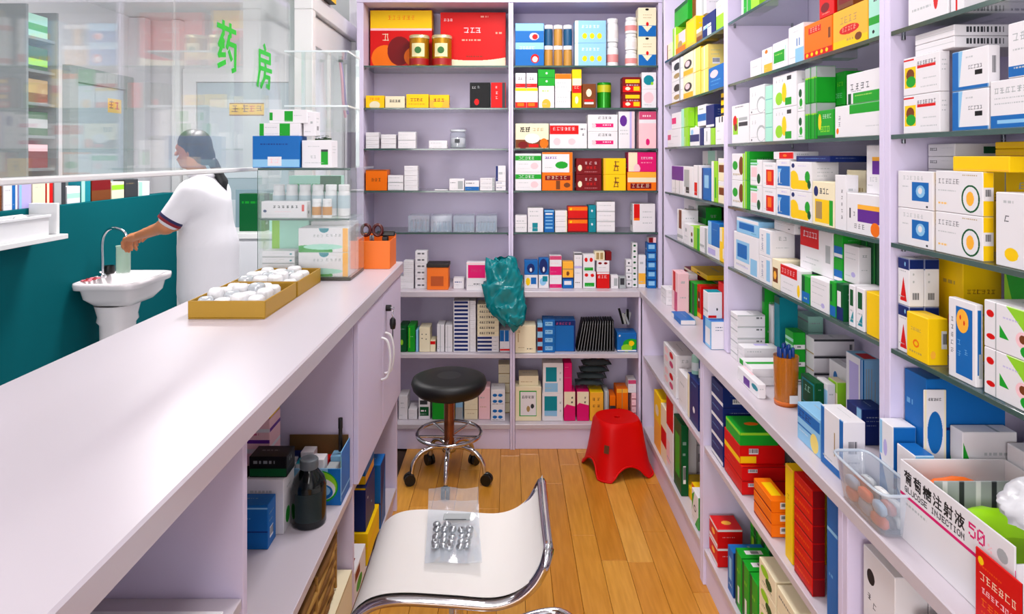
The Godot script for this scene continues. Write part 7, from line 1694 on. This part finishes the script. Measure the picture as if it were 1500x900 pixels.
	["medicine_box", "LBm", 0.695, 0.4905, 2.1158, -90, 0.1657, 0.0414, 0.1321, 2, 1, "R|r 0 94 100 6 r;l 20 40 40 4 C;t 14 64 30 10 C 2|b 14 16 22 30;r 0 0 100 4 r", "red carton with barcode, lower pair"],
	["medicine_box", "LBm", 0.695, 0.5746, 2.1248, -90, 0.1477, 0.0544, 0.1353, 1, 1, "R|r 0 70 100 30 Y|r 0 60 36 40 Y;b 20 14 22 34", "red and yellow carton"],
	["medicine_box", "LBm", 0.695, 0.6296, 2.1178, -90, 0.1339, 0.0394, 0.1148, 1, 1, "G|r 0 0 100 20 l|r 0 0 100 20 l|o 40 30 20 40 O", "green carton topping red stack"],
	["medicine_box", "LBm", 0.83, 0.491, 2.27, -90, 0.18, 0.0544, 0.18, 4, 1, "g|r 0 90 100 10 k|l 10 40 60 10 k", "grey flat carton pile at back"],
	["flat_box", "LBm", 0.695, 0.4905, 1.8706, -90, 0.1292, 0.0321, 0.0469, 3, 1, "O|r 0 86 100 14 r;l 14 30 50 5 C;l 14 46 40 4 C|r 50 14 40 60 W;b 56 24 28 40|r 20 20 60 60 Y", "orange carton with white label"],
	["tall_box", "LBm", 0.7, 0.4905, 1.7055, -90, 0.0442, 0.2334, 0.0844, 1, 1, "Y|r 0 0 100 3 o;t 30 30 30 12 U 1", "yellow upright carton"],
	["medicine_box", "LBm", 0.695, 0.4905, 1.6122, -90, 0.0994, 0.04, 0.0297, 6, 1, "R|r 0 90 100 10 r;l 6 40 80 20 O|r 0 0 100 100 r", "thin red carton"],
	["tall_box", "LBm", 0.785, 0.4905, 1.7295, -90, 0.0518, 0.2794, 0.05, 1, 1, "Y|r 0 50 100 3 o", "yellow carton behind red pile"],
	["tall_box", "LBm", 0.695, 0.4905, 1.4667, -90, 0.048, 0.2697, 0.1, 1, 1, "B|r 0 24 100 3 b;l 20 60 40 3 b|r 0 0 100 100 B", "blue upright carton by panel"],
	["medicine_box", "LBb", 0.695, 0.1305, 2.3176, -90, 0.0912, 0.0627, 0.084, 2, 1, "R|r 0 0 100 10 W;r 0 80 100 20 W;o 30 30 40 30 o|r 0 0 100 12 W;l 20 40 50 8 W|r 10 10 40 80 R;o 40 30 30 40 o", "red and white carton"],
	["tall_box", "LBb", 0.695, 0.1305, 2.1388, -90, 0.0511, 0.1394, 0.1044, 1, 1, "B|r 20 20 50 50 b;l 20 80 60 6 W|r 0 0 100 100 N", "dark blue carton"],
	["tall_box", "LBb", 0.695, 0.1305, 2.0657, -90, 0.0538, 0.1694, 0.09, 1, 1, "G|r 0 0 30 100 n;l 30 30 40 8 l;r 40 60 30 30 W|r 30 4 40 20 W|r 30 20 40 60 W;b 34 30 30 40", "green carton with white label, far in front row"],
	["tall_box", "LBb", 0.695, 0.1305, 2.0033, -90, 0.0562, 0.1694, 0.09, 1, 1, "G|r 0 0 30 100 n;l 30 30 40 8 l;r 40 60 30 30 W|r 30 4 40 20 W|r 30 20 40 60 W;b 34 30 30 40", "green carton with white label, middle in front row"],
	["tall_box", "LBb", 0.695, 0.1305, 1.9365, -90, 0.0632, 0.1694, 0.09, 1, 1, "G|r 0 0 30 100 n;l 30 30 40 8 l;r 40 60 30 30 W|r 30 4 40 20 W|r 30 20 40 60 W;b 34 30 30 40", "green carton with white label, near in front row"],
	["tall_box", "LBb", 0.8, 0.1305, 2.2319, -90, 0.0545, 0.1344, 0.06, 2, 1, "G|r 60 0 40 100 n;r 20 10 40 24 l;r 20 60 40 24 l", "green carton, pale label, rear far"],
	["tall_box", "LBb", 0.8, 0.1305, 2.1684, -90, 0.0573, 0.1344, 0.06, 2, 1, "G|r 60 0 40 100 n;r 20 10 40 24 l;r 20 60 40 24 l", "green carton, pale label, rear middle"],
	["tall_box", "LBb", 0.8, 0.1305, 2.1003, -90, 0.0646, 0.1344, 0.06, 2, 1, "G|r 60 0 40 100 n;r 20 10 40 24 l;r 20 60 40 24 l", "green carton, pale label, rear near"],
	["medicine_box", "LBb", 0.695, 0.1305, 1.8356, -90, 0.1147, 0.0644, 0.1, 4, 1, "C|o 10 10 50 40 l;o 40 40 40 40 n;l 20 80 60 8 k|l 10 30 70 10 k;o 60 50 30 40 n", "pale carton with green leaf print"],
	["medicine_box", "LBb", 0.695, 0.1305, 1.7116, -90, 0.1122, 0.0644, 0.1, 4, 1, "C|l 10 30 70 10 k;o 50 50 40 40 G|l 10 20 60 10 k;b 60 50 30 30;o 10 50 30 40 n", "pale grey carton with green emblem"],
	["tall_box", "LCm", 0.7, 0.491, 1.292, -90, 0.11, 0.2444, 0.06, 1, 1, "W|o 12 14 26 12 K;t 14 34 12 10 k 1;t 32 38 12 10 k 1;t 50 42 12 10 k 1;l 14 60 50 3 g;r 0 92 100 8 N|b 20 60 60 34", "white carton with black round emblem, front row"],
	["tall_box", "LCm", 0.762, 0.491, 1.292, -90, 0.11, 0.2444, 0.06, 1, 1, "W|o 12 14 26 12 K;t 14 34 12 10 k 1;t 32 38 12 10 k 1;t 50 42 12 10 k 1;l 14 60 50 3 g;r 0 92 100 8 N|b 20 60 60 34", "white carton with black round emblem, second row"],
	["tall_box", "LCm", 0.824, 0.491, 1.292, -90, 0.11, 0.2444, 0.06, 1, 1, "W|o 12 14 26 12 K;t 14 34 12 10 k 1;t 32 38 12 10 k 1;t 50 42 12 10 k 1;l 14 60 50 3 g;r 0 92 100 8 N|b 20 60 60 34", "white carton with black round emblem, third row"],
	["tall_box", "LCm", 0.886, 0.491, 1.292, -90, 0.11, 0.2444, 0.06, 1, 1, "W|o 12 14 26 12 K;t 14 34 12 10 k 1;t 32 38 12 10 k 1;t 50 42 12 10 k 1;l 14 60 50 3 g;r 0 92 100 8 N|b 20 60 60 34", "white carton with black round emblem, rear row"],
	["medicine_box", "LCm", 0.745, 0.736, 1.292, -90, 0.1, 0.0334, 0.06, 1, 1, "n|r 0 0 100 30 t;o 36 10 30 80 k|b 20 40 60 40", "carton with green portrait print"],
	["medicine_box", "LCm", 0.81, 0.736, 1.292, -90, 0.1, 0.0334, 0.06, 1, 1, "W|r 0 0 100 10 g|b 20 40 60 40", "white carton behind green portrait"],
	["tall_box", "LCm", 0.72, 0.491, 1.15, -90, 0.1, 0.1994, 0.15, 1, 1, "W|o 30 14 40 30 G;t 14 56 14 10 k 1;l 20 70 50 5 g|b 20 60 60 34", "white carton with green round emblem, far of three"],
	["tall_box", "LCm", 0.72, 0.491, 1.03, -90, 0.1, 0.1994, 0.15, 1, 1, "W|o 30 14 40 30 G;t 14 56 14 10 k 1;l 20 70 50 5 g|b 20 60 60 34", "white carton with green round emblem, middle of three"],
	["tall_box", "LCm", 0.72, 0.491, 0.91, -90, 0.1, 0.1994, 0.15, 1, 1, "W|o 30 14 40 30 G;t 14 56 14 10 k 1;l 20 70 50 5 g|b 20 60 60 34", "white carton with green round emblem, near of three"],
	["medicine_box", "RC", 0.7292, 0.8105, 3.2135, -90, 0.1118, 0.0354, 0.06, 2, 1, "W|l 20 20 60 12 k", "white flat carton in far corner"],
	["tall_box", "RC", 0.7431, 0.8105, 3.051, -90, 0.108, 0.1742, 0.0484, 1, 1, "p|r 40 50 50 50 m;r 20 0 40 50 R", "pink and red upright carton"],
	["tall_box", "RC", 0.7918, 0.8105, 3.1423, -90, 0.0733, 0.152, 0.0676, 1, 1, "W|", "white slim upright carton"],
	["tall_box", "RC", 0.7921, 0.8105, 3.0587, -90, 0.0694, 0.1294, 0.0673, 1, 1, "m|r 0 0 100 20 W;o 30 60 40 20 p", "dusky pink slim carton"],
	["tall_box", "RC", 0.7994, 0.8105, 2.9816, -90, 0.0836, 0.1392, 0.1, 1, 1, "G|r 60 0 40 100 n", "green slim carton"],
	["tall_box", "RC", 0.8119, 0.8105, 2.9096, -90, 0.0592, 0.1392, 0.09, 1, 1, "R|r 20 20 60 50 r;o 30 40 30 10 W;r 0 86 100 14 o", "red slim carton with blue marks"],
	["medicine_box", "RC", 0.7203, 0.8105, 2.4803, -90, 0.1006, 0.1005, 0.0582, 1, 1, "B|r 30 0 70 100 b;r 30 30 60 60 W|r 0 0 100 100 W;l 30 20 40 5 k;l 30 30 40 5 k", "white carton with blue edge, standing"],
	["tall_box", "RC", 0.7215, 0.9116, 2.5012, -90, 0.0592, 0.0946, 0.0519, 1, 1, "W|r 0 70 100 8 g|r 0 90 60 10 R;o 60 60 14 10 k|r 0 0 100 100 T", "white carton with turquoise lid face"],
	["flat_box", "RC", 0.7018, 0.8105, 2.8668, -90, 0.1623, 0.02, 0.0613, 1, 1, "B|r 0 0 30 100 W|r 0 0 100 100 W", "small blue and white flat carton"],
	["medicine_box", "RC", 0.86, 0.8105, 3.184, -90, 0.3201, 0.0372, 0.12, 3, 1, "W|r 0 40 100 4 g", "white flat carton in pile behind slim ones"],
	["medicine_box", "RC", 0.86, 0.9612, 3.0882, -90, 0.2641, 0.0216, 0.14, 1, 1, "Y|o 40 40 20 30 K", "yellow carton with black dot"],
	["medicine_box", "RC", 0.86, 0.9227, 3.2543, -90, 0.1795, 0.0379, 0.14, 1, 1, "r|r 0 0 100 30 C", "dark red flat carton on pile"],
	["tall_box", "RC", 0.8, 0.8105, 2.5337, -90, 0.1428, 0.2125, 0.1, 1, 1, "R|r 60 30 40 60 C", "red and cream carton by post"],
	["medicine_box", "RC", 0.768, 0.8105, 2.3277, -90, 0.069, 0.0384, 0.094, 4, 1, "W|r 0 40 100 12 g|l 70 20 24 20 k;r 0 0 100 6 g", "white grey flat carton facing room"],
	["medicine_box", "RC", 0.7651, 0.8105, 2.2475, -90, 0.0579, 0.0324, 0.1143, 2, 1, "W|l 10 40 50 10 g|l 10 30 40 20 g|r 10 20 40 40 v", "white flat carton with violet mark"],
	["flat_box", "RC", 0.7311, 0.8105, 2.1055, -90, 0.1136, 0.0254, 0.1106, 2, 1, "W|r 0 0 30 60 G;l 40 30 50 10 T|r 0 60 60 40 W|r 40 0 20 100 G", "white flat carton with green stripes"],
	["medicine_box", "RC", 0.7085, 0.8105, 2.0244, -90, 0.1728, 0.0405, 0.022, 1, 1, "W|r 30 30 30 60 V;o 70 20 30 40 T|l 20 30 60 10 g|r 0 0 50 40 p", "white flat carton with violet square"],
	["slim_box", "RC", 0.868, 0.8105, 2.3271, -90, 0.0235, 0.2425, 0.05, 1, 1, "G|r 0 0 100 20 n", "tall green carton at the back"],
	["slim_box", "RC", 0.88, 0.8105, 2.2948, -90, 0.0284, 0.1905, 0.05, 1, 1, "W|o 30 80 40 6 g", "tall white carton at the back"],
	["tall_box", "RC", 0.88, 0.8105, 2.2394, -90, 0.0441, 0.2302, 0.06, 1, 1, "T|r 0 0 100 10 n|r 0 0 100 100 T", "tall teal carton at the back"],
	["medicine_box", "RC", 0.86, 0.8105, 2.0929, -90, 0.0596, 0.0517, 0.0371, 3, 1, "G|r 0 40 100 20 t;r 0 80 100 16 t|r 0 74 100 26 W;b 30 80 40 16", "green carton with pale bands"],
	["medicine_box", "RC", 0.9, 0.8105, 2.0412, -90, 0.054, 0.0494, 0.1208, 3, 1, "W|r 0 90 100 8 u|r 0 0 100 12 k;b 88 30 8 50", "beige flat carton facing room"],
	["medicine_box", "RC", 0.99, 0.8105, 2.3005, -90, 0.0893, 0.0527, 0.05, 3, 1, "t|r 0 30 100 10 g|l 10 40 70 10 g", "pale green flat carton at back"],
	["medicine_box", "RC", 0.8203, 0.8105, 1.8698, -90, 0.0922, 0.0818, 0.0224, 1, 1, "n|r 8 8 84 84 T;r 14 14 72 72 n;t 26 26 40 30 t 2", "dark teal framed carton"],
	["medicine_box", "RC", 0.9039, 0.8105, 1.8631, -90, 0.1238, 0.1194, 0.0261, 1, 1, "W|o 20 20 20 30 B;l 40 40 40 8 g|l 20 40 40 10 v", "white carton above framed one"],
	["tall_box", "RC", 0.8433, 0.8105, 1.8379, -90, 0.0626, 0.0854, 0.0218, 1, 1, "W|r 60 20 40 70 b;o 20 40 20 20 g|l 20 30 60 6 g", "white slim carton with pale blue stripe"],
	["tall_box", "RC", 0.8657, 0.8105, 1.8249, -90, 0.0485, 0.0919, 0.0252, 1, 1, "C|r 0 0 100 30 l;r 10 60 30 40 B|r 0 0 100 100 l;r 0 70 100 12 o", "yellow green carton"],
	["tall_box", "RC", 0.8785, 0.8105, 1.7372, -90, 0.0807, 0.1826, 0.0469, 1, 1, "b|r 0 0 100 100 W;r 92 0 8 100 B;l 30 20 4 60 v;r 20 10 60 80 v|r 0 0 8 100 B;r 20 12 4 70 g;r 34 12 4 76 g;r 50 12 4 76 g;r 70 30 4 50 g|r 30 10 60 70 R", "tall white and blue carton with red top"],
	["medicine_box", "RC", 0.7084, 0.8105, 1.6142, -90, 0.1197, 0.0882, 0.0544, 1, 1, "b|r 0 8 100 30 B;t 6 14 60 22 N 4;r 0 56 70 4 B;o 60 50 36 50 y;l 10 70 40 5 W", "light blue carton with yellow plant"],
	["medicine_box", "RC", 0.7054, 0.8105, 1.4902, -90, 0.1054, 0.1291, 0.046, 1, 1, "W|r 0 0 16 100 B;r 84 0 16 100 B;r 0 88 100 12 B;r 60 30 4 40 u|b 20 30 46 30;l 20 66 60 4 g|l 20 40 60 6 g", "white carton with blue frame"],
	["medicine_box", "RC", 0.84, 0.8105, 1.6609, -90, 0.0707, 0.0853, 0.06, 1, 1, "N|r 70 0 30 100 b", "navy and pale blue carton"],
	["tall_box", "RC", 0.7425, 0.8105, 1.343, -90, 0.048, 0.1654, 0.045, 1, 1, "W|v 0 40 100 100 0 100 B;r 0 0 20 40 b;o 30 20 30 20 v|r 0 0 100 60 B;r 0 60 100 40 N", "white and blue carton with wave, rear"],
	["tall_box", "RC", 0.7425, 0.8105, 1.2765, -90, 0.058, 0.1414, 0.036, 1, 1, "W|v 0 60 100 100 0 100 B;t 20 20 50 20 k 3|r 0 0 100 100 b|r 0 0 100 100 B", "white and blue carton with wave, front"],
	["large_carton", "RC", 0.79, 0.8105, 1.3265, -90, 0.071, 0.2674, 0.15, 1, 1, "B|l 10 20 30 5 b;r 0 90 100 10 N|r 0 34 100 2 N;r 0 66 100 2 N|r 10 10 80 30 C", "large blue carton"],
	["slim_box", "RC", 0.83, 0.8105, 1.266, -90, 0.036, 0.1844, 0.1, 1, 1, "W|v 0 30 70 80 0 90 G;o 4 70 30 30 Y|v 0 10 40 70 0 70 G;o 2 60 16 16 Y;l 40 20 50 4 g|r 0 30 100 6 g", "white carton with green corner"],
	["tall_box", "RC", 0.905, 0.8105, 1.19, -90, 0.1, 0.1694, 0.12, 1, 1, "W|r 0 50 100 26 T;t 10 20 60 20 k 6|r 0 30 100 16 T;t 10 10 60 12 k 5|r 10 10 80 30 g", "white carton with teal band"],
	["tall_box", "RC", 0.906, 0.8105, 1.07, -90, 0.13, 0.2094, 0.12, 1, 1, "W|l 30 30 40 5 v;b 70 60 20 30|r 20 0 30 100 N;l 60 30 30 30 N", "white carton with violet writing"]]
